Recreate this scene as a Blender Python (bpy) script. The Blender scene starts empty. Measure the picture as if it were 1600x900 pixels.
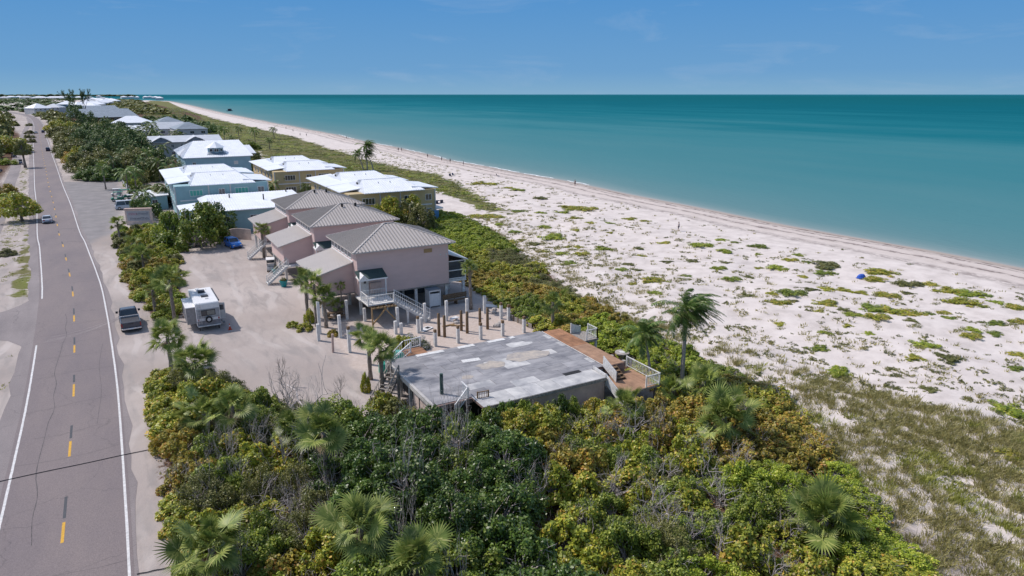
import bpy, math, random
import numpy as np
from mathutils import Vector, Matrix
R = math.radians
rnd = random.Random(7)
rng = np.random.default_rng(11)
scn = bpy.context.scene
COL = scn.collection

# ------------------------------------------------------------------ camera
# world: +Y runs along the road away from the camera, +X towards the sea, ground at z = 0
CAM_H, YAW, F_PX = 25.6, R(29.5), 1067.0
PITCH = math.atan(303 / F_PX)
cam_d = bpy.data.cameras.new("camera")
cam_d.sensor_width = 36.0
cam_d.lens = 36.0 * F_PX / 1600.0
cam_d.clip_start = 0.5
cam_d.clip_end = 90000
cam = bpy.data.objects.new("camera", cam_d)
COL.objects.link(cam)
cam.location = (0, 0, CAM_H)
cam.rotation_euler = (R(90) - PITCH, 0, -YAW)
scn.camera = cam

# ------------------------------------------------------------------ sky, sun, exposure
SUN_EL = R(50)
SUN_AZ = Vector((-0.65, 0.76)).normalized()
world = bpy.data.worlds.new("World")
scn.world = world
world.use_nodes = True
wn = world.node_tree
wn.nodes.clear()
w_out = wn.nodes.new("ShaderNodeOutputWorld")
w_bg = wn.nodes.new("ShaderNodeBackground")
w_bg.inputs["Strength"].default_value = 0.15
sky = wn.nodes.new("ShaderNodeTexSky")
sky.sky_type = 'NISHITA'
sky.sun_disc = False
sky.sun_elevation = SUN_EL
sky.sun_rotation = math.atan2(SUN_AZ.x, SUN_AZ.y)
sky.air_density = 1.0
sky.dust_density = 1.2
sky.ozone_density = 1.0
sky.altitude = 0
# thin cirrus, stretched noise on the view direction
tc = wn.nodes.new("ShaderNodeTexCoord")
mp = wn.nodes.new("ShaderNodeMapping")
mp.inputs["Scale"].default_value = (2.2, 2.2, 11.0)
mp.inputs["Rotation"].default_value = (0.05, 0.12, 0.4)
nz = wn.nodes.new("ShaderNodeTexNoise")
nz.inputs["Scale"].default_value = 2.4
nz.inputs["Detail"].default_value = 7
nz.inputs["Roughness"].default_value = 0.62
nz.inputs["Distortion"].default_value = 0.5
rp = wn.nodes.new("ShaderNodeMapRange")
rp.inputs[1].default_value = 0.54
rp.inputs[2].default_value = 0.80
rp.inputs[3].default_value = 0.0
rp.inputs[4].default_value = 0.30
mx = wn.nodes.new("ShaderNodeMixRGB")
mx.inputs[2].default_value = (2.6, 3.3, 4.3, 1)
# the clear, slightly milky blue of a subtropical sea horizon, by elevation, passing into the Nishita sky higher up
sep = wn.nodes.new("ShaderNodeSeparateXYZ")
hz = wn.nodes.new("ShaderNodeValToRGB")
for _ in range(2): hz.color_ramp.elements.new(0.5)
for e_, (p_, c_) in zip(hz.color_ramp.elements, [(0.0, (1.42, 2.62, 3.78)), (0.03, (0.98, 2.22, 3.85)), (0.125, (0.60, 1.85, 3.85)), (0.6, (0.5, 1.5, 3.6))]):
    e_.position = p_; e_.color = (*c_, 1)
hf = wn.nodes.new("ShaderNodeMapRange")
hf.inputs[1].default_value = 0.12; hf.inputs[2].default_value = 0.30; hf.inputs[3].default_value = 1.0; hf.inputs[4].default_value = 0.0
hf.interpolation_type = 'SMOOTHSTEP'
tint = wn.nodes.new("ShaderNodeMixRGB")
L = wn.links.new
L(tc.outputs["Generated"], mp.inputs["Vector"])
L(mp.outputs["Vector"], nz.inputs["Vector"])
L(nz.outputs["Fac"], rp.inputs[0])
L(rp.outputs[0], mx.inputs[0])
L(sky.outputs[0], tint.inputs[1])
L(tint.outputs[0], mx.inputs[1])
L(tc.outputs["Generated"], sep.inputs[0])
L(sep.outputs[2], hz.inputs[0]); L(sep.outputs[2], hf.inputs[0])
L(hf.outputs[0], tint.inputs[0]); L(hz.outputs[0], tint.inputs[2])
L(mx.outputs[0], w_bg.inputs["Color"])
L(w_bg.outputs[0], w_out.inputs["Surface"])

sun_d = bpy.data.lights.new("sun", 'SUN')
sun_d.energy = 3.35
sun_d.angle = R(0.53)
sun_d.color = (1.0, 0.93, 0.885)
sun = bpy.data.objects.new("sun", sun_d)
COL.objects.link(sun)
sun.location = (-300, 350, 550)
_sd = Vector((SUN_AZ.x * math.cos(SUN_EL), SUN_AZ.y * math.cos(SUN_EL), math.sin(SUN_EL)))
sun.rotation_euler = _sd.to_track_quat('Z', 'Y').to_euler()

scn.view_settings.view_transform = 'Standard'
scn.view_settings.look = 'None'
scn.view_settings.gamma = 1.0
scn.view_settings.exposure = 0.09
scn.cycles.max_bounces = 6
scn.cycles.diffuse_bounces = 3
scn.cycles.transparent_max_bounces = 4

# ------------------------------------------------------------------ helpers
_ct, _st, _cp, _sp = math.cos(YAW), math.sin(YAW), math.cos(PITCH), math.sin(PITCH)
def spot(u, v, z=0.0):
    """surveyed position: the place at height z that the photograph shows at pixel (u, v)"""
    dx = (u - 800) / F_PX; dy = (450 - v) / F_PX
    Y = _cp + dy * _sp; Z = -_sp + dy * _cp
    t = (z - CAM_H) / Z
    return (dx * t * _ct + Y * t * _st, -dx * t * _st + Y * t * _ct)

def tag(o, label=None, cat=None, group=None, kind=None):
    if label: o['label'] = label
    if cat: o['category'] = cat
    if group: o['group'] = group
    if kind: o['kind'] = kind
    return o

def thing(name, label, cat, loc=(0, 0, 0), rz=0.0, group=None):
    o = bpy.data.objects.new(name, None)
    o.empty_display_size = 0.2
    COL.objects.link(o)
    o.location = loc
    o.rotation_euler = (0, 0, rz)
    return tag(o, label, cat, group)

def kids(o):
    return list(o.children)

def copy_tree(o, parent=None):
    c = o.copy()
    COL.objects.link(c)
    if parent is not None:
        c.parent = parent
    for ch in kids(o):
        copy_tree(ch, c)
    return c

def clone(o, loc, rz, label=None, group=None, scale=None):
    c = copy_tree(o)
    c.location = loc
    c.rotation_euler = (0, 0, rz)
    if scale is not None: c.scale = scale
    tag(c, label, None, group)
    return c

class MB:
    def __init__(s):
        s.v = []; s.f = []; s.m = []
    def add(s, verts, faces, mi=0):
        n = len(s.v)
        s.v.extend([tuple(p) for p in verts])
        for f in faces:
            s.f.append(tuple(i + n for i in f)); s.m.append(mi)
    def box(s, x0, x1, y0, y1, z0, z1, mi=0):
        s.add([(x0,y0,z0),(x1,y0,z0),(x1,y1,z0),(x0,y1,z0),(x0,y0,z1),(x1,y0,z1),(x1,y1,z1),(x0,y1,z1)],
              [(0,3,2,1),(4,5,6,7),(0,1,5,4),(1,2,6,5),(2,3,7,6),(3,0,4,7)], mi)
        return s
    def beam(s, p, q, w, h, mi=0):
        p = Vector(p); q = Vector(q); d = (q - p)
        if d.length < 1e-6: return s
        d.normalize()
        up = Vector((0, 0, 1)) if abs(d.z) < 0.95 else Vector((0, 1, 0))
        a = d.cross(up).normalized() * (w / 2); b = a.cross(d).normalized() * (h / 2)
        vs = [p - a - b, p + a - b, p + a + b, p - a + b, q - a - b, q + a - b, q + a + b, q - a + b]
        s.add(vs, [(0,1,2,3),(7,6,5,4),(4,5,1,0),(5,6,2,1),(6,7,3,2),(7,4,0,3)], mi)
        return s
    def cyl(s, p, q, r0, r1=None, n=8, mi=0, cap=True):
        r1 = r0 if r1 is None else r1
        p = Vector(p); q = Vector(q); d = (q - p).normalized()
        up = Vector((0, 0, 1)) if abs(d.z) < 0.9 else Vector((1, 0, 0))
        a = d.cross(up).normalized(); b = d.cross(a).normalized()
        vs = []
        for k in range(n):
            t = 2 * math.pi * k / n
            vs.append(p + (a * math.cos(t) + b * math.sin(t)) * r0)
        for k in range(n):
            t = 2 * math.pi * k / n
            vs.append(q + (a * math.cos(t) + b * math.sin(t)) * r1)
        fs = [(k, k + n, (k + 1) % n + n, (k + 1) % n) for k in range(n)]
        if cap:
            fs.append(tuple(range(n))); fs.append(tuple(range(2 * n - 1, n - 1, -1)))
        s.add(vs, fs, mi)
        return s
    def prism(s, pts, z0, z1, mi=0):
        n = len(pts)
        vs = [(x, y, z0) for x, y in pts] + [(x, y, z1) for x, y in pts]
        fs = [tuple(range(n - 1, -1, -1)), tuple(range(n, 2 * n))] + [(k, (k + 1) % n, (k + 1) % n + n, k + n) for k in range(n)]
        s.add(vs, fs, mi)
        return s
    def xprism(s, pts, x0, x1, mi=0):
        """outline in (y, z), extruded along x"""
        n = len(pts)
        vs = [(x0, y, z) for y, z in pts] + [(x1, y, z) for y, z in pts]
        fs = [tuple(range(n)), tuple(range(2 * n - 1, n - 1, -1))] + [(k, k + n, (k + 1) % n + n, (k + 1) % n) for k in range(n)]
        s.add(vs, fs, mi)
        return s
    def loft(s, rings, mi=0, cap=True):
        n = len(rings[0]); base = len(s.v)
        vs = [p for r in rings for p in r]
        fs = []
        for i in range(len(rings) - 1):
            for k in range(n):
                fs.append((i * n + k, i * n + (k + 1) % n, (i + 1) * n + (k + 1) % n, (i + 1) * n + k))
        if cap:
            fs.append(tuple(range(n - 1, -1, -1)))
            fs.append(tuple((len(rings) - 1) * n + k for k in range(n)))
        s.add(vs, fs, mi)
        return s
    def mesh(s, name, mats, smooth=False):
        me = bpy.data.meshes.new(name)
        me.from_pydata(s.v, [], s.f)
        for m in (mats if isinstance(mats, (list, tuple)) else [mats]):
            me.materials.append(m)
        me.polygons.foreach_set("material_index", s.m)
        if smooth:
            me.polygons.foreach_set("use_smooth", [True] * len(s.f))
        me.update()
        return me
    def build(s, name, mats, parent=None, loc=None, smooth=False, bevel=0):
        o = bpy.data.objects.new(name, s.mesh(name, mats, smooth))
        COL.objects.link(o)
        if parent is not None: o.parent = parent
        if loc is not None: o.location = loc
        if bevel:
            b = o.modifiers.new("bevel", 'BEVEL'); b.width = bevel; b.segments = 2; b.limit_method = 'ANGLE'
        return o

def inst(name, me, loc, rot=(0, 0, 0), scale=(1, 1, 1), parent=None):
    o = bpy.data.objects.new(name, me)
    COL.objects.link(o)
    o.location = loc; o.rotation_euler = rot; o.scale = scale
    if parent is not None: o.parent = parent
    return o

def np_mesh(name, V, F, mats, attrs=None, mi=None, fattrs=None, smooth=False):
    V = np.asarray(V, dtype=np.float32); F = np.asarray(F, dtype=np.int32)
    me = bpy.data.meshes.new(name)
    me.vertices.add(len(V)); me.vertices.foreach_set("co", V.ravel())
    k = F.shape[1]
    me.loops.add(F.size); me.loops.foreach_set("vertex_index", F.ravel())
    me.polygons.add(len(F)); me.polygons.foreach_set("loop_start", np.arange(0, F.size, k, dtype=np.int32))
    if mi is not None: me.polygons.foreach_set("material_index", np.asarray(mi, dtype=np.int32))
    if smooth: me.polygons.foreach_set("use_smooth", np.ones(len(F), dtype=bool))
    for m in (mats if isinstance(mats, (list, tuple)) else [mats]): me.materials.append(m)
    me.update(calc_edges=True)
    for n_, a in (attrs or {}).items():
        at = me.attributes.new(n_, 'FLOAT', 'POINT'); at.data.foreach_set("value", np.asarray(a, dtype=np.float32))
    for n_, a in (fattrs or {}).items():
        at = me.attributes.new(n_, 'FLOAT', 'FACE'); at.data.foreach_set("value", np.asarray(a, dtype=np.float32))
    return me

# ------------------------------------------------------------------ materials
def mat(name, col, rough=0.7, var=0.12, scale=3.0, bump=0.0, bscale=40.0, metal=0.0, spec=0.4, col2=None, obvar=0.0, stretch=None, detail=4, world=False):
    """plain surface with colour grain: col drifts by var (or towards col2) over a noise of the given scale"""
    m = bpy.data.materials.new(name); m.use_nodes = True
    nt = m.node_tree; b = nt.nodes["Principled BSDF"]
    b.inputs["Roughness"].default_value = rough
    b.inputs["Metallic"].default_value = metal
    b.inputs["Specular IOR Level"].default_value = spec
    t = nt.nodes.new("ShaderNodeTexCoord"); mpn = nt.nodes.new("ShaderNodeMapping")
    if stretch: mpn.inputs["Scale"].default_value = stretch
    n = nt.nodes.new("ShaderNodeTexNoise"); n.inputs["Scale"].default_value = scale; n.inputs["Detail"].default_value = detail
    n.inputs["Roughness"].default_value = 0.6
    src_ = nt.nodes.new("ShaderNodeNewGeometry").outputs["Position"] if world else t.outputs["Object"]
    nt.links.new(src_, mpn.inputs[0]); nt.links.new(mpn.outputs[0], n.inputs["Vector"])
    cr = nt.nodes.new("ShaderNodeValToRGB")
    a = col2 if col2 else tuple(c * (1 - var * 1.6) for c in col)
    z = col if col2 else tuple(min(1, c * (1 + var)) for c in col)
    cr.color_ramp.elements[0].position = 0.34; cr.color_ramp.elements[0].color = (*a, 1)
    cr.color_ramp.elements[1].position = 0.66; cr.color_ramp.elements[1].color = (*z, 1)
    nt.links.new(n.outputs["Fac"], cr.inputs[0])
    out = cr.outputs[0]
    if obvar:
        oi = nt.nodes.new("ShaderNodeObjectInfo"); mr = nt.nodes.new("ShaderNodeMapRange")
        mr.inputs[3].default_value = 1 - obvar; mr.inputs[4].default_value = 1 + obvar
        hs = nt.nodes.new("ShaderNodeHueSaturation")
        nt.links.new(oi.outputs["Random"], mr.inputs[0]); nt.links.new(mr.outputs[0], hs.inputs["Value"])
        nt.links.new(out, hs.inputs["Color"]); out = hs.outputs[0]
    nt.links.new(out, b.inputs["Base Color"])
    if bump:
        n2 = nt.nodes.new("ShaderNodeTexNoise"); n2.inputs["Scale"].default_value = bscale; n2.inputs["Detail"].default_value = 3
        nt.links.new(mpn.outputs[0], n2.inputs["Vector"])
        bp = nt.nodes.new("ShaderNodeBump"); bp.inputs["Strength"].default_value = bump; bp.inputs["Distance"].default_value = 0.05
        nt.links.new(n2.outputs["Fac"], bp.inputs["Height"]); nt.links.new(bp.outputs[0], b.inputs["Normal"])
    return m

def leafmat(name, stops, rough=0.45, spec=0.35, obvar=0.18, trans=0.25):
    """leaf colours: each leaf carries its own random tone (species colour, ripe and dead leaves)"""
    m = bpy.data.materials.new(name); m.use_nodes = True
    nt = m.node_tree; b = nt.nodes["Principled BSDF"]
    b.inputs["Roughness"].default_value = rough; b.inputs["Specular IOR Level"].default_value = spec
    at = nt.nodes.new("ShaderNodeAttribute"); at.attribute_name = "tone"
    cr = nt.nodes.new("ShaderNodeValToRGB"); el = cr.color_ramp.elements
    while len(el) < len(stops): el.new(0.5)
    for e, (p, c) in zip(el, stops): e.position = p; e.color = (*c, 1)
    oi = nt.nodes.new("ShaderNodeObjectInfo"); mr = nt.nodes.new("ShaderNodeMapRange")
    mr.inputs[3].default_value = 1 - obvar; mr.inputs[4].default_value = 1 + obvar
    hs = nt.nodes.new("ShaderNodeHueSaturation")
    nt.links.new(at.outputs["Fac"], cr.inputs[0]); nt.links.new(cr.outputs[0], hs.inputs["Color"])
    nt.links.new(oi.outputs["Random"], mr.inputs[0]); nt.links.new(mr.outputs[0], hs.inputs["Value"])
    nt.links.new(hs.outputs[0], b.inputs["Base Color"])
    if trans:
        tr = nt.nodes.new("ShaderNodeBsdfTranslucent"); ms = nt.nodes.new("ShaderNodeMixShader"); ms.inputs[0].default_value = trans
        nt.links.new(hs.outputs[0], tr.inputs["Color"])
        nt.links.new(b.outputs[0], ms.inputs[1]); nt.links.new(tr.outputs[0], ms.inputs[2])
        nt.links.new(ms.outputs[0], nt.nodes["Material Output"].inputs["Surface"])
    return m

M = {}
M['white'] = mat('white_paint', (0.72, 0.72, 0.72), 0.5, 0.05, 6)
M['white_worn'] = mat('worn_white_paint', (0.66, 0.65, 0.63), 0.6, 0.14, 5)
M['offwhite'] = mat('off_white_paint', (0.55, 0.54, 0.53), 0.6, 0.08, 3)
M['pink'] = mat('pink_clapboard', (0.63, 0.46, 0.42), 0.7, 0.03, 0.6, stretch=(1, 1, 3))
M['grey_roof'] = mat('grey_metal_roof', (0.50, 0.455, 0.42), 0.5, 0.03, 0.3, spec=0.4)
M['roof_rib'] = mat('dull_roof_rib', (0.29, 0.265, 0.245), 0.6, 0.05, 0.5)
M['white_roof'] = mat('white_metal_roof', (0.80, 0.82, 0.85), 0.4, 0.04, 0.5, spec=0.5)
M['glass'] = mat('window_glass', (0.03, 0.045, 0.06), 0.12, 0.3, 1.0, spec=0.8)
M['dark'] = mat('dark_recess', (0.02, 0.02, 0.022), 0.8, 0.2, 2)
M['screen'] = mat('porch_screen', (0.045, 0.055, 0.065), 0.55, 0.3, 2)
M['green_shingle'] = mat('dark_green_shingle', (0.045, 0.075, 0.07), 0.8, 0.2, 12)
M['teal'] = mat('teal_glaze', (0.01, 0.26, 0.28), 0.3, 0.15, 6)
M['wood_new'] = mat('yellow_pine_lumber', (0.38, 0.25, 0.12), 0.75, 0.18, 5, stretch=(1, 1, 6))
M['wood_brown'] = mat('weathered_brown_timber', (0.20, 0.13, 0.075), 0.85, 0.25, 6, bump=0.3)
M['wood_grey'] = mat('weathered_grey_timber', (0.30, 0.27, 0.24), 0.85, 0.22, 6, bump=0.3)
M['deck_brown'] = mat('brown_deck_board', (0.36, 0.215, 0.135), 0.75, 0.16, 1.2, obvar=0.08, world=True)
M['deck_rust'] = mat('rust_brown_deck_board', (0.33, 0.165, 0.085), 0.75, 0.25, 1.0, obvar=0.12, world=True)
M['subfloor'] = mat('grey_tarred_subfloor', (0.36, 0.35, 0.355), 0.7, 0.15, 1.0, col2=(0.155, 0.155, 0.17), obvar=0.10, bump=0.3, stretch=(0.45, 1.0, 1), detail=9, world=True)
M['subfloor_light'] = mat('pale_grey_membrane', (0.60, 0.585, 0.56), 0.7, 0.15, 0.7, col2=(0.30, 0.30, 0.31), obvar=0.08, detail=9, world=True)
M['subfloor_tan'] = mat('bare_tan_plywood', (0.46, 0.40, 0.33), 0.8, 0.15, 2.2, col2=(0.28, 0.26, 0.25), obvar=0.10, detail=9, world=True)
M['fascia'] = mat('stained_brown_fascia', (0.22, 0.15, 0.13), 0.8, 0.3, 2)
M['found_wall'] = mat('pinkish_stucco_wall', (0.60, 0.48, 0.42), 0.85, 0.10, 1.5)
M['rubber'] = mat('black_rubber', (0.02, 0.02, 0.022), 0.8, 0.2, 8)
M['chrome'] = mat('bright_metal', (0.55, 0.56, 0.58), 0.3, 0.1, 8, metal=0.7)
M['red_light'] = mat('red_tail_lens', (0.35, 0.02, 0.02), 0.3, 0.1, 8)
M['lamp'] = mat('clear_lamp_lens', (0.7, 0.7, 0.68), 0.25, 0.05, 8)
M['concrete'] = mat('pale_concrete', (0.46, 0.44, 0.42), 0.85, 0.12, 1.0, bump=0.15)
M['aqua'] = mat('aqua_stucco', (0.27, 0.43, 0.46), 0.75, 0.05, 0.6)
M['aqua_blue'] = mat('pale_blue_stucco', (0.25, 0.39, 0.46), 0.75, 0.05, 0.6)
M['yellow'] = mat('mustard_stucco', (0.50, 0.39, 0.21), 0.75, 0.06, 0.6)
M['cream'] = mat('grey_cream_stucco', (0.44, 0.45, 0.42), 0.75, 0.06, 0.6)
M['grn_shutter'] = mat('teal_green_shutter', (0.10, 0.42, 0.34), 0.6, 0.08, 2)
M['slate_roof'] = mat('blue_grey_metal_roof', (0.19, 0.23, 0.27), 0.5, 0.12, 0.4)
M['pale_roof'] = mat('pale_grey_metal_roof', (0.52, 0.54, 0.57), 0.45, 0.06, 0.4)
M['bark'] = mat('grey_brown_bark', (0.26, 0.215, 0.18), 0.9, 0.3, 6, bump=0.5, stretch=(1, 1, 0.5))
M['bark_pale'] = mat('pale_palm_bark', (0.33, 0.30, 0.27), 0.9, 0.25, 8, bump=0.4, stretch=(1, 1, 3))
M['dead_wood'] = mat('bleached_dead_wood', (0.47, 0.42, 0.40), 0.9, 0.25, 4)
M['blue_paint'] = mat('bright_blue_car_paint', (0.02, 0.16, 0.55), 0.25, 0.04, 2, spec=0.6)
M['dark_paint'] = mat('dark_grey_blue_car_paint', (0.045, 0.055, 0.075), 0.25, 0.05, 2, spec=0.6)
M['silver_paint'] = mat('silver_white_car_paint', (0.50, 0.54, 0.60), 0.28, 0.04, 2, spec=0.6)
M['navy_paint'] = mat('navy_car_paint', (0.02, 0.03, 0.09), 0.25, 0.05, 2, spec=0.6)
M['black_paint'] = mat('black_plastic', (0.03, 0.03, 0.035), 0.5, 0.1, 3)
M['tarp'] = mat('blue_tarp', (0.03, 0.10, 0.45), 0.6, 0.2, 8)
M['orange'] = mat('orange_red_plastic', (0.55, 0.06, 0.02), 0.5, 0.1, 8)
M['green_cart'] = mat('green_cart_body', (0.01, 0.16, 0.09), 0.35, 0.1, 4)
M['sign_face'] = mat('grey_sign_face', (0.38, 0.38, 0.40), 0.6, 0.06, 3)
M['sign_ink'] = mat('dark_sign_ink', (0.03, 0.04, 0.06), 0.6, 0.1, 3)
M['sign_red'] = mat('faded_red_sign_ink', (0.35, 0.06, 0.12), 0.6, 0.1, 3)
M['terracotta'] = mat('pink_stucco_cap', (0.52, 0.38, 0.33), 0.8, 0.08, 3)
M['skin'] = mat('skin', (0.42, 0.25, 0.17), 0.6, 0.05, 5)
M['cloth_dark'] = mat('dark_cloth', (0.04, 0.045, 0.07), 0.85, 0.2, 9, obvar=0.5)
M['cloth_light'] = mat('light_cloth', (0.30, 0.28, 0.30), 0.85, 0.2, 9, obvar=0.6)
M['hair'] = mat('brown_hair', (0.06, 0.04, 0.025), 0.8, 0.2, 9)
M['rock'] = mat('pale_broken_concrete', (0.42, 0.38, 0.35), 0.9, 0.2, 3, bump=0.4)

G_DK, G_MD = (0.018, 0.04, 0.010), (0.05, 0.10, 0.014)
LM = {
 'yel': leafmat('sea_grape_yellow_green', [(0, (0.110,0.146,0.022)), (0.35,(0.268,0.317,0.037)), (0.68,(0.512,0.488,0.061)), (0.88,(0.671,0.390,0.073)), (1,(0.805,0.732,0.390))]),
 'org': leafmat('sea_grape_rust_orange', [(0, (0.112,0.101,0.028)), (0.4,(0.314,0.291,0.050)), (0.7,(0.470,0.336,0.056)), (0.9,(0.538,0.235,0.067)), (1,(0.672,0.470,0.224))]),
 'grn': leafmat('sea_grape_green', [(0, (0.072,0.120,0.024)), (0.5,(0.198,0.264,0.036)), (0.85,(0.384,0.420,0.060)), (1,(0.600,0.600,0.216))]),
 'lime': leafmat('bright_green_scrub', [(0, (0.110,0.171,0.018)), (0.5,(0.287,0.366,0.034)), (0.85,(0.512,0.525,0.067)), (1,(0.756,0.683,0.195))]),
 'drk': leafmat('dark_glossy_foliage', [(0, (0.035,0.070,0.012)), (0.5,(0.080,0.145,0.020)), (0.85,(0.180,0.250,0.040)), (1,(0.300,0.340,0.140))], rough=0.38, spec=0.5),
 'olive': leafmat('olive_foliage', [(0, (0.081,0.092,0.029)), (0.5,(0.184,0.196,0.052)), (1,(0.368,0.333,0.127))]),
 'pine': leafmat('feathery_dark_green_foliage', [(0, (0.050,0.088,0.031)), (0.5,(0.112,0.175,0.056)), (1,(0.213,0.263,0.088))], rough=0.6),
 'palm': leafmat('sabal_palm_frond', [(0, (0.078,0.123,0.028)), (0.5,(0.190,0.246,0.050)), (0.85,(0.381,0.403,0.112)), (1,(0.582,0.526,0.246))], obvar=0.3),
 'palm_dry': leafmat('dry_palm_frond', [(0, (0.220,0.160,0.090)), (1,(0.450,0.360,0.220))]),
 'coco': leafmat('coconut_palm_frond', [(0, (0.046,0.092,0.023)), (0.6,(0.115,0.196,0.040)), (1,(0.391,0.380,0.138))], obvar=0.3),
 'grass': leafmat('dry_dune_grass', [(0, (0.15,0.14,0.05)), (0.5,(0.34,0.31,0.11)), (1,(0.56,0.49,0.24))], obvar=0.0),
 'ggrass': leafmat('green_dune_grass', [(0, (0.13,0.15,0.03)), (0.5,(0.32,0.34,0.06)), (1,(0.50,0.48,0.14))], obvar=0.0),
 'flower': leafmat('white_blossom_shrub', [(0, (0.080,0.120,0.030)), (0.5,(0.200,0.240,0.070)), (0.55,(0.700,0.650,0.620)), (1,(0.800,0.760,0.720))]),
}

# ------------------------------------------------------------------ terrain
COAST = [(-300,121),(51,120.9),(86,120.6),(120,120.3),(177,120.0),(266,120.2),(358,124),(520,130.2),(791,132.8),(1079,138),(1840,165),(3059,197),(3500,120),(4300,-200),(5800,-900),(7000,-3000),(9000,-16000)]
_cy, _cx = [c[0] for c in COAST], [c[1] for c in COAST]
def coast_x(y):
    y = np.asarray(y, dtype=float)
    return np.interp(y, _cy, _cx) + 0.9 * np.sin(y / 23.0) * np.clip((y - 30) / 60, 0, 1) + 0.5 * np.sin(y / 9.1 + 1)

def sdist(X, Y, poly):
    """signed distance to a polygon, positive inside"""
    P = np.asarray(poly, dtype=float); n = len(P)
    d = np.full(X.shape, 1e18); ins = np.zeros(X.shape, dtype=bool)
    for i in range(n):
        ax, ay = P[i]; bx, by = P[(i + 1) % n]
        ex, ey = bx - ax, by - ay
        t = np.clip(((X - ax) * ex + (Y - ay) * ey) / (ex * ex + ey * ey + 1e-12), 0, 1)
        d = np.minimum(d, (X - ax - t * ex) ** 2 + (Y - ay - t * ey) ** 2)
        c = ((ay > Y) != (by > Y))
        xi = ex * (Y - ay) / (ey if abs(ey) > 1e-12 else 1e-12) + ax
        ins ^= c & (X < xi)
    d = np.sqrt(d)
    return np.where(ins, d, -d)
def soft(sd, w):
    return np.clip(sd / w * 0.5 + 0.5, 0, 1)
def inpoly(x, y, poly):
    return float(sdist(np.array([x]), np.array([y]), poly)[0])

SCRUB = [(-0.4,20),(-0.3,68),(3.5,67),(8,57),(13,50),(16,46.5),(18,43.5),(31.5,41.2),(38.5,39.5),(39.2,56),(38.2,64),(39.5,76),(40.5,92),(41,108),(44,124),(50,134),(60,140),(63,133),(60,113),(56.5,99),(53.3,85),(50.5,73),(49.3,62),(48.4,54),(48.2,44),(47.2,34),(43,28),(38,19.5),(34,12),(30,-10),(0,-10)]
HEDGE = [(-2.6,149),(4,151),(7,147),(5.5,110),(4.4,95),(4,86),(1,87),(0.2,95),(-1.4,103),(-2.4,130)]
DUNEGRASS = [spot(*p) for p in [(812,338),(740,300),(690,272),(640,266),(560,246),(470,217),(400,200),(340,187),(290,171),(262,158.5),(236,157),(180,172),(190,196),(300,218),(400,238),(430,262),(540,268),(600,276),(690,303),(760,333)]]
GRASSZONE = [(46.5,62),(48,48),(46,34),(42,28),(37,19.5),(33,10),(29,-5),(62,-5),(61,18),(57.5,30),(55,44),(51.5,60),(50,78),(53,96),(60,118),(70,140),(80,160),(72,165),(60,140),(50,100),(46,80)]
VERGE = [spot(*p) for p in [(0,470),(58,465),(56,355),(53,330),(40,345),(22,400)]] 
SANDLOT = [(57.5,141),(70,167),(75,166),(73.5,136),(73,126),(66,128)]
LEFTVEG = [(-30,240),(-33,260),(-40,420),(-55,560),(-75,700),(-130,1000),(-5000,4000),(-5000,100),(-60,60),(-38,150)]
RIGHTVEG = [(-2,250),(-6,330),(-20,420),(-36,560),(-50,760),(-60,1000),(-200,2500),(100,3300),(95,1000),(60,500),(36,330),(8,250)]

def axis(a, b, s0, lo, hi, grow=1.35):
    core = list(np.arange(a, b, s0))
    up = [core[-1]]; s = s0
    while up[-1] < hi: s *= grow; up.append(up[-1] + s)
    dn = [core[0]]; s = s0
    while dn[-1] > lo: s *= grow; dn.append(dn[-1] - s)
    return np.array(dn[:0:-1] + core + up[1:])
xs = axis(-40, 130, 1.0, -16000, 2000)
ys = axis(8, 330, 1.4, -400, 9000, 1.12)
GX, GY = np.meshgrid(xs, ys)
def ground_z(X, Y):
    X = np.asarray(X, float); Y = np.asarray(Y, float)
    d = coast_x(Y) - X
    beach = np.interp(d, [-400, -30, 0, 4, 12, 20], [-6, -2.6, -0.8, -0.35, -0.02, 0.0])
    dune = 0.28 * np.sin(X / 3.1 + 1.7 * np.sin(Y / 7.3)) * np.sin(Y / 4.3 + 1.1 * np.sin(X / 5.7)) + 0.22 * np.sin(X / 7.9 + Y / 11.0)
    w = np.clip((X - 47) / 6, 0, 1) * np.clip((d - 22) / 14, 0, 1) * np.clip((1400 - Y) / 300, 0, 1)
    return beach + (dune + 0.15) * w
GZ = ground_z(GX, GY)
ny, nx = GX.shape
idx = np.arange(ny * nx).reshape(ny, nx)
Fq = np.stack([idx[:-1, :-1], idx[:-1, 1:], idx[1:, 1:], idx[1:, :-1]], -1).reshape(-1, 4)
cxg = coast_x(GY)
a_lot = soft(np.minimum(39.5 + 0 * GX - GX, 2000 - GY), 2.5)
a_scrub = np.maximum.reduce([soft(sdist(GX, GY, SCRUB), 2.2), soft(sdist(GX, GY, HEDGE), 1.6), soft(sdist(GX, GY, LEFTVEG), 6), soft(sdist(GX, GY, RIGHTVEG), 6)])
a_grass = np.maximum.reduce([soft(sdist(GX, GY, DUNEGRASS), 5), soft(sdist(GX, GY, VERGE), 1.5) * 0.75])
shore = cxg - GX
APRON = [(-7.0,140),(-3.2,150),(-2.6,166),(-1.4,176),(0.4,200),(-1.2,240),(-9.0,245),(-20,250),(-16,200),(-11,150)]
a_apron = soft(sdist(GX, GY, APRON), 5.0)
a_dirt = soft(sdist(GX, GY, [(17,61),(17.5,74),(24,76),(38.5,74),(38.6,60),(30,56.5),(20,57)]), 2.5)
np_attr = {'lot': a_lot.ravel(), 'scrub': a_scrub.ravel(), 'grass': a_grass.ravel(), 'shore': np.clip(shore, -500, 500).ravel(), 'apron': a_apron.ravel(), 'dirt': a_dirt.ravel()}

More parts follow.
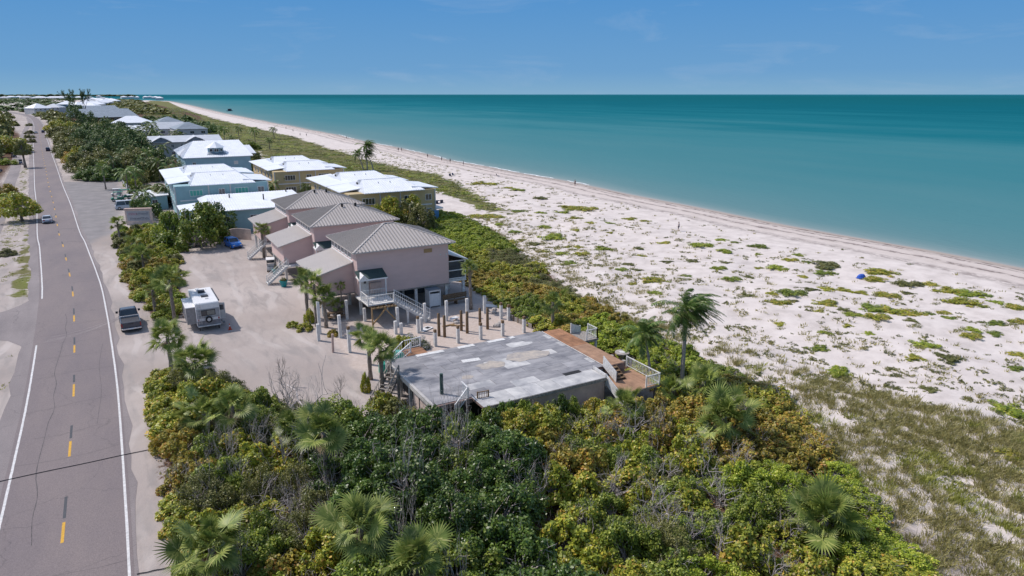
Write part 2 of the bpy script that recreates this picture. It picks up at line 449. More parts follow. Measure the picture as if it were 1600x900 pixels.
def ground_material():
    m = bpy.data.materials.new("sandy_ground"); m.use_nodes = True
    nt = m.node_tree; b = nt.nodes["Principled BSDF"]; b.inputs["Roughness"].default_value = 0.95; b.inputs["Specular IOR Level"].default_value = 0.15
    N = nt.nodes.new; K = nt.links.new
    geo = N("ShaderNodeNewGeometry")
    def attr(n):
        a = N("ShaderNodeAttribute"); a.attribute_name = n; return a.outputs["Fac"]
    def noise(scale, detail=5, rough=0.6, stretch=None, dist=0.0):
        t = N("ShaderNodeTexNoise"); t.inputs["Scale"].default_value = scale; t.inputs["Detail"].default_value = detail
        t.inputs["Roughness"].default_value = rough; t.inputs["Distortion"].default_value = dist
        if stretch:
            q = N("ShaderNodeMapping"); q.inputs["Scale"].default_value = stretch; K(geo.outputs["Position"], q.inputs[0]); K(q.outputs[0], t.inputs["Vector"])
        else: K(geo.outputs["Position"], t.inputs["Vector"])
        return t.outputs["Fac"]
    def ramp(x, stops):
        r = N("ShaderNodeValToRGB"); e = r.color_ramp.elements
        while len(e) < len(stops): e.new(0.5)
        for k, (p, c) in zip(e, stops): k.position = p; k.color = (*c, 1)
        K(x, r.inputs[0]); return r.outputs[0]
    def mixc(f, a, c):
        x = N("ShaderNodeMixRGB"); K(f, x.inputs[0]); K(a, x.inputs[1]); K(c, x.inputs[2]); return x.outputs[0]
    def math_(op, a, c, d=None):
        x = N("ShaderNodeMath"); x.operation = op
        for i, q in enumerate((a, c, d)):
            if q is None: continue
            if isinstance(q, (int, float)): x.inputs[i].default_value = q
            else: K(q, x.inputs[i])
        return x.outputs[0]
    def rng_(x, lo, hi, a=0.0, c=1.0):
        q = N("ShaderNodeMapRange"); q.inputs[1].default_value = lo; q.inputs[2].default_value = hi; q.inputs[3].default_value = a; q.inputs[4].default_value = c
        q.interpolation_type = 'SMOOTHSTEP'; K(x, q.inputs[0]); return q.outputs[0]
    n1 = noise(0.35, 8, 0.62); n2 = noise(2.3, 6, 0.7); n3 = noise(9.0, 4, 0.7); nb = noise(0.06, 5, 0.55)
    sand = ramp(n1, [(0.3, (0.50, 0.445, 0.41)), (0.5, (0.63, 0.565, 0.525)), (0.72, (0.72, 0.655, 0.61))])
    sand = mixc(rng_(n2, 0.62, 0.80, 0, 0.5), sand, ramp(n1, [(0, (0.36, 0.32, 0.29)), (1, (0.44, 0.40, 0.37))]))
    shore = attr('shore')
    # damp, pinkish shelly band next to the water and the two lines of seaweed wrack
    wet = rng_(shore, 1.5, 6.0, 1, 0)
    shelly = rng_(shore, 10.0, 17.0, 1, 0)
    sand = mixc(math_('MULTIPLY', shelly, rng_(n2, 0.35, 0.7, 0.35, 1.0)), sand, ramp(n2, [(0.3, (0.47, 0.39, 0.34)), (0.7, (0.62, 0.54, 0.49))]))
    sand = mixc(wet, sand, ramp(n2, [(0, (0.34, 0.28, 0.24)), (1, (0.46, 0.40, 0.35))]))
    wn_ = noise(0.22, 7, 0.7, (1.0, 0.35, 1.0)); wf = noise(1.3, 6, 0.75, (1.0, 0.45, 1.0))
    sw = math_('ADD', shore, math_('MULTIPLY', math_('SUBTRACT', wn_, 0.5), 6.0))
    for c0, w0, hi in ((3.0, .8, 0.95), (5.2, .7, 0.9), (9.0, 1.2, 0.75), (14.5, 2.2, 0.5)):
        band = rng_(math_('ABSOLUTE', math_('SUBTRACT', sw, c0), 0), 0, w0, hi, 0)
        f = math_('MULTIPLY', band, rng_(wf, 0.40, 0.56, 0, 1.15))
        sand = mixc(f, sand, ramp(n3, [(0, (0.07, 0.05, 0.045)), (1, (0.15, 0.11, 0.10))]))
    # sparse runner plants far down the beach ridge
    # compacted shell and marl of the lots
    lot = ramp(nb, [(0.32, (0.34, 0.29, 0.265)), (0.5, (0.41, 0.355, 0.325)), (0.68, (0.49, 0.43, 0.395))])
    lot = mixc(rng_(noise(0.5, 8, 0.65, (1.0, 0.28, 1.0), 0.6), 0.47, 0.66, 0, 0.8), lot, ramp(n1, [(0, (0.25, 0.225, 0.21)), (1, (0.36, 0.325, 0.305))]))
    lot = mixc(rng_(n3, 0.52, 0.74, 0, 0.6), lot, ramp(n1, [(0, (0.26, 0.23, 0.21)), (1, (0.32, 0.30, 0.28))]))
    tr = N('ShaderNodeTexWave'); tr.wave_type = 'BANDS'; tr.inputs['Scale'].default_value = 0.10; tr.inputs['Distortion'].default_value = 14.0; tr.inputs['Detail'].default_value = 3; tr.inputs['Detail Scale'].default_value = 0.35
    K(geo.outputs['Position'], tr.inputs['Vector'])
    lot = mixc(math_('MULTIPLY', rng_(tr.outputs['Fac'], 0.80, 0.96, 0, 0.5), rng_(nb, 0.42, 0.58)), lot, ramp(n1, [(0, (0.50, 0.45, 0.42)), (1, (0.56, 0.51, 0.48))]))
    lot = mixc(math_('MULTIPLY', rng_(tr.outputs['Fac'], 0.06, 0.0, 0, 0.25), rng_(nb, 0.60, 0.45)), lot, ramp(n1, [(0, (0.27, 0.235, 0.215)), (1, (0.33, 0.29, 0.27))]))
    lot = mixc(math_('MULTIPLY', rng_(math_('ADD', attr('dirt'), math_('MULTIPLY', math_('SUBTRACT', n1, 0.5), 0.5)), 0.4, 0.6), 0.75), lot, ramp(n2, [(0.3, (0.44, 0.35, 0.29)), (0.7, (0.60, 0.51, 0.45))]))
    ap = ramp(n1, [(0.3, (0.20, 0.19, 0.19)), (0.7, (0.29, 0.27, 0.265))])
    lot = mixc(rng_(math_('ADD', attr('apron'), math_('MULTIPLY', math_('SUBTRACT', n1, 0.5), 0.55)), 0.38, 0.66), lot, ap)
    f_lot = rng_(math_('ADD', attr('lot'), math_('MULTIPLY', math_('SUBTRACT', n1, 0.5), 0.6)), 0.3, 0.7)
    col = mixc(f_lot, sand, lot)
    gr = ramp(n2, [(0.2, (0.075, 0.075, 0.03)), (0.45, (0.13, 0.125, 0.045)), (0.7, (0.19, 0.165, 0.075))])
    gr = mixc(rng_(nb, 0.45, 0.62, 0, 0.8), gr, ramp(n2, [(0.2, (0.10, 0.13, 0.025)), (0.8, (0.20, 0.21, 0.05))]))
    fg = math_('ADD', attr('grass'), math_('MULTIPLY', math_('SUBTRACT', n1, 0.5), 1.3))
    col = mixc(rng_(fg, 0.52, 0.66), col, gr)
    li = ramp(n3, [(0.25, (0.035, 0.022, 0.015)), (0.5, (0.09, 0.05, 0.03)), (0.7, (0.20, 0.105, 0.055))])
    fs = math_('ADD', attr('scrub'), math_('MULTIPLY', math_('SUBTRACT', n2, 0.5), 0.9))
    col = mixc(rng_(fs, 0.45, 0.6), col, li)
    K(col, b.inputs["Base Color"])
    bp = N("ShaderNodeBump"); bp.inputs["Strength"].default_value = 0.55; bp.inputs["Distance"].default_value = 0.12
    h = math_('ADD', math_('MULTIPLY', noise(1.1, 8, 0.72), 1.0), math_('MULTIPLY', n3, 0.35))
    K(h, bp.inputs["Height"]); K(bp.outputs[0], b.inputs["Normal"])
    return m
g_me = np_mesh("sandy_ground", np.stack([GX, GY, GZ], -1).reshape(-1, 3), Fq, ground_material(), np_attr, smooth=True)
g_o = bpy.data.objects.new("sandy_ground", g_me); COL.objects.link(g_o); g_o['kind'] = 'structure'

# ------------------------------------------------------------------ sea
def sea_material():
    m = bpy.data.materials.new("sea_water"); m.use_nodes = True
    nt = m.node_tree; b = nt.nodes["Principled BSDF"]; N = nt.nodes.new; K = nt.links.new
    nt.nodes.remove(b); b = nt.nodes.new("ShaderNodeBsdfDiffuse"); gl = nt.nodes.new("ShaderNodeBsdfGlossy"); gl.inputs["Roughness"].default_value = 0.3
    ms = nt.nodes.new("ShaderNodeMixShader"); ms.inputs[0].default_value = 0.035
    nt.links.new(b.outputs[0], ms.inputs[1]); nt.links.new(gl.outputs[0], ms.inputs[2]); nt.links.new(ms.outputs[0], nt.nodes["Material Output"].inputs["Surface"])
    at = N("ShaderNodeAttribute"); at.attribute_name = "offshore"
    geo = N("ShaderNodeNewGeometry")
    q = N("ShaderNodeMapping"); q.inputs["Scale"].default_value = (0.012, 0.0035, 1); K(geo.outputs["Position"], q.inputs[0])
    n = N("ShaderNodeTexNoise"); n.inputs["Scale"].default_value = 1; n.inputs["Detail"].default_value = 6; n.inputs["Roughness"].default_value = 0.6; K(q.outputs[0], n.inputs["Vector"])
    ad = N("ShaderNodeMath"); ad.operation = 'MULTIPLY_ADD'; K(n.outputs["Fac"], ad.inputs[0]); ad.inputs[1].default_value = 0.22
    s = N("ShaderNodeMath"); s.operation = 'SUBTRACT'; K(at.outputs["Fac"], s.inputs[0]); s.inputs[1].default_value = 0.11
    K(s.outputs[0], ad.inputs[2])
    cr = N("ShaderNodeValToRGB"); e = cr.color_ramp.elements
    stops = SEA_STOPS
    while len(e) < len(stops): e.new(0.5)
    for k, (p, c) in zip(e, stops): k.position = p; k.color = (*c, 1)
    K(ad.outputs[0], cr.inputs[0]); K(cr.outputs[0], b.inputs["Color"])
    w = N("ShaderNodeTexNoise"); w.inputs["Scale"].default_value = 0.5; w.inputs["Detail"].default_value = 5
    q2 = N("ShaderNodeMapping"); q2.inputs["Scale"].default_value = (1.6, 0.5, 1); K(geo.outputs["Position"], q2.inputs[0]); K(q2.outputs[0], w.inputs["Vector"])
    bp = N("ShaderNodeBump"); bp.inputs["Strength"].default_value = 0.5; bp.inputs["Distance"].default_value = 0.30
    K(w.outputs["Fac"], bp.inputs["Height"]); K(bp.outputs[0], b.inputs["Normal"])
    return m
# offshore attribute: log10 of the distance from the shore / 4.6
SEA_STOPS = [(0.0, (0.360, 0.351, 0.341)), (0.10, (0.210, 0.285, 0.286)), (0.24, (0.115, 0.228, 0.242)), (0.38, (0.075, 0.209, 0.231)), (0.50, (0.040, 0.185, 0.215)), (0.58, (0.008, 0.142, 0.176)), (0.66, (0.001, 0.112, 0.145)), (0.78, (0.001, 0.100, 0.120)), (0.87, (0.006, 0.115, 0.155)), (0.95, (0.022, 0.165, 0.235)), (1.0, (0.04, 0.20, 0.28))]
sx = axis(60, 260, 2.0, -40000, 45000, 1.2)
sy = axis(20, 600, 8.0, -2000, 45000, 1.12)
SX, SY = np.meshgrid(sx, sy)
off = np.maximum(SX - coast_x(SY), 0)
off = np.where(SY > 3600, np.minimum(off, np.hypot(SX - 150, SY - 3400) * 0.6 + 50), off)
so = np.log10(off + 1) / 4.6
n_y, n_x = SX.shape
ii = np.arange(n_y * n_x).reshape(n_y, n_x)
Fs = np.stack([ii[:-1, :-1], ii[:-1, 1:], ii[1:, 1:], ii[1:, :-1]], -1).reshape(-1, 4)
s_me = np_mesh("sea", np.stack([SX, SY, np.full_like(SX, -0.8)], -1).reshape(-1, 3), Fs, sea_material(), {'offshore': so.ravel()}, smooth=True)
s_o = bpy.data.objects.new("sea", s_me); COL.objects.link(s_o); s_o['kind'] = 'structure'

M['foam'] = mat('sea_foam', (0.75, 0.78, 0.78), 0.7, 0.1, 2)
fv, ff = [], []
for a0, a1 in ((168, 182), (188, 206), (209, 232), (236, 262), (270, 288), (300, 330), (350, 380), (420, 470)):
    ysq = np.arange(a0, a1, 1.0); base = len(fv)
    for k, yy in enumerate(ysq):
        w = (1.1 if a0 >= 168 else 0.4) * math.sin(math.pi * (k + 0.5) / len(ysq)) ** 0.5 * (0.6 + 0.4 * math.sin(yy * 1.7))
        xx = float(coast_x(yy)) + 1.0 + 0.3 * math.sin(yy * 0.7)
        fv += [(xx - w * .5, yy, -0.78), (xx, yy, -0.70), (xx + w * .5, yy, -0.78)]
    for k in range(len(ysq) - 1):
        b0 = base + 3 * k
        ff += [(b0, b0 + 1, b0 + 4, b0 + 3), (b0 + 1, b0 + 2, b0 + 5, b0 + 4)]
o = bpy.data.objects.new("sea_foam", np_mesh("sea_foam", fv, ff, M['foam'], smooth=True)); COL.objects.link(o); o['kind'] = 'stuff'; o['label'] = 'thin white line of breaking wavelets along the beach'

# ------------------------------------------------------------------ road, path, side road
def smooth_line(pts, step):
    P = [Vector((p[0], p[1], 0)) for p in pts]
    P = [P[0] * 2 - P[1]] + P + [P[-1] * 2 - P[-2]]
    out = []
    for i in range(1, len(P) - 2):
        a, b, c, d = P[i - 1], P[i], P[i + 1], P[i + 2]
        n = max(1, int((c - b).length / step))
        for k in range(n):
            t = k / n
            out.append(0.5 * ((2 * b) + (c - a) * t + (2 * a - 5 * b + 4 * c - d) * t * t + (3 * b - a - 3 * c + d) * t ** 3))
    out.append(P[-2])
    return out
def ribbon(name, line, offL, offR, z, m, jit=0.0, a=None, b=None):
    vs, fs = [], []
    pts = line
    for i, p in enumerate(pts):
        d = (pts[min(i + 1, len(pts) - 1)] - pts[max(i - 1, 0)]).normalized()
        nrm = Vector((d.y, -d.x, 0))
        jl = rnd.uniform(-jit, jit); jr = rnd.uniform(-jit, jit)
        l = p + nrm * (offL + jl); r_ = p + nrm * (offR + jr)
        vs += [(l.x, l.y, z), (r_.x, r_.y, z)]
    fs = [(2 * i, 2 * i + 1, 2 * i + 3, 2 * i + 2) for i in range(len(pts) - 1)]
    mb = MB(); mb.add(vs, fs)
    return mb.build(name, m)
ROAD = [(-6.0,-120),(-6.0,-40),(-6.0,10),(-6.05,40),(-6.2,55),(-6.4,67),(-6.8,79.4),(-7.3,92),(-8.0,106),(-8.9,118),(-9.9,130),(-11,143),(-12.2,155),(-15.3,195),(-19.2,240),(-24,300),(-29.8,371),(-36,450),(-42.0,525),(-52,660),(-63,790),(-78,940),(-100,1100),(-140,1300)]
road_line = smooth_line(ROAD, 2.5)
def asphalt(name, c0, c1, crack=0.35):
    m = mat(name, c1, 0.85, 0.1, 0.25, col2=c0, bump=0.25, bscale=30, detail=8, stretch=(1.0, 0.25, 1))
    nt = m.node_tree; b = nt.nodes["Principled BSDF"]; N = nt.nodes.new; K = nt.links.new
    src = b.inputs["Base Color"].links[0].from_socket
    geo = N("ShaderNodeNewGeometry")
    dn = N("ShaderNodeTexNoise"); dn.inputs["Scale"].default_value = 0.7; dn.inputs["Detail"].default_value = 4; K(geo.outputs["Position"], dn.inputs["Vector"])
    va = N("ShaderNodeVectorMath"); va.operation = 'MULTIPLY_ADD'; K(dn.outputs["Color"], va.inputs[0]); va.inputs[1].default_value = (2.2, 2.2, 0); K(geo.outputs["Position"], va.inputs[2])
    vo = N("ShaderNodeTexVoronoi"); vo.feature = 'DISTANCE_TO_EDGE'; vo.inputs["Scale"].default_value = 0.14; K(va.outputs[0], vo.inputs["Vector"])
    r = N("ShaderNodeMapRange"); r.inputs[1].default_value = 0.0; r.inputs[2].default_value = 0.006; r.inputs[3].default_value = crack; r.inputs[4].default_value = 0; K(vo.outputs["Distance"], r.inputs[0])
    mx_ = N("ShaderNodeMixRGB"); mx_.inputs[2].default_value = (0.05, 0.05, 0.052, 1); K(r.outputs[0], mx_.inputs[0]); K(src, mx_.inputs[1])
    g = N("ShaderNodeTexNoise"); g.inputs["Scale"].default_value = 14; g.inputs["Detail"].default_value = 3; K(geo.outputs["Position"], g.inputs["Vector"])
    r2 = N("ShaderNodeMapRange"); r2.inputs[1].default_value = 0.3; r2.inputs[2].default_value = 0.7; r2.inputs[3].default_value = 0.80; r2.inputs[4].default_value = 1.16; K(g.outputs["Fac"], r2.inputs[0])
    hv = N("ShaderNodeHueSaturation"); K(r2.outputs[0], hv.inputs["Value"]); K(mx_.outputs[0], hv.inputs["Color"]); K(hv.outputs[0], b.inputs["Base Color"])
    return m
M['asphalt'] = asphalt('grey_asphalt', (0.172, 0.145, 0.15), (0.215, 0.178, 0.172))
M['asphalt_old'] = asphalt('older_asphalt_shoulder', (0.19, 0.165, 0.165), (0.27, 0.235, 0.23))
M['line_white'] = mat('white_road_paint', (0.62, 0.61, 0.60), 0.7, 0.12, 4)
M['line_yellow'] = mat('yellow_road_paint', (0.60, 0.33, 0.03), 0.7, 0.12, 4)
M['line_black'] = mat('black_road_paint', (0.055, 0.06, 0.07), 0.7, 0.12, 4)
o = ribbon("road_shoulder", road_line, -4.9, 4.0, 0.012, M['asphalt_old'], 0.22); o['kind'] = 'structure'
o = ribbon("road", road_line, -3.75, 3.62, 0.020, M['asphalt'], 0.02); o['kind'] = 'structure'
# driveway mouths
mb = MB(); mb.add([(-30,99.5,0.016),(-20,98.2,0.016),(-16.5,98.6,0.016),(-14.6,100.2,0.016),(-13.3,102.2,0.016),(-12.4,104.8,0.016),(-10.0,106.5,0.016),(-9.4,84,0.016),(-10.9,82.0,0.016),(-11.9,84.6,0.016),(-13.2,87.0,0.016),(-15.5,88.9,0.016),(-20,89.8,0.016),(-30,90,0.016)], [tuple(range(13, -1, -1))])
o = mb.build("side_road", M['asphalt_old']); o['kind'] = 'structure'
PATH = [(-24,100),(-22.5,128),(-23.0,150),(-24.5,178),(-29,240),(-33,300),(-41.5,400),(-49,500),(-59,640),(-70,800),(-84,950)]
o = ribbon("bike_path", smooth_line(PATH, 4), -1.55, 1.55, 0.018, M['asphalt_old'], 0.05); o['kind'] = 'structure'

# painted lines: parts of the road surface sheet, on their own sheets 4 mm up
def arc_sub(line, s0, s1):
    out = []; s = 0
    for i in range(len(line) - 1):
        L_ = (line[i + 1] - line[i]).length
        for k in range(6):
            t = s + L_ * k / 6
            if s0 <= t <= s1: out.append(line[i].lerp(line[i + 1], k / 6))
        s += L_
    return out
def arclen_at_y(line, y):
    s = 0
    for i in range(len(line) - 1):
        if line[i].y <= y < line[i + 1].y: return s + (line[i + 1] - line[i]).length * (y - line[i].y) / (line[i + 1].y - line[i].y)
        s += (line[i + 1] - line[i]).length
    return s
gap0, gap1 = arclen_at_y(road_line, 84), arclen_at_y(road_line, 104.0)
road_o = bpy.data.objects["road"]
def road_part(o): o.parent = road_o; return o
road_part(ribbon("edge_line", road_line, 3.30, 3.46, 0.026, M['line_white'], 0.01))
road_part(ribbon("edge_line", arc_sub(road_line, 0, gap0), -3.50, -3.34, 0.026, M['line_white'], 0.01))
road_part(ribbon("edge_line", arc_sub(road_line, gap1, 1e5), -3.50, -3.34, 0.026, M['line_white'], 0.01))
sD = arclen_at_y(road_line, 42.9)
for k in range(-2, 62):
    s0 = sD + 12.05 * k
    road_part(ribbon("centre_dash", arc_sub(road_line, s0, s0 + 3.1), -0.085, 0.085, 0.026, M['line_yellow']))
    road_part(ribbon("contrast_dash", arc_sub(road_line, s0 + 3.15, s0 + 6.1), -0.085, 0.085, 0.026, M['line_black']))

# sealed cracks and pale scuffs on the road surface
M['crack'] = mat('dark_crack_seal', (0.105, 0.092, 0.095), 0.8, 0.2, 3)
M['scuff'] = mat('pale_tyre_scuff', (0.30, 0.265, 0.26), 0.85, 0.15, 3)
rc = random.Random(21)
def crack(name, pts, w, m):
    road_part(ribbon(name, smooth_line(pts, .5), -w/2, w/2, 0.0245, m, w*.25))
crack('sealed_crack', [(-7.9 + .18*math.sin(y*.31) + .1*math.sin(y*.9) - (y-50)*.004, y) for y in range(44, 98, 3)], .055, M['crack'])
crack('sealed_crack', [(-4.4 + .12*math.sin(y*.4), y) for y in range(60, 84, 3)], .03, M['crack'])
for k in range(15):
    y = 41 + 6.3*k + rc.uniform(-1.5, 1.5); x0 = float(np.interp(y, [p[1] for p in ROAD], [p[0] for p in ROAD])); a, b = sorted((rc.uniform(-3.6, 3.4), rc.uniform(-3.6, 3.4)))
    if b - a < 1.5: a, b = -3.5, 3.3
    crack('transverse_crack', [(x0 + a + (b-a)*f, y + .25*math.sin(f*5 + k) + rc.uniform(-.06, .06)) for f in (0, .2, .4, .6, .8, 1)], .03, M['crack'])
for r0 in (0, .9, 1.7, 4.2):
    crack('tyre_scuff', [(-9.8 + 1.9*t + r0*.15, 84.5 + r0*.4 + .32*t*t + t*.2) for t in (0, .8, 1.6, 2.4, 3.2, 4.0)], .07, M['scuff'])

# ------------------------------------------------------------------ buildings
def rail(name, parent, p, q, h=1.0, n=None, m=None, post=0.1, cap=0.09, solid=False, posts=True):
    """railing between two floor points: top and bottom rail, posts, balusters"""
    m = m or M['white_worn']
    p = Vector(p); q = Vector(q); up = Vector((0, 0, h))
    mb = MB(); mb.beam(p + up, q + up, cap, 0.05); mb.beam(p + up * 0.14, q + up * 0.14, 0.05, 0.05)
    ro = mb.build(name, m, parent)
    L_ = (q - p).length
    n = n or max(2, int(L_ / 0.19))
    mb = MB()
    if solid:
        mb.add([p + up * .1, q + up * .1, q + up * .97, p + up * .97], [(0, 1, 2, 3)])
        d = (q - p).normalized(); s = Vector((d.y, -d.x, 0)) * 0.03
        mb = MB(); mb.add([p + up*.1 + s, q + up*.1 + s, q + up*.97 + s, p + up*.97 + s, p + up*.1 - s, q + up*.1 - s, q + up*.97 - s, p + up*.97 - s], [(0,1,2,3),(7,6,5,4),(4,5,1,0),(5,6,2,1),(6,7,3,2),(7,4,0,3)])
        mb.build('panel', m, ro)
    else:
        for k in range(1, n):
            c = p.lerp(q, k / n); mb.beam(c + up * 0.14, c + up * 0.97, 0.035, 0.035)
        b = mb.build('balusters', m, ro); b['kind'] = 'stuff'
    if posts:
        for c in (p, q):
            MB().box(c.x - post/2, c.x + post/2, c.y - post/2, c.y + post/2, c.z, c.z + h + 0.06).build('post', m, ro)
    return ro

def window(parent, c, w, h, nrm, m_frame=None, m_pane=None, mull=1):
    """window on a wall facing nrm ('-y','+x','-x','+y'); c = centre on the wall face"""
    m_frame = m_frame or M['white']; m_pane = m_pane or M['glass']
    t = 0.06
    f = MB()
    f.box(-w/2, w/2, -t, 0.0, h/2 - 0.08, h/2); f.box(-w/2, w/2, -t - 0.03, 0.0, -h/2, -h/2 + 0.08)
    f.box(-w/2, -w/2 + 0.08, -t, 0.0, -h/2 + 0.08, h/2 - 0.08); f.box(w/2 - 0.08, w/2, -t, 0.0, -h/2 + 0.08, h/2 - 0.08)
    for k in range(1, mull + 1):
        x = -w/2 + w * k / (mull + 1); f.box(x - 0.03, x + 0.03, -t + .005, 0.0, -h/2 + 0.08, h/2 - 0.08)
    o = f.build('window', m_frame, parent)
    p = MB().box(-w/2 + 0.04, w/2 - 0.04, -0.025, 0.012, -h/2 + 0.04, h/2 - 0.04).build('pane', m_pane, o)
    o.location = c
    o.rotation_euler = (0, 0, {'-y': 0, '+x': R(90), '+y': R(180), '-x': R(-90)}[nrm])
    return o

def hip_roof(x0, x1, y0, y1, z, rx0, rx1, ry, rz, t=0.14, gab=None):
    """hip roof solid: eave rectangle, ridge along x"""
    mb = MB()
    v = [(x0,y0,z),(x1,y0,z),(x1,y1,z),(x0,y1,z),(rx0,ry,rz),(rx1,ry,rz),(x0,y0,z-t),(x1,y0,z-t),(x1,y1,z-t),(x0,y1,z-t)]
    mb.add(v, [(0,1,5,4),(1,2,5),(2,3,4,5),(3,0,4),(6,7,1,0),(7,8,2,1),(8,9,3,2),(9,6,0,3),(9,8,7,6)])
    return mb
def seams(a, b, c, d, step, hgt=0.07, w=0.13):
    """standing seams on the slope a-b (eave) to d-c (ridge end points); ribs run up the slope and stop at the hips"""
    a, b, c, d = map(Vector, (a, b, c, d))
    mb = MB()
    L_ = (b - a).length; e = (b - a).normalized()
    n = (b - a).cross(d - a).normalized()
    if n.z < 0: n = -n
    s = step * 0.5
    up = n.cross(e); 
    if up.z < 0: up = -up
    if (c - d).length > 1e-3: tops = [(d - a).dot(e), (c - a).dot(e)]
    else: tops = [(d - a).dot(e), (d - a).dot(e) + 1e-6]
    H_ = (d - a).dot(up)
    while s < L_:
        if s < tops[0]: hh = H_ * s / max(tops[0], 1e-6)
        elif s > tops[1]: hh = H_ * (L_ - s) / max(L_ - tops[1], 1e-6)
        else: hh = H_
        if hh > 0.15:
            p = a + e * s + n * (hgt * 0.5); mb.beam(p, p + up * (hh - 0.02), w, hgt)
        s += step
    return mb

def clap_wall(mb, x0, x1, z0, z1, y, step=0.2, mi=0):
    z = z0
    while z < z1 - 1e-4:
        zz = min(z + step, z1)
        mb.add([(x0, y - 0.03, z), (x1, y - 0.03, z), (x1, y - 0.004, zz), (x0, y - 0.004, zz), (x0, y, z), (x1, y, z)], [(0, 1, 2, 3), (4, 5, 1, 0)], mi)
        z = zz

def pink_house(label, loc, first):
    t = thing('pink_stilt_house', label, 'house', loc, 0, 'pink clapboard houses on piles')
    # eaves: x 0..13.1, y 0..11.9, z 7.8
    w = MB(); w.box(0.55, 12.3, 0.5, 11.4, 2.5, 7.64)
    clap_wall(w, 0.55, 12.3, 2.52, 7.6, 0.5, 0.22)
    w.build('upper_wall', M['pink'], t)
    w2 = MB()
    pts = [(0.3, 2.5), (0.3, 6.15), (-3.75, 5.1), (-3.75, 2.5)]
    # entrance wing under a shed roof, y 2.3..11
    for yy0, yy1 in ((2.3, 11.0),):
        w2.add([(p[0] + 0.25, yy0, p[1]) for p in pts] + [(p[0] + 0.25, yy1, p[1]) for p in pts],
               [(0,1,2,3),(7,6,5,4),(4,5,1,0),(5,6,2,1),(6,7,3,2),(7,4,0,3)])
    w2.build('wing_wall', M['pink'], t)
    rf = hip_roof(0, 13.1, 0, 11.9, 7.8, 5.9, 7.2, 5.95, 9.85).build('roof', M['grey_roof'], t)
    for q, (a, b, c, d) in enumerate([((0,0,7.8),(13.1,0,7.8),(7.2,5.95,9.85),(5.9,5.95,9.85)), ((0,11.9,7.8),(0,0,7.8),(5.9,5.95,9.85),(5.9,5.95,9.85)), ((13.1,0,7.8),(13.1,11.9,7.8),(7.2,5.95,9.85),(7.2,5.95,9.85))]):
        s = seams(a, b, c, d, 0.44).build('roof_seams', M['roof_rib'], rf); s['kind'] = 'stuff'
    cap = MB()
    for a, b in (((0,0,7.83),(5.9,5.95,9.88)), ((13.1,0,7.83),(7.2,5.95,9.88)), ((0,11.9,7.83),(5.9,5.95,9.88)), ((5.9,5.95,9.9),(7.2,5.95,9.9))):
        cap.beam(a, b, 0.22, 0.06)
    cap.build('hip_cap', M['grey_roof'], rf)
    if not first:
        for vx in (6.0, 8.0):
            MB().cyl((vx, 4.9, 9.4), (vx, 4.9, 9.95), 0.16, 0.16, 8).build('roof_vent', M['dark'], rf)
    # shed roof of the wing
    sr = MB(); sr.add([(-4.2,2.05,5.02),(0.55,2.05,6.3),(0.55,11.3,6.3),(-4.2,11.3,5.02),(-4.2,2.05,4.88),(0.55,2.05,6.16),(0.55,11.3,6.16),(-4.2,11.3,4.88)],
               [(0,1,2,3),(7,6,5,4),(4,5,1,0),(5,6,2,1),(6,7,3,2),(7,4,0,3)])
    so_ = sr.build('wing_roof', M['grey_roof'], t)
    s = seams((-4.2,11.3,5.02),(-4.2,2.05,5.02),(0.55,2.05,6.3),(0.55,11.3,6.3), 0.44, 0.03, 0.04).build('roof_seams', M['grey_roof'], so_); s['kind'] = 'stuff'
    MB().beam((0.5,1.98,6.34),(0.5,11.3,6.34),0.10,0.12).build('flashing', M['white'], so_)
    for yy in (3.2, 4.7, 6.2, 7.7, 9.2, 10.6):
        window(t, (0.55, yy, 7.02), 1.15, 0.85, '-x', mull=1)
    if first:
        MB().box(9.0, 10.1, 0.44, 0.47, 6.75, 7.25).build('wall_vent', M['wood_new'], t)
        for vx, vz in ((8.3+2.9, 6.3), (12.0-.0, 6.3), (12.0, 5.95)):
            MB().box(vx - .08, vx + .08, 0.42, 0.47, vz - .07, vz + .07).build('wall_fitting', M['offwhite'], t)
    # floor edge beam, corner boards
    MB().box(0.5, 12.35, 0.42, 11.45, 2.34, 2.5).build('floor_beam', M['wood_grey'], t)
    MB().box(-3.55, 0.49, 2.25, 11.05, 2.34, 2.5).build('floor_beam', M['wood_grey'], t)
    # seaward porch
    MB().box(12.36, 14.9, 0.9, 11.2, 2.45, 2.75).build('porch_floor', M['white_worn'], t)
    pr = MB(); pr.add([(12.3,0.6,6.3),(15.1,0.6,5.3),(15.1,11.4,5.3),(12.3,11.4,6.3),(12.3,0.6,6.15),(15.1,0.6,5.15),(15.1,11.4,5.15),(12.3,11.4,6.15)],
               [(0,1,2,3),(7,6,5,4),(4,5,1,0),(5,6,2,1),(6,7,3,2),(7,4,0,3)])
    pr.build('porch_roof', M['pale_roof'], t)
    MB().box(12.4, 14.75, 1.0, 1.04, 2.8, 5.1).build('porch_screen', M['screen'], t)
    MB().box(14.72, 14.76, 1.1, 11.0, 2.8, 5.1).build('porch_screen', M['screen'], t)
    fr = MB()
    for zz in (2.85, 3.9, 5.12): fr.box(12.38, 14.85, 0.92, 1.0, zz - .05, zz + .06)
    for xx in (12.42, 14.82): fr.box(xx - .06, xx + .06, 0.90, 1.0 - .001, 2.75, 5.2)
    fr.build('porch_frame', M['white'], t)
    # piles
    for xx in (0.8, 4.0, 7.9, 12.0):
        for yy in (0.85, 5.5, 11.0):
            MB().box(xx - .16, xx + .16, yy - .16, yy + .16, 0, 2.34).build('pile', M['white_worn'], t)
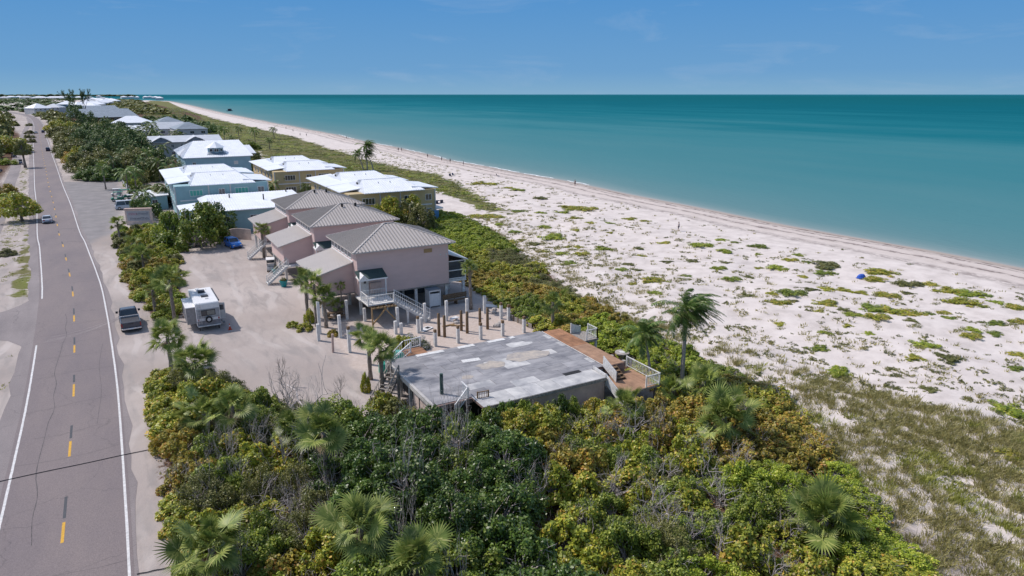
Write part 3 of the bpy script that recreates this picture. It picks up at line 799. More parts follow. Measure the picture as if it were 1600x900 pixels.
    for xx, yy in ((-3.3, 2.6), (-3.3, 6.6), (-3.3, 10.6), (14.6, 1.2), (14.6, 6), (14.6, 10.8)):
        MB().box(xx - .16, xx + .16, yy - .16, yy + .16, 0, 2.4).build('pile', M['white_worn'], t)
    # enclosed store room and dark stores below
    MB().box(3.2, 7.0, 4.2, 10.5, 0, 2.33).build('ground_store', M['offwhite'], t)
    MB().box(8.4, 11.6, 6.0, 10.5, 0, 2.33).build('ground_store', M['screen'], t)
    # entrance canopy with little gable, door landing
    cz = 5.0
    cp_ = MB(); cp_.xprism([(-1.2, cz - .1), (0.48, cz + .55), (0.48, cz + .42), (-1.2, cz - .22)], 0.2 if first else 0.3, 3.6)
    ca = cp_.build('entrance_canopy', M['green_shingle'], t)
    g = MB(); g.add([(0.15, -1.27, cz - .2), (1.35, -1.27, cz - .2), (0.75, -1.27, cz + .35), (0.15, .1, cz - .1), (1.35, .1, cz - .1), (0.75, 0.1, cz + .45)], [(0,1,2),(0,2,5,3),(1,4,5,2),(0,3,4,1)])
    g.build('gablet', M['white_worn'], ca)
    MB().box(0.15, 3.65, -1.25, -1.1, cz - .36, cz - .2).build('fascia', M['white'], ca)
    dw = MB().box(0.9, 1.8, 0.40, 0.47, 2.62, 4.6).build('door', M['offwhite'], t)
    MB().box(1.2, 1.5, 0.38, 0.40, 3.9, 4.2).build('door_light', M['glass'], dw)
    for xx in (0.3, 3.4):
        MB().box(xx - .06, xx + .06, -1.2, -1.08, 2.5, 4.66).build('canopy_post', M['white'], t)
    MB().box(0.1, 3.6, -1.35, 0.4, 2.35, 2.5).build('landing', M['white_worn'], t)
    rail('railing', t, (0.2, -1.25, 2.5), (3.4, -1.25, 2.5), 1.0, posts=False)
    MB().box(1.9, 3.3, 0.2, 0.39, 2.6, 3.9).build('door_panel', M['terracotta'], t)
    return t
A0 = pink_house('nearest pink clapboard house on piles, with outside stairs beside the demolished lot', (22.0, 76.4, 0), True)
B0 = pink_house('middle one of the three pink clapboard houses on piles, between its two neighbours', (21.7, 95.3, 0), False)
C0 = pink_house('farthest of the three pink clapboard houses on piles, next to the white metal roofs', (21.9, 112.4, 0), False)

# stairs of house A: landing, flight, second landing (own parts of the house)
def flight(parent, p, q, width, axis_, n, m, risers=True):
    """open stair from top p to bottom q; axis_ = direction across"""
    p = Vector(p); q = Vector(q); a = Vector(axis_).normalized() * (width / 2)
    st = MB(); st.beam(p - a, q - a, 0.06, 0.28); st.beam(p + a, q + a, 0.06, 0.28)
    so = st.build('stair', m, parent)
    for k in range(n):
        c = p.lerp(q, (k + 0.5) / n)
        d = Vector((q.x - p.x, q.y - p.y, 0)).normalized() * 0.15
        MB().prism([((c - a * .95 - d).x, (c - a * .95 - d).y), ((c + a * .95 - d).x, (c + a * .95 - d).y), ((c + a * .95 + d).x, (c + a * .95 + d).y), ((c - a * .95 + d).x, (c - a * .95 + d).y)], c.z + .06, c.z + .11).build('step', m, so)
    return so
hA = (22.0, 76.4)
def LA(x, y, z): return (x - hA[0], y - hA[1], z)
MB().box(0.2, 3.6, -3.9, -1.36, 2.36, 2.5).build('landing', M['white_worn'], A0)
rail('railing', A0, LA(22.3, 72.6, 2.5), LA(25.4, 72.6, 2.5), 1.0, n=15)
rail('railing', A0, LA(22.3, 72.7, 2.5), LA(22.3, 75.0, 2.5), 1.0, n=9)
flight(A0, LA(25.6, 73.4, 2.4), LA(29.2, 71.4, 0.05), 1.3, (0.45, 0.8, 0), 13, M['white_worn'])
rail('railing', A0, LA(25.4, 72.7, 2.45), LA(29.0, 70.7, 0.1), 0.95, n=17)
rail('railing', A0, LA(26.0, 74.2, 2.45), LA(29.6, 72.2, 0.1), 0.95, n=17)
MB().box(*[v for v in (4.5, 4.72, -4.9, -4.68)], 0, 1.9).build('stair_post', M['white_worn'], A0)
fm = MB()
for a, b in (((22.5,72.0,0),(22.5,72.0,2.2)), ((25.3,71.9,0),(25.3,71.9,2.2)), ((22.5,72.0,2.2),(25.4,71.9,2.2)), ((22.5,72.0,0.3),(24.2,72.0,2.1)), ((25.3,71.9,0.4),(24.0,71.95,2.1)), ((22.5,73.2,2.2),(25.4,73.2,2.2))):
    fm.beam(LA(*a), LA(*b), 0.14, 0.14)
fm.build('landing_frame', M['wood_new'], A0)
for k in range(7):
    MB().box(0.5 + .42 * k, 0.56 + .42 * k, -4.6, -2.8, 2.1, 2.3).build('joist', M['wood_brown'], A0)
for H_, oy in ((B0, 0), (C0, 0)):
    flight(H_, (-3.4, 1.6, 2.3), (-6.2, 1.6, 0.05), 1.2, (0, 1, 0), 11, M['white_worn'])
    rail('railing', H_, (-3.2, 1.0, 2.4), (-6.1, 1.0, 0.15), 0.95)
    rail('railing', H_, (-3.2, 2.2, 2.4), (-6.1, 2.2, 0.15), 0.95)
    MB().box(-3.4, 0.4, 1.0, 2.24, 2.2, 2.35).build('landing', M['white_worn'], H_)

# ---- villas with white metal roofs
def seamed(parent, mb, eave, step, m):
    o = mb.build('roof', m, parent)
    for e in eave:
        s = seams(*e, step, 0.06, 0.10).build('roof_seams', m, o); s['kind'] = 'stuff'
    return o
def villa(label, loc, W_, D, ze, m_wall, group, storeys=2, blue_corner=False):
    t = thing('metal_roofed_villa', label, 'house', loc, 0, group)
    MB().box(0.7, W_ - .7, 1.0, D - 1, 0, ze - .15).build('wall', m_wall, t)
    k = D / 32.0; w = W_ / 19.5
    dz = 1.75
    for (y0, y1) in ((0.0, 15.2 * k), (15.8 * k, 31.5 * k)):
        ym = (y0 + y1) / 2 + 0.3
        r = hip_roof(3.6*w, 16.2*w, y0, y1, ze, 5.6*w, 13.6*w, ym, ze + dz)
        o = seamed(t, r, [((3.6*w,y0,ze),(16.2*w,y0,ze),(13.6*w,ym,ze+dz),(5.6*w,ym,ze+dz)), ((16.2*w,y0,ze),(16.2*w,y1,ze),(13.6*w,ym,ze+dz),(13.6*w,ym,ze+dz)), ((3.6*w,y1,ze),(3.6*w,y0,ze),(5.6*w,ym,ze+dz),(5.6*w,ym,ze+dz))], 0.5, M['white_roof'])
        g = MB(); g.add([(4.6*w,ym-1.5,ze+.75),(4.6*w,ym+1.5,ze+.75),(4.75*w,ym,ze+dz+.05),(6.2*w,ym,ze+dz+.05),(6.2*w,ym-1.2,ze+1.1),(6.2*w,ym+1.2,ze+1.1)], [(0,1,2),(0,2,3,4),(1,5,3,2)])
        g.build('gablet', M['pale_roof'], o)
        MB().box(4.62*w-.06, 4.62*w, ym-.5, ym+.5, ze+.8, ze+1.3).build('gable_vent', M['dark'], o)
        MB().beam((5.6*w,ym,ze+dz+.03),(13.6*w,ym,ze+dz+.03),.25,.06).build('ridge_cap', M['white_roof'], o)
        for vx in (8.2, 10.7): MB().cyl((vx*w, ym-2.6, ze+.9), (vx*w, ym-2.6, ze+1.5), .09, .09, 6).build('roof_vent', M['offwhite'], o)
    for (x0, x1, y0, y1, z, zz) in ((-.2, 5.8*w, 4.2*k, 13.5*k, ze+.05, ze+.75), (-.2, 5.6*w, 14.2*k, D, ze+.05, ze+.65), (14.0*w, W_+.3, 1.6*k, 12.6*k, ze+.65, ze+.05), (14.0*w, W_-.5, 16.4*k, 27*k, ze+.6, ze+.05)):
        mb = MB(); mb.add([(x0,y0,z-.05),(x1,y0,zz),(x1,y1,zz),(x0,y1,z),(x0,y0,z-.2),(x1,y0,zz-.18),(x1,y1,zz-.18),(x0,y1,z-.18)], [(0,1,2,3),(7,6,5,4),(4,5,1,0),(5,6,2,1),(6,7,3,2),(7,4,0,3)])
        mb.build('wing_roof', M['white_roof'], t)
    zr = [ze - 1.7] if storeys == 1 else [ze - 1.75, ze - 4.7]
    for zc in zr:
        for xc, ww in ((4.6*w, 2.6), (9.5*w, 1.3), (13.4*w, 2.8), (17.3*w, 1.4)):
            window(t, (xc, 1.0, zc), ww, 1.3, '-y', m_pane=M['grn_shutter'] if (ww > 2 and m_wall is M['aqua']) else M['glass'], mull=3 if ww > 2 else 1)
        for yc in (5, 9, 13, 18, 23, 27):
            window(t, (0.7, yc*k, zc), 1.5, 1.4, '-x', mull=1)
        if storeys == 2 and zc < ze - 3:
            MB().box(1.5, W_-1.5, .93, .99, zc+1.35, zc+1.6).build('string_course', M['white'], t)
    for xc in (0.7, 7.0*w, 11.2*w, W_-.75):
        MB().box(xc-.12, xc+.12, 0.9, 1.0, 0, ze-.2).build('corner_board', M['offwhite'], t)
    if blue_corner:
        MB().box(W_-4.2, W_-.2, .55, .92, 0.0, 2.3).build('blue_screen', mat('light_blue_screen', (.12,.30,.55), .6), t)
        MB().box(W_-.2, W_+1.5, 2.0, 9.0, 2.3, 2.55).build('balcony', M['white'], t)
    return t
villa('mustard villa with white metal roof nearest the bare sand lot and the beach', (37.0, 130.2, 0), 19.6, 32, 6.9, M['yellow'], 'mustard villas with white roofs', blue_corner=True)
villa('mustard villa with white metal roof farther back, left of the leaning beach palm', (32.4, 178.6, 0), 19.0, 33, 6.9, M['yellow'], 'mustard villas with white roofs')
villa('long aqua villa with white metal roof behind the big round green tree', (8.4, 160.0, 0), 20.4, 38, 6.9, M['aqua'], 'aqua and blue houses')

# low white-roofed building in front of the aqua villa
t = thing('low_white_roofed_house', 'low house with plain white metal roof between the pink and aqua houses', 'house', (13.0, 138.0, 0))
MB().box(0.5, 18.5, 0.6, 20.0, 0, 4.3).build('wall', M['aqua'], t)
r = MB(); r.add([(0,0,4.4),(19,0,4.4),(18,12,6.0),(1,12,6.0),(19,20.6,4.4),(0,20.6,4.4),(0,0,4.25),(19,0,4.25),(19,20.6,4.25),(0,20.6,4.25)], [(0,1,2,3),(3,2,4,5),(6,7,1,0),(9,8,7,6),(8,9,5,4),(1,7,8,4,2),(0,3,5,9,6)])
o = seamed(t, r, [((0,0,4.4),(19,0,4.4),(18,12,6.0),(1,12,6.0))], .5, M['white_roof'])
for vx, vy in ((5, 9.0), (11, 6.0), (16.4, 10.6)): MB().cyl((vx, vy, 5.0), (vx, vy, 6.3), .13, .13, 6).build('roof_vent', M['dark'], o)
for xc in (3, 8, 13, 16.5): window(t, (xc, .6, 2.6), 1.4, 1.2, '-y')
sd = MB(); sd.add([(-4.5,4,4.2),(.2,4,4.6),(.2,13,4.6),(-4.5,13,4.2),(-4.5,4,4.05),(.2,4,4.45),(.2,13,4.45),(-4.5,13,4.05)], [(0,1,2,3),(7,6,5,4),(4,5,1,0),(5,6,2,1),(6,7,3,2),(7,4,0,3)]); sd.build('side_roof', M['white_roof'], t)
MB().box(-4.2, .45, 4.3, 12.6, 0, 4.1).build('side_wall', M['aqua'], t)

# small blue carport building by the gate
t = thing('small_aqua_annex', 'small aqua annex with flat white roof behind the cart parking', 'shed', (2.6, 176.0, 0))
MB().box(.3, 5.6, .3, 12, 0, 3.0).build('wall', M['aqua'], t)
mb = MB(); mb.add([(0,0,3.0),(6,0,3.3),(6,12.4,3.3),(0,12.4,3.0),(0,0,2.85),(6,0,3.15),(6,12.4,3.15),(0,12.4,2.85)], [(0,1,2,3),(7,6,5,4),(4,5,1,0),(5,6,2,1),(6,7,3,2),(7,4,0,3)])
mb.build('roof', M['white_roof'], t)
window(t, (.3, 6, 1.7), 1.2, 1.2, '-x'); window(t, (3, .3, 1.7), 1.2, 1.2, '-y')

# blue hip-roofed house with round turret dormer
t = thing('turret_house', 'pale blue house with white hip roof and small turret dormer', 'house', (16.4, 230.4, 0), 0, 'aqua and blue houses')
MB().box(.6, 19.4, .7, 36, 0, 6.9).build('wall', M['aqua_blue'], t)
ro = hip_roof(0, 20.2, 0, 37, 7, 5.0, 19.0, 18.4, 10.9); ro = seamed(t, ro, [((0,0,7),(20.2,0,7),(19,18.4,10.9),(5,18.4,10.9)), ((0,37,7),(0,0,7),(5,18.4,10.9),(5,18.4,10.9))], .6, M['white_roof'])
dm = MB(); dm.add([(6.4,1.0,7.05),(13.6,1.0,7.05),(12.2,9.5,8.95),(8.4,9.5,8.95),(10,7.0,9.3)], [(0,1,4),(1,2,4),(2,3,4),(3,0,4)]); dm.build('dormer_base', M['slate_roof'], ro)
tu = MB().cyl((10, 5.5, 7.6), (10, 5.5, 9.5), 2.3, 2.3, 8).build('turret', M['aqua_blue'], ro)
MB().cyl((10, 5.5, 9.5), (10, 5.5, 11.3), 2.9, 0.05, 8).build('turret_roof', M['white_roof'], ro)
for a in (-40, 0, 40):
    wdw = window(t, (10 + 2.28*math.sin(R(a)), 5.5 - 2.28*math.cos(R(a)), 8.75), 1.1 if a else 1.4, .95, '-y', mull=0 if a else 1); wdw.rotation_euler = (0, 0, R(a))
window(t, (3.0, .7, 5.0), 1.0, 1.2, '-y'); window(t, (15, .7, 5.0), 1.2, 1.0, '-y', m_pane=M['offwhite'])
lg = hip_roof(-.3, 6.5, 9, 19, 7.15, 2.0, 5.2, 14, 9.2); lg.build('side_hip', M['pale_roof'], ro)
rg = hip_roof(14.5, 22.5, 8, 20, 7.15, 15.0, 21.5, 14, 9.4); rg.build('side_hip', M['white_roof'], ro)

# grey gabled house
t = thing('grey_cream_house', 'long grey cream two storey house with grey metal roof beyond the turret house', 'house', (11.0, 318.0, 0))
MB().box(.5, 27, .7, 26, 0, 6.6).build('wall', M['cream'], t)
gr = MB(); gr.add([(0,0,6.6),(28,0,6.6),(28,12,8.6),(0,12,8.6),(28,27,6.6),(0,27,6.6),(0,0,6.4),(28,0,6.4),(28,27,6.4),(0,27,6.4)], [(0,1,2,3),(3,2,4,5),(6,7,1,0),(9,8,7,6),(8,9,5,4),(1,7,8,4,2),(0,3,5,9,6)])
go = gr.build('roof', M['pale_roof'], t)
for gx in (4.5, 17.5):
    g = MB(); g.add([(gx-4.2,-.4,6.5),(gx+4.2,-.4,6.5),(gx,-.4,8.9),(gx,9.5,8.9),(gx-4.2,3,6.8),(gx+4.2,3,6.8)], [(0,2,3,4),(1,5,3,2)]); g.build('gable_roof', M['pale_roof'], go)
    g = MB(); g.add([(gx-3.7,.1,6.55),(gx+3.7,.1,6.55),(gx,.1,8.6)], [(0,1,2)]); g.build('gable', M['slate_roof'], go)
for zc in (2.0, 5.0):
    for xc in (1.8, 3.6, 8.5, 12, 19, 23): window(t, (xc, .7, zc), 1.2, 1.3, '-y')

# ---- houses farther along the shore: each one its own
def far_house(name, label, u, v, zc, w, d, ze, m_wall, m_roof, rz=0.0, hip=True, rise=None, group=None, wins=True):
    x, y = spot(u, v, zc)
    t = thing(name, label, 'house', (x, y, 0), rz, group)
    MB().box(-w/2+.4, w/2-.4, .4, d-.4, 0, ze-.05).build('wall', m_wall, t)
    rise = rise or min(w, d) * .2
    if hip:
        if w >= d: rr = hip_roof(-w/2, w/2, 0, d, ze, -w/2 + d*.45, w/2 - d*.45, d/2, ze + rise)
        else: rr = hip_roof(-w/2, w/2, 0, d, ze, -.6, .6, d/2, ze + rise)
        rr.build('roof', m_roof, t)
    else:
        mb = MB(); mb.add([(-w/2,0,ze),(w/2,0,ze),(w/2,d/2,ze+rise),(-w/2,d/2,ze+rise),(w/2,d,ze),(-w/2,d,ze),(-w/2,0,ze-.2),(w/2,0,ze-.2),(w/2,d,ze-.2),(-w/2,d,ze-.2)], [(0,1,2,3),(3,2,4,5),(6,7,1,0),(9,8,7,6),(8,9,5,4),(1,7,8,4,2),(0,3,5,9,6)])
        mb.build('roof', m_roof, t)
    if wins:
        n = max(2, int(w / 5))
        for k in range(n): window(t, (-w/2 + w*(k+.5)/n, .4, ze-1.8), min(2.2, w/n*.45), 1.4, '-y')
    return t
WR, SR, PR, CW = M['white_roof'], M['slate_roof'], M['pale_roof'], M['offwhite']
far_house('white_roofed_house', 'white roofed house behind the row of tall coconut palms', 205, 193, 6, 26, 22, 6.5, CW, WR, R(-4))
far_house('white_roofed_house', 'smaller white roofed house in front, showing between the palm trunks', 206, 206, 5, 22, 14, 5.5, CW, WR, R(-4))
far_house('blue_roofed_house', 'blue grey roofed house nearest the dune ridge', 300, 203, 6.5, 17, 26, 7, CW, SR, R(3), group='blue grey roofed houses by the dune')
far_house('blue_roofed_house', 'blue grey roofed house with white gable behind the coconut palms', 268, 196, 6.5, 20, 30, 7.5, CW, SR, R(3), group='blue grey roofed houses by the dune')
far_house('blue_roofed_house', 'pale blue roofed house right of the tall palm cluster', 262, 204, 5, 20, 18, 6, CW, PR, R(3), hip=False, group='blue grey roofed houses by the dune')
far_house('grey_roofed_lodge', 'large dark slate roofed lodge, its long slope facing the road', 176, 187, 6, 40, 60, 8, mat('brown_timber_wall', (.16,.09,.05), .8), SR, R(14), hip=False, rise=6, group='slate roofed lodges')
far_house('grey_roofed_lodge', 'second slate roofed lodge behind the larger one', 160, 178, 6, 40, 60, 8, CW, SR, R(14), hip=False, rise=6, group='slate roofed lodges')
far_house('white_roofed_house', 'bright white peaked roof at the end of the road, left of the tall bare pine', 67, 169, 8, 22, 26, 8, CW, WR, R(30), rise=6)
far_house('white_roofed_house', 'grey and white roof right beside the bright peaked roof', 79, 168, 8, 22, 30, 8, CW, PR, R(-12), rise=5)
far_house('white_roofed_house', 'white roof with blue walls just left of the tall bare pine', 104, 163, 8, 34, 36, 8, M['aqua_blue'], WR, 0, rise=6)
for k, (u, v) in enumerate([(150,160),(158,157),(165,159.5),(170,155.5),(140,157),(173,157.5),(133,160),(146,154.8),(162,154),(128,164),(136,166),(145,163),(155,162),(161,160.5),(168,158),(152,157),(142,160.5),(134,163.5),(176,155.8),(156,155)]):
    far_house('white_roofed_house', 'one of the crowded white roofs in the far village beyond the slate lodges', u, v, 8, 20 + 7*(k % 3), 26, 8, CW, WR if k % 4 else PR, R(12*(k % 5) - 20), rise=5, group='crowded white village roofs', wins=False)
for k, (u, v, w) in enumerate([(4,152.5,80),(16,151.5,100),(29,151.3,90),(42,152,110),(60,152.4,120),(85,152.5,150),(98,151.2,100),(106,151.5,90),(122,152.3,90),(138,152.2,70),(155,150.3,80),(195,151.5,60),(204,151.5,60),(214,151.8,40),(228,151.5,50),(236,151.3,60),(242,152,70),(249,153,60)]):
    far_house('white_roofed_house', 'one of the pale roofs strung along the far shore below the horizon', u, v, 9, w*.55, 45, 9, CW, WR if k % 3 else PR, R(8*(k % 4) - 12), rise=6, group='pale roofs along the far shore', wins=False)

# ------------------------------------------------------------------ demolished lot: the raised floor that is left
PT = 2.5
t = thing('raised_floor_platform', 'bare grey floor platform of the demolished house with brown deck strip on its seaward side', 'platform', (0, 0, 0))
MB().box(18.6, 34.7, 44.9, 55.6, PT - .28, PT - .05).build('floor_frame', M['fascia'], t)
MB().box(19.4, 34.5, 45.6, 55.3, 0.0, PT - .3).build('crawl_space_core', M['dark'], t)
# sub-floor panels, laid one by one
pm = MB().box(0, 2.40, 0, 1.19, 0, 0.018)
panel_me = {k: pm.mesh('floor_panel', M[k]) for k in ('subfloor', 'subfloor_light', 'subfloor_tan')}
pr2 = random.Random(5)
TAN = set()
for j in range(9):
    x = 18.6; i = 0
    y = 44.92 + 1.19 * j
    if j % 2: 
        inst('floor_panel', panel_me['subfloor'], (x, y, PT - .046), scale=(.5, 1, 1), parent=t); x += 1.205
    while x < 34.6:
        wq = min(2.4, 34.7 - x)
        key = 'subfloor'
        if (i, j) in TAN: key = 'subfloor_tan'
        elif pr2.random() < .05: key = 'subfloor_light'
        o = inst('floor_panel', panel_me[key], (x + .0, y, PT - .046 + pr2.uniform(0, .008)), scale=((wq - .02) / 2.4, .985, 1), parent=t)
        x += wq + .005; i += 1
pv = random.Random(9)
def patch(name, label, cx, cy, rx, ry, m, z):
    n = 14; pts = []
    for k in range(n):
        a = 2*math.pi*k/n; r_ = pv.uniform(.7, 1.1); pts.append((cx + rx*r_*math.cos(a), cy + ry*r_*math.sin(a)))
    o = MB().prism(pts, z, z + .006).build(name, m, t)
    if label: o['label'] = label
patch('bare_patch', 'tan worn patch of bare plywood', 26.2, 50.0, 1.5, .95, M['subfloor_tan'], PT - .016)
patch('bare_patch', 'larger pale worn patch near the deck', 30.2, 50.4, 2.3, 1.3, M['subfloor_tan'], PT - .015)
patch('bare_patch', 'small worn patch', 23.2, 48.6, .6, .5, M['subfloor_tan'], PT - .017)
patch('bare_patch', 'whitish scuffed patch at the far edge', 30.8, 53.3, 1.5, .8, M['subfloor_light'], PT - .014)
for (x, y, w, d, a) in ((25.1,51.9,1.7,.7,-8), (31.4,44.98,1.7,.55,0)):
    o = MB().box(-w/2, w/2, -d/2, d/2, 0, .008).build('pale_sheet', M['white_worn'] if y > 46 else M['dark'], t); o.location = (x, y, PT - .008); o.rotation_euler = (0, 0, R(a))
for (x0, x1) in ((19.9+1.3, 23.9), (25.4, 27.1), (28.6, 30.4), (31.0,31.5)):
    MB().box(x0, x1, 55.0, 55.55, PT - .018, PT + .012).build('white_flashing_sheet', M['white_worn'], t)
# pale front walkway
fw = MB(); fw.box(21.7, 33.4, 42.8, 44.88, PT - .22, PT - .04); fw.build('front_walkway', M['fascia'], t)
for k in range(8):
    MB().box(21.7 + 1.4625*k + .01, 21.7 + 1.4625*(k+1) - .01, 42.78, 44.87, PT - .038, PT - .012 + .002*(k % 3)).build('walkway_panel', M['subfloor_light'], t)
MB().box(25.8, 33.3, 43.1, 43.3, 0, PT - .23).build('front_wall', M['found_wall'], t)
MB().box(33.25, 33.45, 43.06, 44.8, 0, PT - .23).build('front_wall', M['found_wall'], t)
MB().box(21.7, 33.4, 42.72, 42.775, PT - .30, PT - .04).build('fascia_board', M['wood_grey'], t)
MB().box(18.35, 18.58, 44.9, 55.6, PT - .42, PT - .02).build('fascia_board', M['concrete'], t)
MB().box(18.6, 21.7, 44.7, 44.88, PT - .42, PT - .06).build('fascia_board', M['fascia'], t)
for yy in (46, 48.3, 50.6, 52.9, 55.2):
    MB().box(18.62, 18.86, yy - .12, yy + .12, 0, PT - .3).build('pile', M['white_worn'], t)
MB().box(18.62, 18.78, 45.1, 49.6, 0.0, PT - .35).build('side_wall', M['found_wall'], t)
# seaward deck strip: boards run along y
bd = MB().box(0, .138, 0, 4.9, 0, .03); bd_o = {k: bd.mesh('deck_board', M[k]) for k in ('deck_brown', 'deck_rust')}
for k in range(14):
    inst('deck_board', bd_o['deck_rust'], (34.78 + .15*k, 50.3, PT - .03), parent=t)
    inst('deck_board', bd_o['deck_brown'], (34.78 + .15*k, 44.75, PT - .03), scale=(1, 1.125, 1), parent=t)
MB().box(34.74, 36.9, 44.72, 55.2, PT - .26, PT - .035).build('deck_frame', M['fascia'], t)
for xx in (35.0, 36.7):
    for yy in (45.2, 48.5, 51.8, 55): MB().box(xx-.09, xx+.09, yy-.09, yy+.09, 0, PT - .26).build('deck_post', M['wood_grey'], t)
MB().box(34.72, 34.77, 44.8, 55.3, PT - .02, PT + .03).build('white_edge_strip', M['white_worn'], t)
# lower deck with stairs
LD = 1.65
bd2 = MB().box(0, .138, 0, 3.75, 0, .03).mesh('deck_board', M['deck_brown'])
for k in range(28): inst('deck_board', bd2, (33.55 + .15*k, 40.9, LD - .03), parent=t)
MB().box(33.5, 37.75, 40.85, 44.68, LD - .22, LD - .035).build('deck_frame', M['wood_grey'], t)
for xx in (33.8, 37.5):
    for yy in (41.2, 44.3): MB().box(xx-.09, xx+.09, yy-.09, yy+.09, 0, LD - .22).build('deck_post', M['wood_grey'], t)
MB().box(34.74, 36.9, 44.66, 44.71, LD, PT - .03).build('riser_wall', M['fascia'], t)
fl = flight(t, (35.3, 44.6, PT - .12), (35.3, 43.2, LD - .02), 1.05, (1, 0, 0), 4, M['wood_brown'])
sk = MB(); sk.add([(34.62,44.9,PT-.02),(34.62,44.9,PT+.95),(34.62,43.0,LD+.95),(34.62,43.0,LD),(34.70,44.9,PT-.02),(34.70,44.9,PT+.95),(34.70,43.0,LD+.95),(34.70,43.0,LD)], [(0,1,2,3),(7,6,5,4),(4,5,1,0),(5,6,2,1),(6,7,3,2),(7,4,0,3)])
sk.build('stair_side_panel', M['white_worn'], t)
rail('railing', t, (37.7, 45.4, LD), (37.7, 40.95, LD), 1.0, n=24)
rail('railing', t, (36.2, 40.9, LD), (37.65, 40.9, LD), 1.0, n=8)
rail('railing', t, (33.5, 42.9, LD + .0), (33.5, 40.4, LD - 1.2), 1.0, n=10, solid=True)
rail('railing', t, (33.5, 44.7, LD + .1), (33.5, 42.95, LD), 1.0, solid=True)
# small seaward landing with rails
MB().box(36.95, 38.6, 50.9, 53.4, PT - .22, PT - .02).build('side_landing', M['wood_grey'], t)
rail('railing', t, (38.5, 51.0, PT), (38.5, 52.6, PT), 1.0, n=7)
rail('railing', t, (37.2, 51.0, PT), (38.5, 51.0, PT), 1.0, n=5)
rail('railing', t, (37.0, 53.4, PT), (38.6, 54.1, PT - .7), 1.0, n=7, solid=True)
for xx, yy in ((38.4, 51.1), (38.4, 53.2)): MB().box(xx-.09, xx+.09, yy-.09, yy+.09, 0, PT - .22).build('deck_post', M['white_worn'], t)
# far-left stair along the back edge
rail('railing', t, (18.5, 55.95, 1.5), (20.6, 57.0, PT + .05), .95, n=9, m=M['white'])
rail('railing', t, (20.6, 57.0, PT + .05), (22.4, 57.3, PT + .05), .95, n=8, m=M['white'])
rail('railing', t, (18.9, 55.7, 1.5), (21.0, 56.2, PT + .05), .95, n=9, m=M['white'])
MB().box(20.6, 22.5, 55.65, 57.4, PT - .2, PT - .03).build('side_landing', M['deck_rust'], t)
for xx in (20.8, 22.3): MB().box(xx-.09, xx+.09, 57.1, 57.28, 0, PT - .2).build('deck_post', M['white_worn'], t)
# weathered broken stair on the left side
flight(t, (18.2, 53.0, PT - .2), (16.0, 51.4, 0.1), 1.2, (-.6, .8, 0), 9, M['wood_grey'])
rail('railing', t, (18.2, 53.7, PT - .3), (15.7, 52.0, .1), .95, n=11, m=M['wood_grey'])
rail('railing', t, (18.4, 52.3, PT - .3), (16.3, 50.7, .1), .95, n=11, m=M['wood_grey'])
for xx, yy, hh in ((18.1, 54.1, 2.9), (18.2, 52.0, 2.7), (17.9, 55.6, 3.0)):
    MB().box(xx-.1, xx+.1, yy-.1, yy+.1, 0, hh).build('post', M['wood_grey'], t)
# near-left stair rails at the front edge
rail('railing', t, (21.3, 44.75, PT), (20.1, 44.5, PT - 1.1), .95, n=8, m=M['white'])
rail('railing', t, (21.3, 44.8, PT), (21.4, 46.0, PT), .95, n=6, m=M['white'], posts=False)
rail('railing', t, (22.0, 44.4, PT - .1), (22.9, 44.3, PT - .1), .6, n=6, m=M['wood_brown'])

MB_post = MB().cyl((0,0,0),(0,0,1.75),.15,.14,9)
o = MB_post.build('green_pile', mat('dark_green_pile', (.05,.09,.08), .8, .2, 5)); o.location = (19.9, 46.6, PT - .03); tag(o, 'dark green round post standing up from the grey platform', 'post')

# ------------------------------------------------------------------ piles left standing on the sand
WP = MB(); WP.box(-.15, .15, -.15, .15, 0, 1.0); WPm = WP.mesh('pile_shaft', M['white_worn'])
WCm = MB().box(-.135, .135, -.135, .135, 0, 1).mesh('pile_top', M['wood_brown'])
def white_pile(x, y, h, label, group='white square piles left standing', cap=True):
    t = thing('white_pile', label, 'post', (x, y, 0), rnd.uniform(-.1, .1), group)
    inst('shaft', WPm, (0, 0, 0), scale=(1, 1, h - (.32 if cap else 0)), parent=t)
    if cap: inst('bare_top', WCm, (0, 0, h - .32), scale=(1, 1, .32), parent=t)
    return t
rowA = [(26.3,62.9,1.85,'leftmost white pile with brown top along the far edge of the platform'),
        (28.8,62.6,1.95,'second white pile from the left along the far edge of the platform'),
        (31.4,62.4,1.9,'third white pile from the left along the far edge of the platform'),
        (34.0,62.2,1.8,'fourth white pile from the left along the far edge of the platform'),
        (36.6,62.0,1.9,'rightmost white pile along the far edge of the platform, by the hedge')]
for x, y, h, l in rowA: white_pile(x, y, h, l)
rowB = [(28.4,70.8,2.3,'white pile just right of the outside stairs, in the back row'),
        (30.8,70.0,2.45,'white pile in front of the shower cubicle, in the back row'),
        (33.5,70.1,2.3,'white pile in front of the brown bench, in the back row'),
        (36.0,70.4,2.2,'rightmost white pile of the back row, at the edge of the house shadow'),
        (36.7,67.5,2.0,'white pile with brown top beside the hedge, left one of a close pair'),
        (37.2,66.6,1.9,'white pile beside the hedge, right one of a close pair')]
for x, y, h, l in rowB: white_pile(x, y, h, l, cap=h < 2.05)
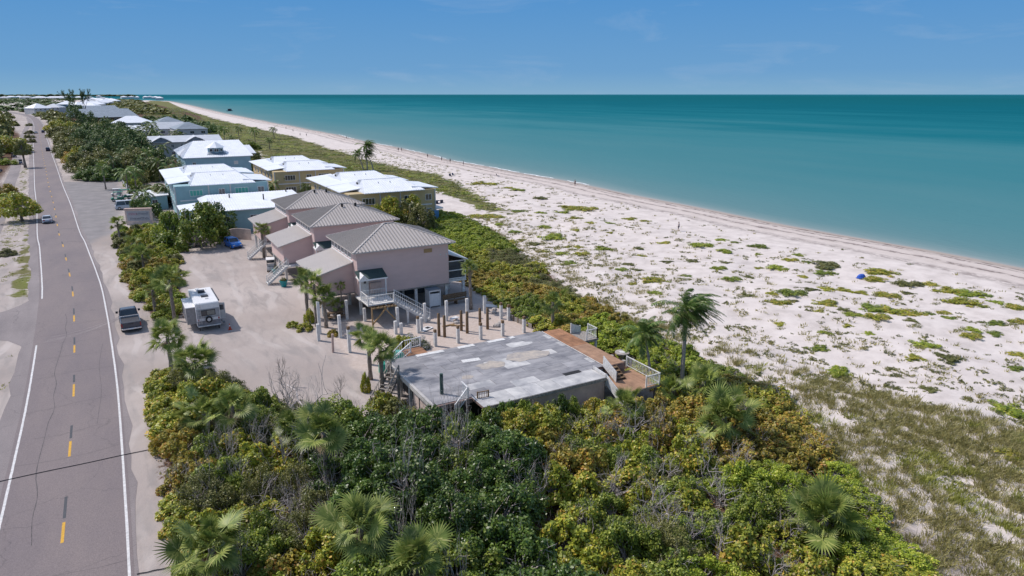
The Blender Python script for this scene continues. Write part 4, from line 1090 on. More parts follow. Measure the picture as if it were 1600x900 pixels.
for x, y, h, l in [(16.0,70.6,1.9,'thicker white stub nearest the open lot, left of the palm cluster'),
                   (16.7,72.8,3.7,'tallest white pile, standing between the palm trunks'),
                   (18.3,70.4,2.6,'slim white pile right of the palm cluster'),
                   (17.9,65.6,2.8,'thick white pile with a splintered top by the pink post'),
                   (18.6,61.4,1.4,'short white pile behind the twin palm crowns'),
                   (20.8,76.3,2.35,'white pile under the left corner of the near pink house'),
                   (22.4,74.6,1.6,'white stub below the pine-framed landing, left one'),
                   (25.2,71.2,2.2,'white pile below the pine-framed landing, right one'),
                   (24.0,68.6,1.5,'short white pile behind the flowering bush, left one'),
                   (24.5,68.2,1.3,'short white pile behind the flowering bush, right one'),
                   (26.3,67.7,1.95,'white pile with brown top at the foot of the outside stairs'),
                   (26.8,68.0,1.6,'plain white pile beside the foot of the outside stairs')]:
    white_pile(x, y, h, l, cap='top' in l)
BPm = MB().cyl((0,0,0),(0,0,1),.17,.15,10).mesh('brown_pile', M['wood_brown'], True)
for x, y, h, l in [(27.9,65.6,2.6,'left post of the leftmost pair of round brown posts'), (28.3,65.0,2.45,'right post of the leftmost pair of round brown posts'),
                   (30.8,66.0,2.35,'left post of the middle pair of round brown posts'), (31.0,64.9,2.5,'right post of the middle pair of round brown posts'),
                   (33.4,66.5,2.1,'left post of the rightmost pair of round brown posts'), (33.6,65.0,2.5,'right post of the rightmost pair of round brown posts')]:
    o = inst('brown_round_pile', BPm, (x, y, 0), scale=(1, 1, h)); tag(o, l, 'post', 'brown round piles in pairs')
o = MB().cyl((0,0,0),(.05,0,2.0),.13,.12,8).build('pink_post', M['terracotta']); o.location = (16.4, 66.4, 0); tag(o, 'lone pinkish brown post standing on the open sand lot', 'post')

# retaining boards by the hedge, plank, scattered debris
t = thing('plank_edging', 'low grey plank edging between the sand and the hedge', 'fence', (0, 0, 0))
for k in range(5):
    a = Vector((37.5, 67.0, .25)).lerp(Vector((38.0, 62.6, .25)), k / 5); b = Vector((37.5, 67.0, .25)).lerp(Vector((38.0, 62.6, .25)), (k + .97) / 5)
    for zz in (.12, .30, .48): MB().beam((a.x, a.y, zz), (b.x, b.y, zz), .05, .16).build('plank', M['wood_grey'], t)
    MB().box(a.x - .06, a.x + .06, a.y - .1, a.y + .02, 0, .65).build('stake', M['wood_brown'], t)
def rubble(x, y, s, label, m='rock'):
    mb = MB(); r_ = random.Random(int(x * 97 + y * 31))
    rings = []
    for zz, f in ((0, 1), (.35, 1.05), (.7, .8), (.8, .3)):
        rings.append([(s * f * r_.uniform(.75, 1.1) * math.cos(a * math.pi / 3.5), s * f * r_.uniform(.6, .9) * math.sin(a * math.pi / 3.5), s * zz * .8) for a in range(7)])
    mb.loft(rings)
    o = mb.build('concrete_lump', M[m]); o.location = (x, y, 0); o.rotation_euler = (0, 0, r_.uniform(0, 3)); tag(o, label, 'rubble', 'broken concrete lumps on the sand')
for x, y, s, l in [(35.0,65.3,.55,'largest pale lump, right of the rightmost brown post pair'),(35.7,65.8,.5,'lump touching the largest one on its right'),(35.4,68.2,.3,'small lump behind the rightmost brown post pair'),
                   (36.6,71.0,.35,'lump at the edge of the house shadow, left one'),(37.6,70.9,.4,'lump at the edge of the house shadow, right one'),(31.4,68.6,.4,'flat lump behind the middle brown post pair'),(37.0,69.8,.45,'lump just left of the hedge edging')]:
    rubble(x, y, s, l)
t = thing('white_door_slab', 'white discarded door lying on the sand left of the brown posts', 'door slab', (27.4, 68.3, .05), .5)
MB().box(-.9, .9, -.45, .45, 0, .06).build('slab', M['white'], t); MB().box(.1, .7, -.25, .25, .061, .075).build('dark_opening', M['dark'], t)
t = thing('broken_white_frame', 'broken white chair-like frame lying behind the middle brown posts', 'debris', (31.6, 69.6, 0), .3)
MB().box(-.5, .5, -.3, .3, .3, .38).build('top', M['white'], t); MB().box(-.5, -.42, -.3, .3, 0, .3).build('leg', M['white'], t); MB().box(.2, .28, -.3, .3, 0, .3).build('leg', M['white'], t)
for x, y, a, l in [(30.2,68.2,.2,'tan timber offcut left of the middle brown posts'),(31.1,67.6,-.5,'tan timber offcut leaning nearest the middle brown posts')]:
    o = MB().box(-.8, .8, -.08, .08, 0, .14).build('timber_offcut', M['wood_new']); o.location = (x, y, 0.01); o.rotation_euler = (0, .05, a); tag(o, l, 'timber', 'timber offcuts')
o = MB().box(-1.1, 1.1, -.5, .5, 0, .05).build('pale_board', M['white_worn']); o.location = (38.0, 72.4, .06); o.rotation_euler = (.05, .1, -.3); tag(o, 'pale board lying at the hedge corner of the shaded yard', 'board')

# shower cubicle and bench under the near pink house
t = thing('shower_cubicle', 'small white outdoor cubicle with louvred door under the near pink house', 'cubicle', (31.0, 75.6, 0))
MB().box(0, .08, 0, 1.4, .15, 2.2).build('side_panel', M['offwhite'], t); MB().box(1.42, 1.5, 0, 1.4, .15, 2.2).build('side_panel', M['offwhite'], t)
MB().box(.1, 1.4, -.02, .06, .15, 1.75).build('door', M['white'], t); MB().box(.1, 1.4, 0, .05, 2.0, 2.2).build('header', M['white'], t)
MB().box(.12, 1.38, .3, .34, 1.75, 2.0).build('dark_opening', M['dark'], t); MB().box(-.05, 1.55, -.05, 1.45, 2.2, 2.26).build('roof', M['slate_roof'], t)
for xx in (.0, 1.42): MB().box(xx, xx + .1, -.06, .03, 0, 2.2).build('post', M['white'], t)
t = thing('timber_bench', 'long brown timber bench in the shade under the near pink house', 'bench', (33.0, 75.2, 0), .05)
for k in range(3): MB().box(0, 3.4, .1 + .2 * k, .27 + .2 * k, .48, .54).build('seat_plank', M['wood_brown'], t)
for k in range(3): MB().box(0, 3.4, .74, .79, .65 + .22 * k, .84 + .22 * k).build('back_plank', M['wood_brown'], t)
for xx in (.1, 1.65, 3.2): MB().box(xx, xx + .1, .1, .75, 0, .48).build('leg', M['wood_brown'], t)
for xx in (.1, 1.65, 3.2): MB().box(xx, xx + .08, .795, .86, 0, 1.3).build('back_post', M['wood_brown'], t)
t = thing('picnic_table', 'dark picnic table in the shade beside the thin palm at the pink house', 'table', (19.6, 77.4, 0), .1)
MB().box(-1, 1, -.4, .4, .7, .76).build('table_top', M['wood_brown'], t)
for s in (-1, 1):
    MB().box(-1, 1, s*.75 - .14, s*.75 + .14, .42, .47).build('bench_seat', M['wood_brown'], t)
    MB().box(s*.7 - .05, s*.7 + .05, -.8, .8, .35, .42).build('cross_bar', M['wood_brown'], t); MB().box(s*.7 - .05, s*.7 + .05, -.35, .35, 0, .7).build('leg', M['wood_brown'], t)
# round stone table by the hedge path
t = thing('round_stone_table', 'round pale stone table on a pedestal by the seaward deck', 'table', (40.9, 50.0, 0))
MB().cyl((0,0,.78),(0,0,.9),.72,.72,20).build('table_top', M['rock'], t, smooth=False)
MB().cyl((0,0,.9),(0,0,.93),.30,.30,14).build('centre_ring', M['white_worn'], t)
MB().cyl((0,0,0),(0,0,.78),.34,.22,12).build('pedestal', M['rock'], t)
for a in (.6, 2.3, 4.2, 5.4):
    MB().cyl((1.05*math.cos(a),1.05*math.sin(a),0),(1.05*math.cos(a),1.05*math.sin(a),.42),.2,.22,8).build('stool', M['rock'], t)
# teal planters, small pots
def pot(x, y, s, label, m, plant='lime', group=None):
    t = thing('planter', label, 'planter', (x, y, 0), 0, group)
    MB().cyl((0,0,0),(0,0,.8*s),.34*s,.52*s,14).build('pot', m, t, smooth=False)
    MB().cyl((0,0,.8*s),(0,0,.86*s),.57*s,.57*s,14).build('rim', m, t)
    return t

# ------------------------------------------------------------------ vehicles
def wheel(parent, x, y, r=.34, w=.22):
    side = 1 if y > 0 else -1
    o = MB().cyl((0,-w/2,0),(0,w/2,0),r,r,18).build('wheel', M['rubber'], parent, (x, y, r))
    MB().cyl((0, side*w/2, 0), (0, side*(w/2 + .012), 0), r*.6, r*.56, 12).build('rim', M['chrome'], o)
    return o
def body_ring(x, zs, half, z0):
    return [(x, -half, z0), (x, -half*1.0, zs*.55 + z0*.45), (x, -half*.97, zs*.9 + z0*.1), (x, -half*.88, zs), (x, half*.88, zs), (x, half*.97, zs*.9 + z0*.1), (x, half, zs*.55 + z0*.45), (x, half, z0)]
def make_car(paint, L_=4.5, W_=1.8, H_=1.45, kind='sedan'):
    """car along +x (front at +x), origin at the ground below its centre"""
    t = thing('car', '', 'car')
    h = W_/2; z0 = .22
    if kind == 'sedan': prof = [(-L_/2,.70,.86),(-L_/2+.12,.88,.95),(-L_/2+.8,.95,1),(L_/2-1.25,.92,1),(L_/2-.35,.80,.97),(L_/2-.05,.62,.85),(L_/2,.5,.78)]
    else: prof = [(-L_/2,.75,.88),(-L_/2+.08,1.0,.97),(-L_/2+.8,1.05,1),(L_/2-1.25,1.03,1),(L_/2-.35,.93,.97),(L_/2-.05,.70,.88),(L_/2,.5,.8)]
    b = MB(); b.loft([body_ring(x, z, h*k, z0) for x, z, k in prof])
    b.build('body', paint, t, smooth=False, bevel=.03)
    if kind == 'sedan': cab = [(-L_/2+.55,.90,-L_/2+1.25),(L_/2-1.35,.90,L_/2-2.15)]
    else: cab = [(-L_/2+.10,1.0,-L_/2+.45),(L_/2-1.25,1.0,L_/2-2.0)]
    zb = cab[0][1]; xb0, xt0 = cab[0][0], cab[0][2]; xb1, xt1 = cab[1][0], cab[1][2]
    hb, ht = h*.90, h*.72
    g = MB(); g.add([(xb0,-hb,zb-.03),(xb1,-hb,zb-.03),(xb1,hb,zb-.03),(xb0,hb,zb-.03),(xt0,-ht,H_-.06),(xt1,-ht,H_-.06),(xt1,ht,H_-.06),(xt0,ht,H_-.06)], [(0,1,5,4),(1,2,6,5),(2,3,7,6),(3,0,4,7),(4,5,6,7)])
    g.build('glasshouse', M['glass'], t)
    r = MB(); r.add([(xt0-.03,-ht-.02,H_-.06),(xt1+.03,-ht-.02,H_-.06),(xt1+.03,ht+.02,H_-.06),(xt0-.03,ht+.02,H_-.06),(xt0+.05,-ht+.08,H_),(xt1-.05,-ht+.08,H_),(xt1-.05,ht-.08,H_),(xt0+.05,ht-.08,H_)], [(0,1,5,4),(1,2,6,5),(2,3,7,6),(3,0,4,7),(4,5,6,7),(3,2,1,0)])
    r.build('roof', paint, t)
    p = MB()
    for s in (-1, 1):
        for (xa, xb) in ((xb0, xt0), (xb1, xt1), ((xb0+xb1)/2, (xt0+xt1)/2)):
            p.beam((xa, s*hb, zb-.02), (xb, s*(ht+.01), H_-.05), .08, .05)
    p.build('pillars', paint, t)
    for sx_ in (-L_/2+.78, L_/2-.82):
        for s in (-1, 1): wheel(t, sx_, s*(h-.08))
    for s in (-1, 1):
        MB().box(L_/2-.14, L_/2-.02, s*h*.62-.17, s*h*.62+.17, .56, .70).build('headlight', M['lamp'], t)
        MB().box(-L_/2-.015, -L_/2+.08, s*h*.62-.17, s*h*.62+.17, .66, .82).build('tail_light', M['red_light'], t)
        MB().box(xb1-.35, xb1-.2, s*(h+.08)-.1, s*(h+.08)+.1, zb, zb+.13).build('wing_mirror', paint, t)
    MB().box(L_/2-.10, L_/2+.02, -h*.7, h*.7, .26, .42).build('bumper', M['black_paint'], t)
    MB().box(-L_/2-.03, -L_/2+.08, -h*.75, h*.75, .28, .46).build('bumper', M['black_paint'], t)
    return t
def place(t, x, y, rz, label, group=None, z=.03):
    t.location = (x, y, z); t.rotation_euler = (0, 0, rz); tag(t, label, None, group)
ROADDIR = R(90)
c = make_car(M['silver_paint']); x, y = spot(76, 347.5); place(c, x - .2, y + .3, R(90 + 4.5), 'silver white saloon car driving in the left lane of the road', 'cars on the road')
c2 = make_car(M['navy_paint'], kind='suv', H_=1.7); x, y = spot(75.5, 236); place(c2, x, y, R(90+5), 'dark navy car driving away, nearer one of the distant pair', 'cars on the road')
x, y = spot(67.5, 207.5); c3 = clone(c2, (x, y, .03), R(90+5), 'dark navy car near the road end, beside the white one', 'cars on the road')
x, y = spot(56.5, 208.5); c4 = clone(c, (x, y, .03), R(90+5), 'pale car near the road end, coming in the left lane', 'cars on the road')
c5 = make_car(M['blue_paint'], 4.3, 1.85, 1.6, 'suv'); x, y = spot(364, 389); place(c5, x + .3, y + 1.8, R(-78), 'bright blue car parked nose out below the curved wall', z=0.01)
x, y = spot(116, 264); c6 = clone(c3, (x, y + 1, .01), R(92), 'dark car parked on the right verge by the tree edge', 'cars parked on the right verge')
x, y = spot(94, 225); c7 = clone(c3, (x, y, .01), R(96), 'dark car parked on the right verge farther along', 'cars parked on the right verge')
x, y = spot(3, 269); c8 = clone(c3, (x - 2, y, .01), R(40), 'dark car half hidden at the left edge of the view', 'cars parked on the left')

# pickup truck, rear to the camera
def make_pickup():
    t = thing('pickup_truck', 'dark pickup truck with silver tailgate parked on the sandy shoulder, rear towards us', 'pickup truck')
    h = .98; z0 = .38
    b = MB()
    b.loft([body_ring(x, z, h*k, z0) for x, z, k in [(.15,1.18,1),(1.9,1.16,1),(2.55,1.06,.97),(2.85,.88,.9),(2.9,.6,.85)]])
    b.build('body', M['dark_paint'], t, bevel=.03)
    MB().box(-2.7, .14, -h, -h+.1, z0, 1.22).build('bed_side', M['dark_paint'], t, bevel=.02)
    MB().box(-2.7, .14, h-.1, h, z0, 1.22).build('bed_side', M['dark_paint'], t, bevel=.02)
    MB().box(-2.65, .14, -h+.1, h-.1, .6, .68).build('bed_floor', M['black_paint'], t)
    MB().box(-2.62, -.6, -h+.12, h-.12, 1.10, 1.14).build('bed_cover', M['black_paint'], t)
    MB().box(-.35, -.1, -h+.05, h-.05, 1.0, 1.30).build('tool_box', M['chrome'], t, bevel=.02)
    tg = MB().box(-2.76, -2.70, -h+.05, h-.05, .62, 1.2).build('tailgate', M['dark_paint'], t, bevel=.015)
    MB().box(-2.775, -2.762, -.22, .22, 1.0, 1.08).build('handle', M['black_paint'], tg)
    MB().box(-2.95, -2.72, -h+.02, h-.02, .42, .60).build('rear_bumper', M['chrome'], t, bevel=.03)
    MB().box(-2.965, -2.951, -.2, .2, .45, .57).build('number_plate', M['white'], t)
    MB().box(2.86, 3.02, -h+.05, h-.05, .42, .66).build('front_bumper', M['chrome'], t, bevel=.03)
    g = MB(); hb, ht = .90, .72
    g.add([(.18,-hb,1.14),(2.25,-hb,1.14),(2.25,hb,1.14),(.18,hb,1.14),(.42,-ht,1.84),(1.5,-ht,1.84),(1.5,ht,1.84),(.42,ht,1.84)], [(0,1,5,4),(1,2,6,5),(2,3,7,6),(3,0,4,7),(4,5,6,7)])
    g.build('cab_glass', M['glass'], t)
    r = MB(); r.add([(.38,-ht-.03,1.84),(1.55,-ht-.03,1.84),(1.55,ht+.03,1.84),(.38,ht+.03,1.84),(.5,-ht+.1,1.91),(1.4,-ht+.1,1.91),(1.4,ht-.1,1.91),(.5,ht-.1,1.91)], [(0,1,5,4),(1,2,6,5),(2,3,7,6),(3,0,4,7),(4,5,6,7),(3,2,1,0)])
    r.build('roof', M['dark_paint'], t)
    p = MB()
    for s in (-1, 1):
        for (xa, xb) in ((.18,.42),(2.25,1.5),(1.2,1.0)): p.beam((xa, s*hb, 1.14), (xb, s*(ht+.01), 1.85), .09, .06)
    p.build('pillars', M['dark_paint'], t)
    for x in (-1.75, 1.85):
        for s in (-1, 1): wheel(t, x, s*(h-.1), .40, .27)
    for s in (-1, 1):
        MB().box(-2.78, -2.66, s*(h-.06)-.06, s*(h-.06)+.06, .72, 1.1).build('tail_light', M['red_light'], t)
        MB().box(2.8, 2.92, s*.72-.14, s*.72+.14, .72, .9).build('headlight', M['lamp'], t)
        MB().box(1.75, 1.9, s*(h+.16)-.12, s*(h+.16)+.12, 1.16, 1.4).build('wing_mirror', M['black_paint'], t)
    return t
pk = make_pickup(); pk.location = (-1.55, 86.2, .02); pk.rotation_euler = (0, 0, R(92.5))

# travel trailer
def make_trailer():
    t = thing('travel_trailer', 'white travel trailer with slide-out and rear spare wheel parked beyond the palms', 'caravan')
    W_, L_, Z0, Z1 = 2.45, 8.2, .62, 3.25
    b = MB(); pr = []
    for x, zt, k in ((-L_/2, Z1-.1, 1), (-L_/2+.12, Z1, 1), (L_/2-1.1, Z1, 1), (L_/2-.35, Z1-.5, 1), (L_/2, 1.6, 1)):
        pr.append((x, zt))
    sec = [(-L_/2, Z0), (L_/2-.1, Z0), (L_/2, 1.5), (L_/2-.3, Z1-.6), (L_/2-1.0, Z1), (-L_/2+.15, Z1), (-L_/2, Z1-.12)]
    n = len(sec)
    vs = [(x, -W_/2, z) for x, z in sec] + [(x, W_/2, z) for x, z in sec]
    b.add(vs, [tuple(range(n)), tuple(range(2*n-1, n-1, -1))] + [(k, k+n, (k+1) % n+n, (k+1) % n) for k in range(n)])
    b.build('body', M['white'], t, bevel=.04)
    rr = -L_/2
    MB().box(rr-.02, rr-.002, -W_/2+.06, W_/2-.06, 1.5, 2.55).build('rear_panel', mat('grey_band', (.33,.33,.34), .5), t)
    wn_ = MB().box(rr-.06, rr-.022, -.75, .75, 1.78, 2.42).build('rear_window', M['black_paint'], t)
    MB().box(rr-.075, rr-.062, -.68, .1, 1.85, 2.35).build('pane', mat('tinted_grey_pane', (.22,.22,.20), .2), wn_)
    MB().box(rr-.075, rr-.062, .14, .68, 1.85, 2.35).build('pane', M['glass'], wn_)
    MB().box(rr-.03, rr-.003, -W_/2+.02, W_/2-.02, .66, 1.2).build('lower_band', mat('mid_grey_band', (.2,.2,.22), .5), t)
    sw = MB().cyl((rr-.32,0,1.35),(rr-.08,0,1.35),.36,.36,18).build('spare_wheel', M['rubber'], t)
    MB().cyl((rr-.335,0,1.35),(rr-.32,0,1.35),.17,.2,12).build('rim', M['offwhite'], sw)
    MB().box(rr-.18, rr-.03, -W_/2+.05, W_/2-.05, .56, .66).build('rear_bumper', M['white_worn'], t)
    ld = MB()
    for yy in (.75, 1.05): ld.beam((rr-.14, yy, .9), (rr-.14, yy, Z1+.1), .035, .035)
    for k in range(8): ld.beam((rr-.14, .75, 1.05+.3*k), (rr-.14, 1.05, 1.05+.3*k), .03, .03)
    ld.build('ladder', M['offwhite'], t)
    for s in (-1, 1): MB().box(rr-.05, rr-.004, s*1.05-.07, s*1.05+.07, 1.25, 1.45).build('tail_light', M['red_light'], t)
    # slide-out on the left (+y when facing +x)
    so = MB().box(-L_/2+.5, .8, W_/2, W_/2+.95, .85, 2.75).build('slide_out', mat('grey_slide', (.26,.25,.25), .6), t, bevel=.02)
    MB().box(-L_/2+.45, .85, W_/2, W_/2+1.0, 2.75, 2.83).build('slide_roof', M['white'], so)
    for xx, yy, w_, d_, h_, key in ((2.6,.3,.36,.36,.14,'white'),(1.8,.25,.4,.4,.18,'white'),(.9,.0,.7,.7,.26,'black_paint'),(-1.1,-.1,.75,.75,.12,'black_paint'),(-2.2,-.2,.5,.35,.06,'offwhite'),(2.0,-.6,.6,.1,.05,'offwhite')):
        MB().box(xx-w_/2, xx+w_/2, yy-d_/2, yy+d_/2, Z1+.002, Z1+h_).build('roof_unit', M[key], t, bevel=.02)
    MB().cyl((-3.2,-W_/2-.1,Z1-.12),(2.6,-W_/2-.1,Z1-.12),.09,.09,8).build('awning_roll', M['black_paint'], t)
    dr = MB().box(0, .68, -.03, .03, .85, 2.75).build('entry_door', M['offwhite'], t, (-2.9, -W_/2 - .03, 0)); dr.rotation_euler = (0, 0, R(-105))
    MB().box(.12, .56, -.036, .036, 1.9, 2.5).build('pane', M['glass'], dr)
    MB().box(-2.95, -2.2, -W_/2-.012, -W_/2-.002, .85, 2.75).build('doorway', M['dark'], t)
    for k in range(2): MB().box(-2.9, -2.3, -W_/2-.3-.28*k, -W_/2-.03-.28*k, .55-.25*k, .6-.25*k).build('step', M['black_paint'], t)
    for xx in (-.75, .1):
        for s in (-1, 1): wheel(t, xx, s*(W_/2-.12), .36, .22)
    MB().beam((L_/2, -.6, .6), (L_/2+1.2, 0, .55), .1, .1).build('tow_bar', M['black_paint'], t); MB().beam((L_/2, .6, .6), (L_/2+1.2, 0, .55), .1, .1).build('tow_bar', M['black_paint'], t)
    MB().cyl((L_/2+1.15,0,0),(L_/2+1.15,0,.6),.05,.05,6).build('jack', M['black_paint'], t)
    for s in (-1, 1): MB().box(rr+.3, rr+.42, s*1.0-.05, s*1.0+.05, 0, .6).build('stabiliser', M['black_paint'], t)
    MB().box(-L_/2+.2, L_/2-.4, -W_/2+.3, W_/2-.3, .45, .62).build('chassis', M['black_paint'], t)
    return t
tr = make_trailer(); tr.location = (6.15, 83.9, .01); tr.rotation_euler = (0, 0, R(91))
tr.scale = (.95, 1, 1)
def cone(x, y, label):
    t = thing('traffic_cone', label, 'traffic cone', (x, y, 0.005))
    MB().box(-.19, .19, -.19, .19, 0, .04).build('base', M['orange'], t); MB().cyl((0,0,.04),(0,0,.72),.14,.03,12).build('cone_body', M['orange'], t)
    MB().cyl((0,0,.40),(0,0,.52),.092,.074,12).build('reflective_band', M['white'], t)
cone(8.2, 79.2, 'orange traffic cone with white band behind the travel trailer')

# golf carts
def make_cart(paint, roofm):
    t = thing('golf_cart', '', 'golf cart')
    b = MB(); sec = [(-1.15,.3),(1.2,.3),(1.25,.62),(.75,.85),(.62,.42),(.1,.42),(.1,.75),(-1.0,.8),(-1.15,.6)]
    n = len(sec); vs = [(x, -.58, z) for x, z in sec] + [(x, .58, z) for x, z in sec]
    b.add(vs, [tuple(range(n)), tuple(range(2*n-1, n-1, -1))] + [(k, k+n, (k+1) % n+n, (k+1) % n) for k in range(n)])
    b.build('body', paint, t)
    MB().box(-.75, -.15, -.52, .52, .80, .9).build('seat', M['offwhite'], t); MB().box(-.85, -.75, -.52, .52, .85, 1.25).build('backrest', M['offwhite'], t)
    MB().box(-1.1, .75, -.62, .62, 1.82, 1.9).build('roof', roofm, t, bevel=.03)
    for xx in (-.95, .7):
        for s in (-1, 1): MB().beam((xx, s*.52, .7), (xx*.9, s*.52, 1.83), .04, .04).build('strut', M['black_paint'], t)
    MB().box(.66, .68, -.5, .5, 1.0, 1.8).build('windscreen', M['glass'], t)
    for xx in (-.8, .85):
        for s in (-1, 1): wheel(t, xx, s*.5, .23, .18)
    return t
k1 = make_cart(M['offwhite'], M['white']); place(k1, -2.1, 206.0, R(185), 'white roofed golf cart farthest along the cart row', 'golf carts parked by the white fence', .02)
k2 = make_cart(M['green_cart'], M['green_cart']); place(k2, -0.4, 199.0, R(182), 'green golf cart in the parked row', 'golf carts parked by the white fence', .02); k2.scale = (1.25,)*3
k3 = clone(k2, (-1.9, 195.6, .02), R(185), 'second green golf cart just in front of the first', 'golf carts parked by the white fence'); k3.scale = (1.2,)*3
k4 = clone(k1, (0.9, 191.5, .02), R(185), 'pale roofed golf cart nearest the white van', 'golf carts parked by the white fence')
k5 = make_cart(M['navy_paint'], M['black_paint']); x, y = spot(33, 257); place(k5, x, y, R(95), 'dark golf cart driving along the bike path', 'golf carts on the bike path', .03)
x, y = spot(22, 246); clone(k5, (x, y, .02), R(120), 'dark golf cart at the left edge of the bike path', 'golf carts on the bike path')
x, y = spot(281, 313); clone(k1, (x, y, .0), R(60), 'white golf cart beside the aqua villa wall', 'golf carts by the aqua villa')
x, y = spot(423, 424); clone(k1, (x+.2, y + .6, .0), R(80), 'white roofed golf cart under the middle pink house', 'golf carts under the pink houses')
v_ = make_car(M['silver_paint'], 5.6, 2.0, 2.0, 'suv'); place(v_, 0.2, 181.0, R(6), 'long white van parked side-on behind the stucco sign', z=.02)

# stucco sign: two illegible lines of lettering
t = thing('stucco_sign', 'pink topped stucco sign with two lines of dark lettering beside the shoulder palm', 'sign', (-.7, 157.6, .35), R(-20))
MB().box(0, 4.9, 0, .7, -.35, 2.75).build('sign_wall', M['found_wall'], t); MB().box(-.12, 5.02, -.12, .82, 2.75, 3.0).build('cap', M['terracotta'], t)
MB().box(.35, 4.6, -.04, -.002, .5, 2.45).build('face', M['sign_face'], t)
r_ = random.Random(3)
for z0_, z1_, x0, x1, key in ((1.65, 2.12, .7, 2.1, 'sign_red'), (1.65, 2.12, 2.25, 4.4, 'sign_ink'), (.72, 1.15, .9, 4.4, 'sign_ink')):
    x = x0
    while x < x1:
        w = r_.uniform(.1, .2); mb = MB()
        mb.box(x, x + .05, -.052, -.042, z0_, z1_); mb.box(x + .05, x + w, -.052, -.042, (z0_ + z1_) / 2 - .04, (z0_ + z1_) / 2 + .04) if r_.random() < .6 else mb.box(x + .05, x + w, -.052, -.042, z1_ - .08, z1_)
        mb.build('letter', M[key], t); x += w + .09
# white fences and walls
t = thing('white_wall', 'low white wall behind the cart parking, joining the tree edge and the annex', 'wall', (0, 0, 0))
MB().box(-4.0, 2.5, 244.0, 244.3, 0, 1.9).build('wall_panel', M['aqua_blue'], t); MB().box(3.2, 10.0, 238.0, 238.3, 0, 1.9).build('wall_panel', M['aqua_blue'], t)
t = thing('white_picket_fence', 'white fence running from the carts down to the sign', 'fence', (0, 0, 0))
fp = [(-0.4,232),(0.2,224),(1.2,212),(2.2,196),(3.0,184),(3.6,176)]
for a, b in zip(fp, fp[1:]):
    n = int(math.dist(a, b) / 2.4)
    for k in range(n):
        q0 = Vector((*a, 0)).lerp(Vector((*b, 0)), k/n); q1 = Vector((*a, 0)).lerp(Vector((*b, 0)), (k+.96)/n)
        MB().beam((q0.x,q0.y,.75),(q1.x,q1.y,.75),.08,1.1).build('fence_panel', M['white'], t); MB().box(q0.x-.09,q0.x+.09,q0.y-.09,q0.y+.09,0,1.5).build('post', M['white'], t)
t = thing('curved_beige_wall', 'curved pale wall behind the bright blue car', 'wall', (0, 0, 0))
mb = MB(); pts = []
for k in range(13):
    f = k/12; pts.append((13.2 + 5.6*f, 131.8 + 2.0*math.sin(f*math.pi*.9) - 3.0*f))
for k in range(12):
    hh0 = .5 + 1.5*math.sin(math.pi*min(1, k/8)*.5); hh1 = .5 + 1.5*math.sin(math.pi*min(1, (k+1)/8)*.5)
    a, b = pts[k], pts[k+1]; mb.add([(a[0],a[1],0),(b[0],b[1],0),(b[0],b[1],hh1),(a[0],a[1],hh0),(a[0],a[1]+.25,0),(b[0],b[1]+.25,0),(b[0],b[1]+.25,hh1),(a[0],a[1]+.25,hh0)], [(0,1,2,3),(7,6,5,4),(4,5,1,0),(6,7,3,2)])
mb.build('wall_panel', M['found_wall'], t)
# white statue-like ornament cluster near the sign
x, y = spot(241, 344)
t = thing('white_garden_ornament', 'white garden ornament group right of the stucco sign', 'ornament', (x, y, 0))
MB().cyl((0,0,0),(0,0,.8),.5,.35,8).build('pedestal', M['white'], t); MB().cyl((0,0,.8),(.15,0,2.1),.3,.12,8).build('figure', M['white'], t); MB().cyl((-.8,.2,0),(-.6,.2,1.2),.35,.15,7).build('figure', M['white'], t)

# dark cables lying across the road and the shoulder
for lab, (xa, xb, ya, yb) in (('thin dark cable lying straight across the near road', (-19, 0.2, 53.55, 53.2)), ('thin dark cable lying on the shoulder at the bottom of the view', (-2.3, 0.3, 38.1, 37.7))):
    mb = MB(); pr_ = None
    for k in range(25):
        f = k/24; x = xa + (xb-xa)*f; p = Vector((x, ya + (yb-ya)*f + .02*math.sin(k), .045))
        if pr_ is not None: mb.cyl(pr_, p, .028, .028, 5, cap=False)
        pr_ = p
    o = mb.build('road_cable', M['black_paint']); tag(o, lab, 'cable')

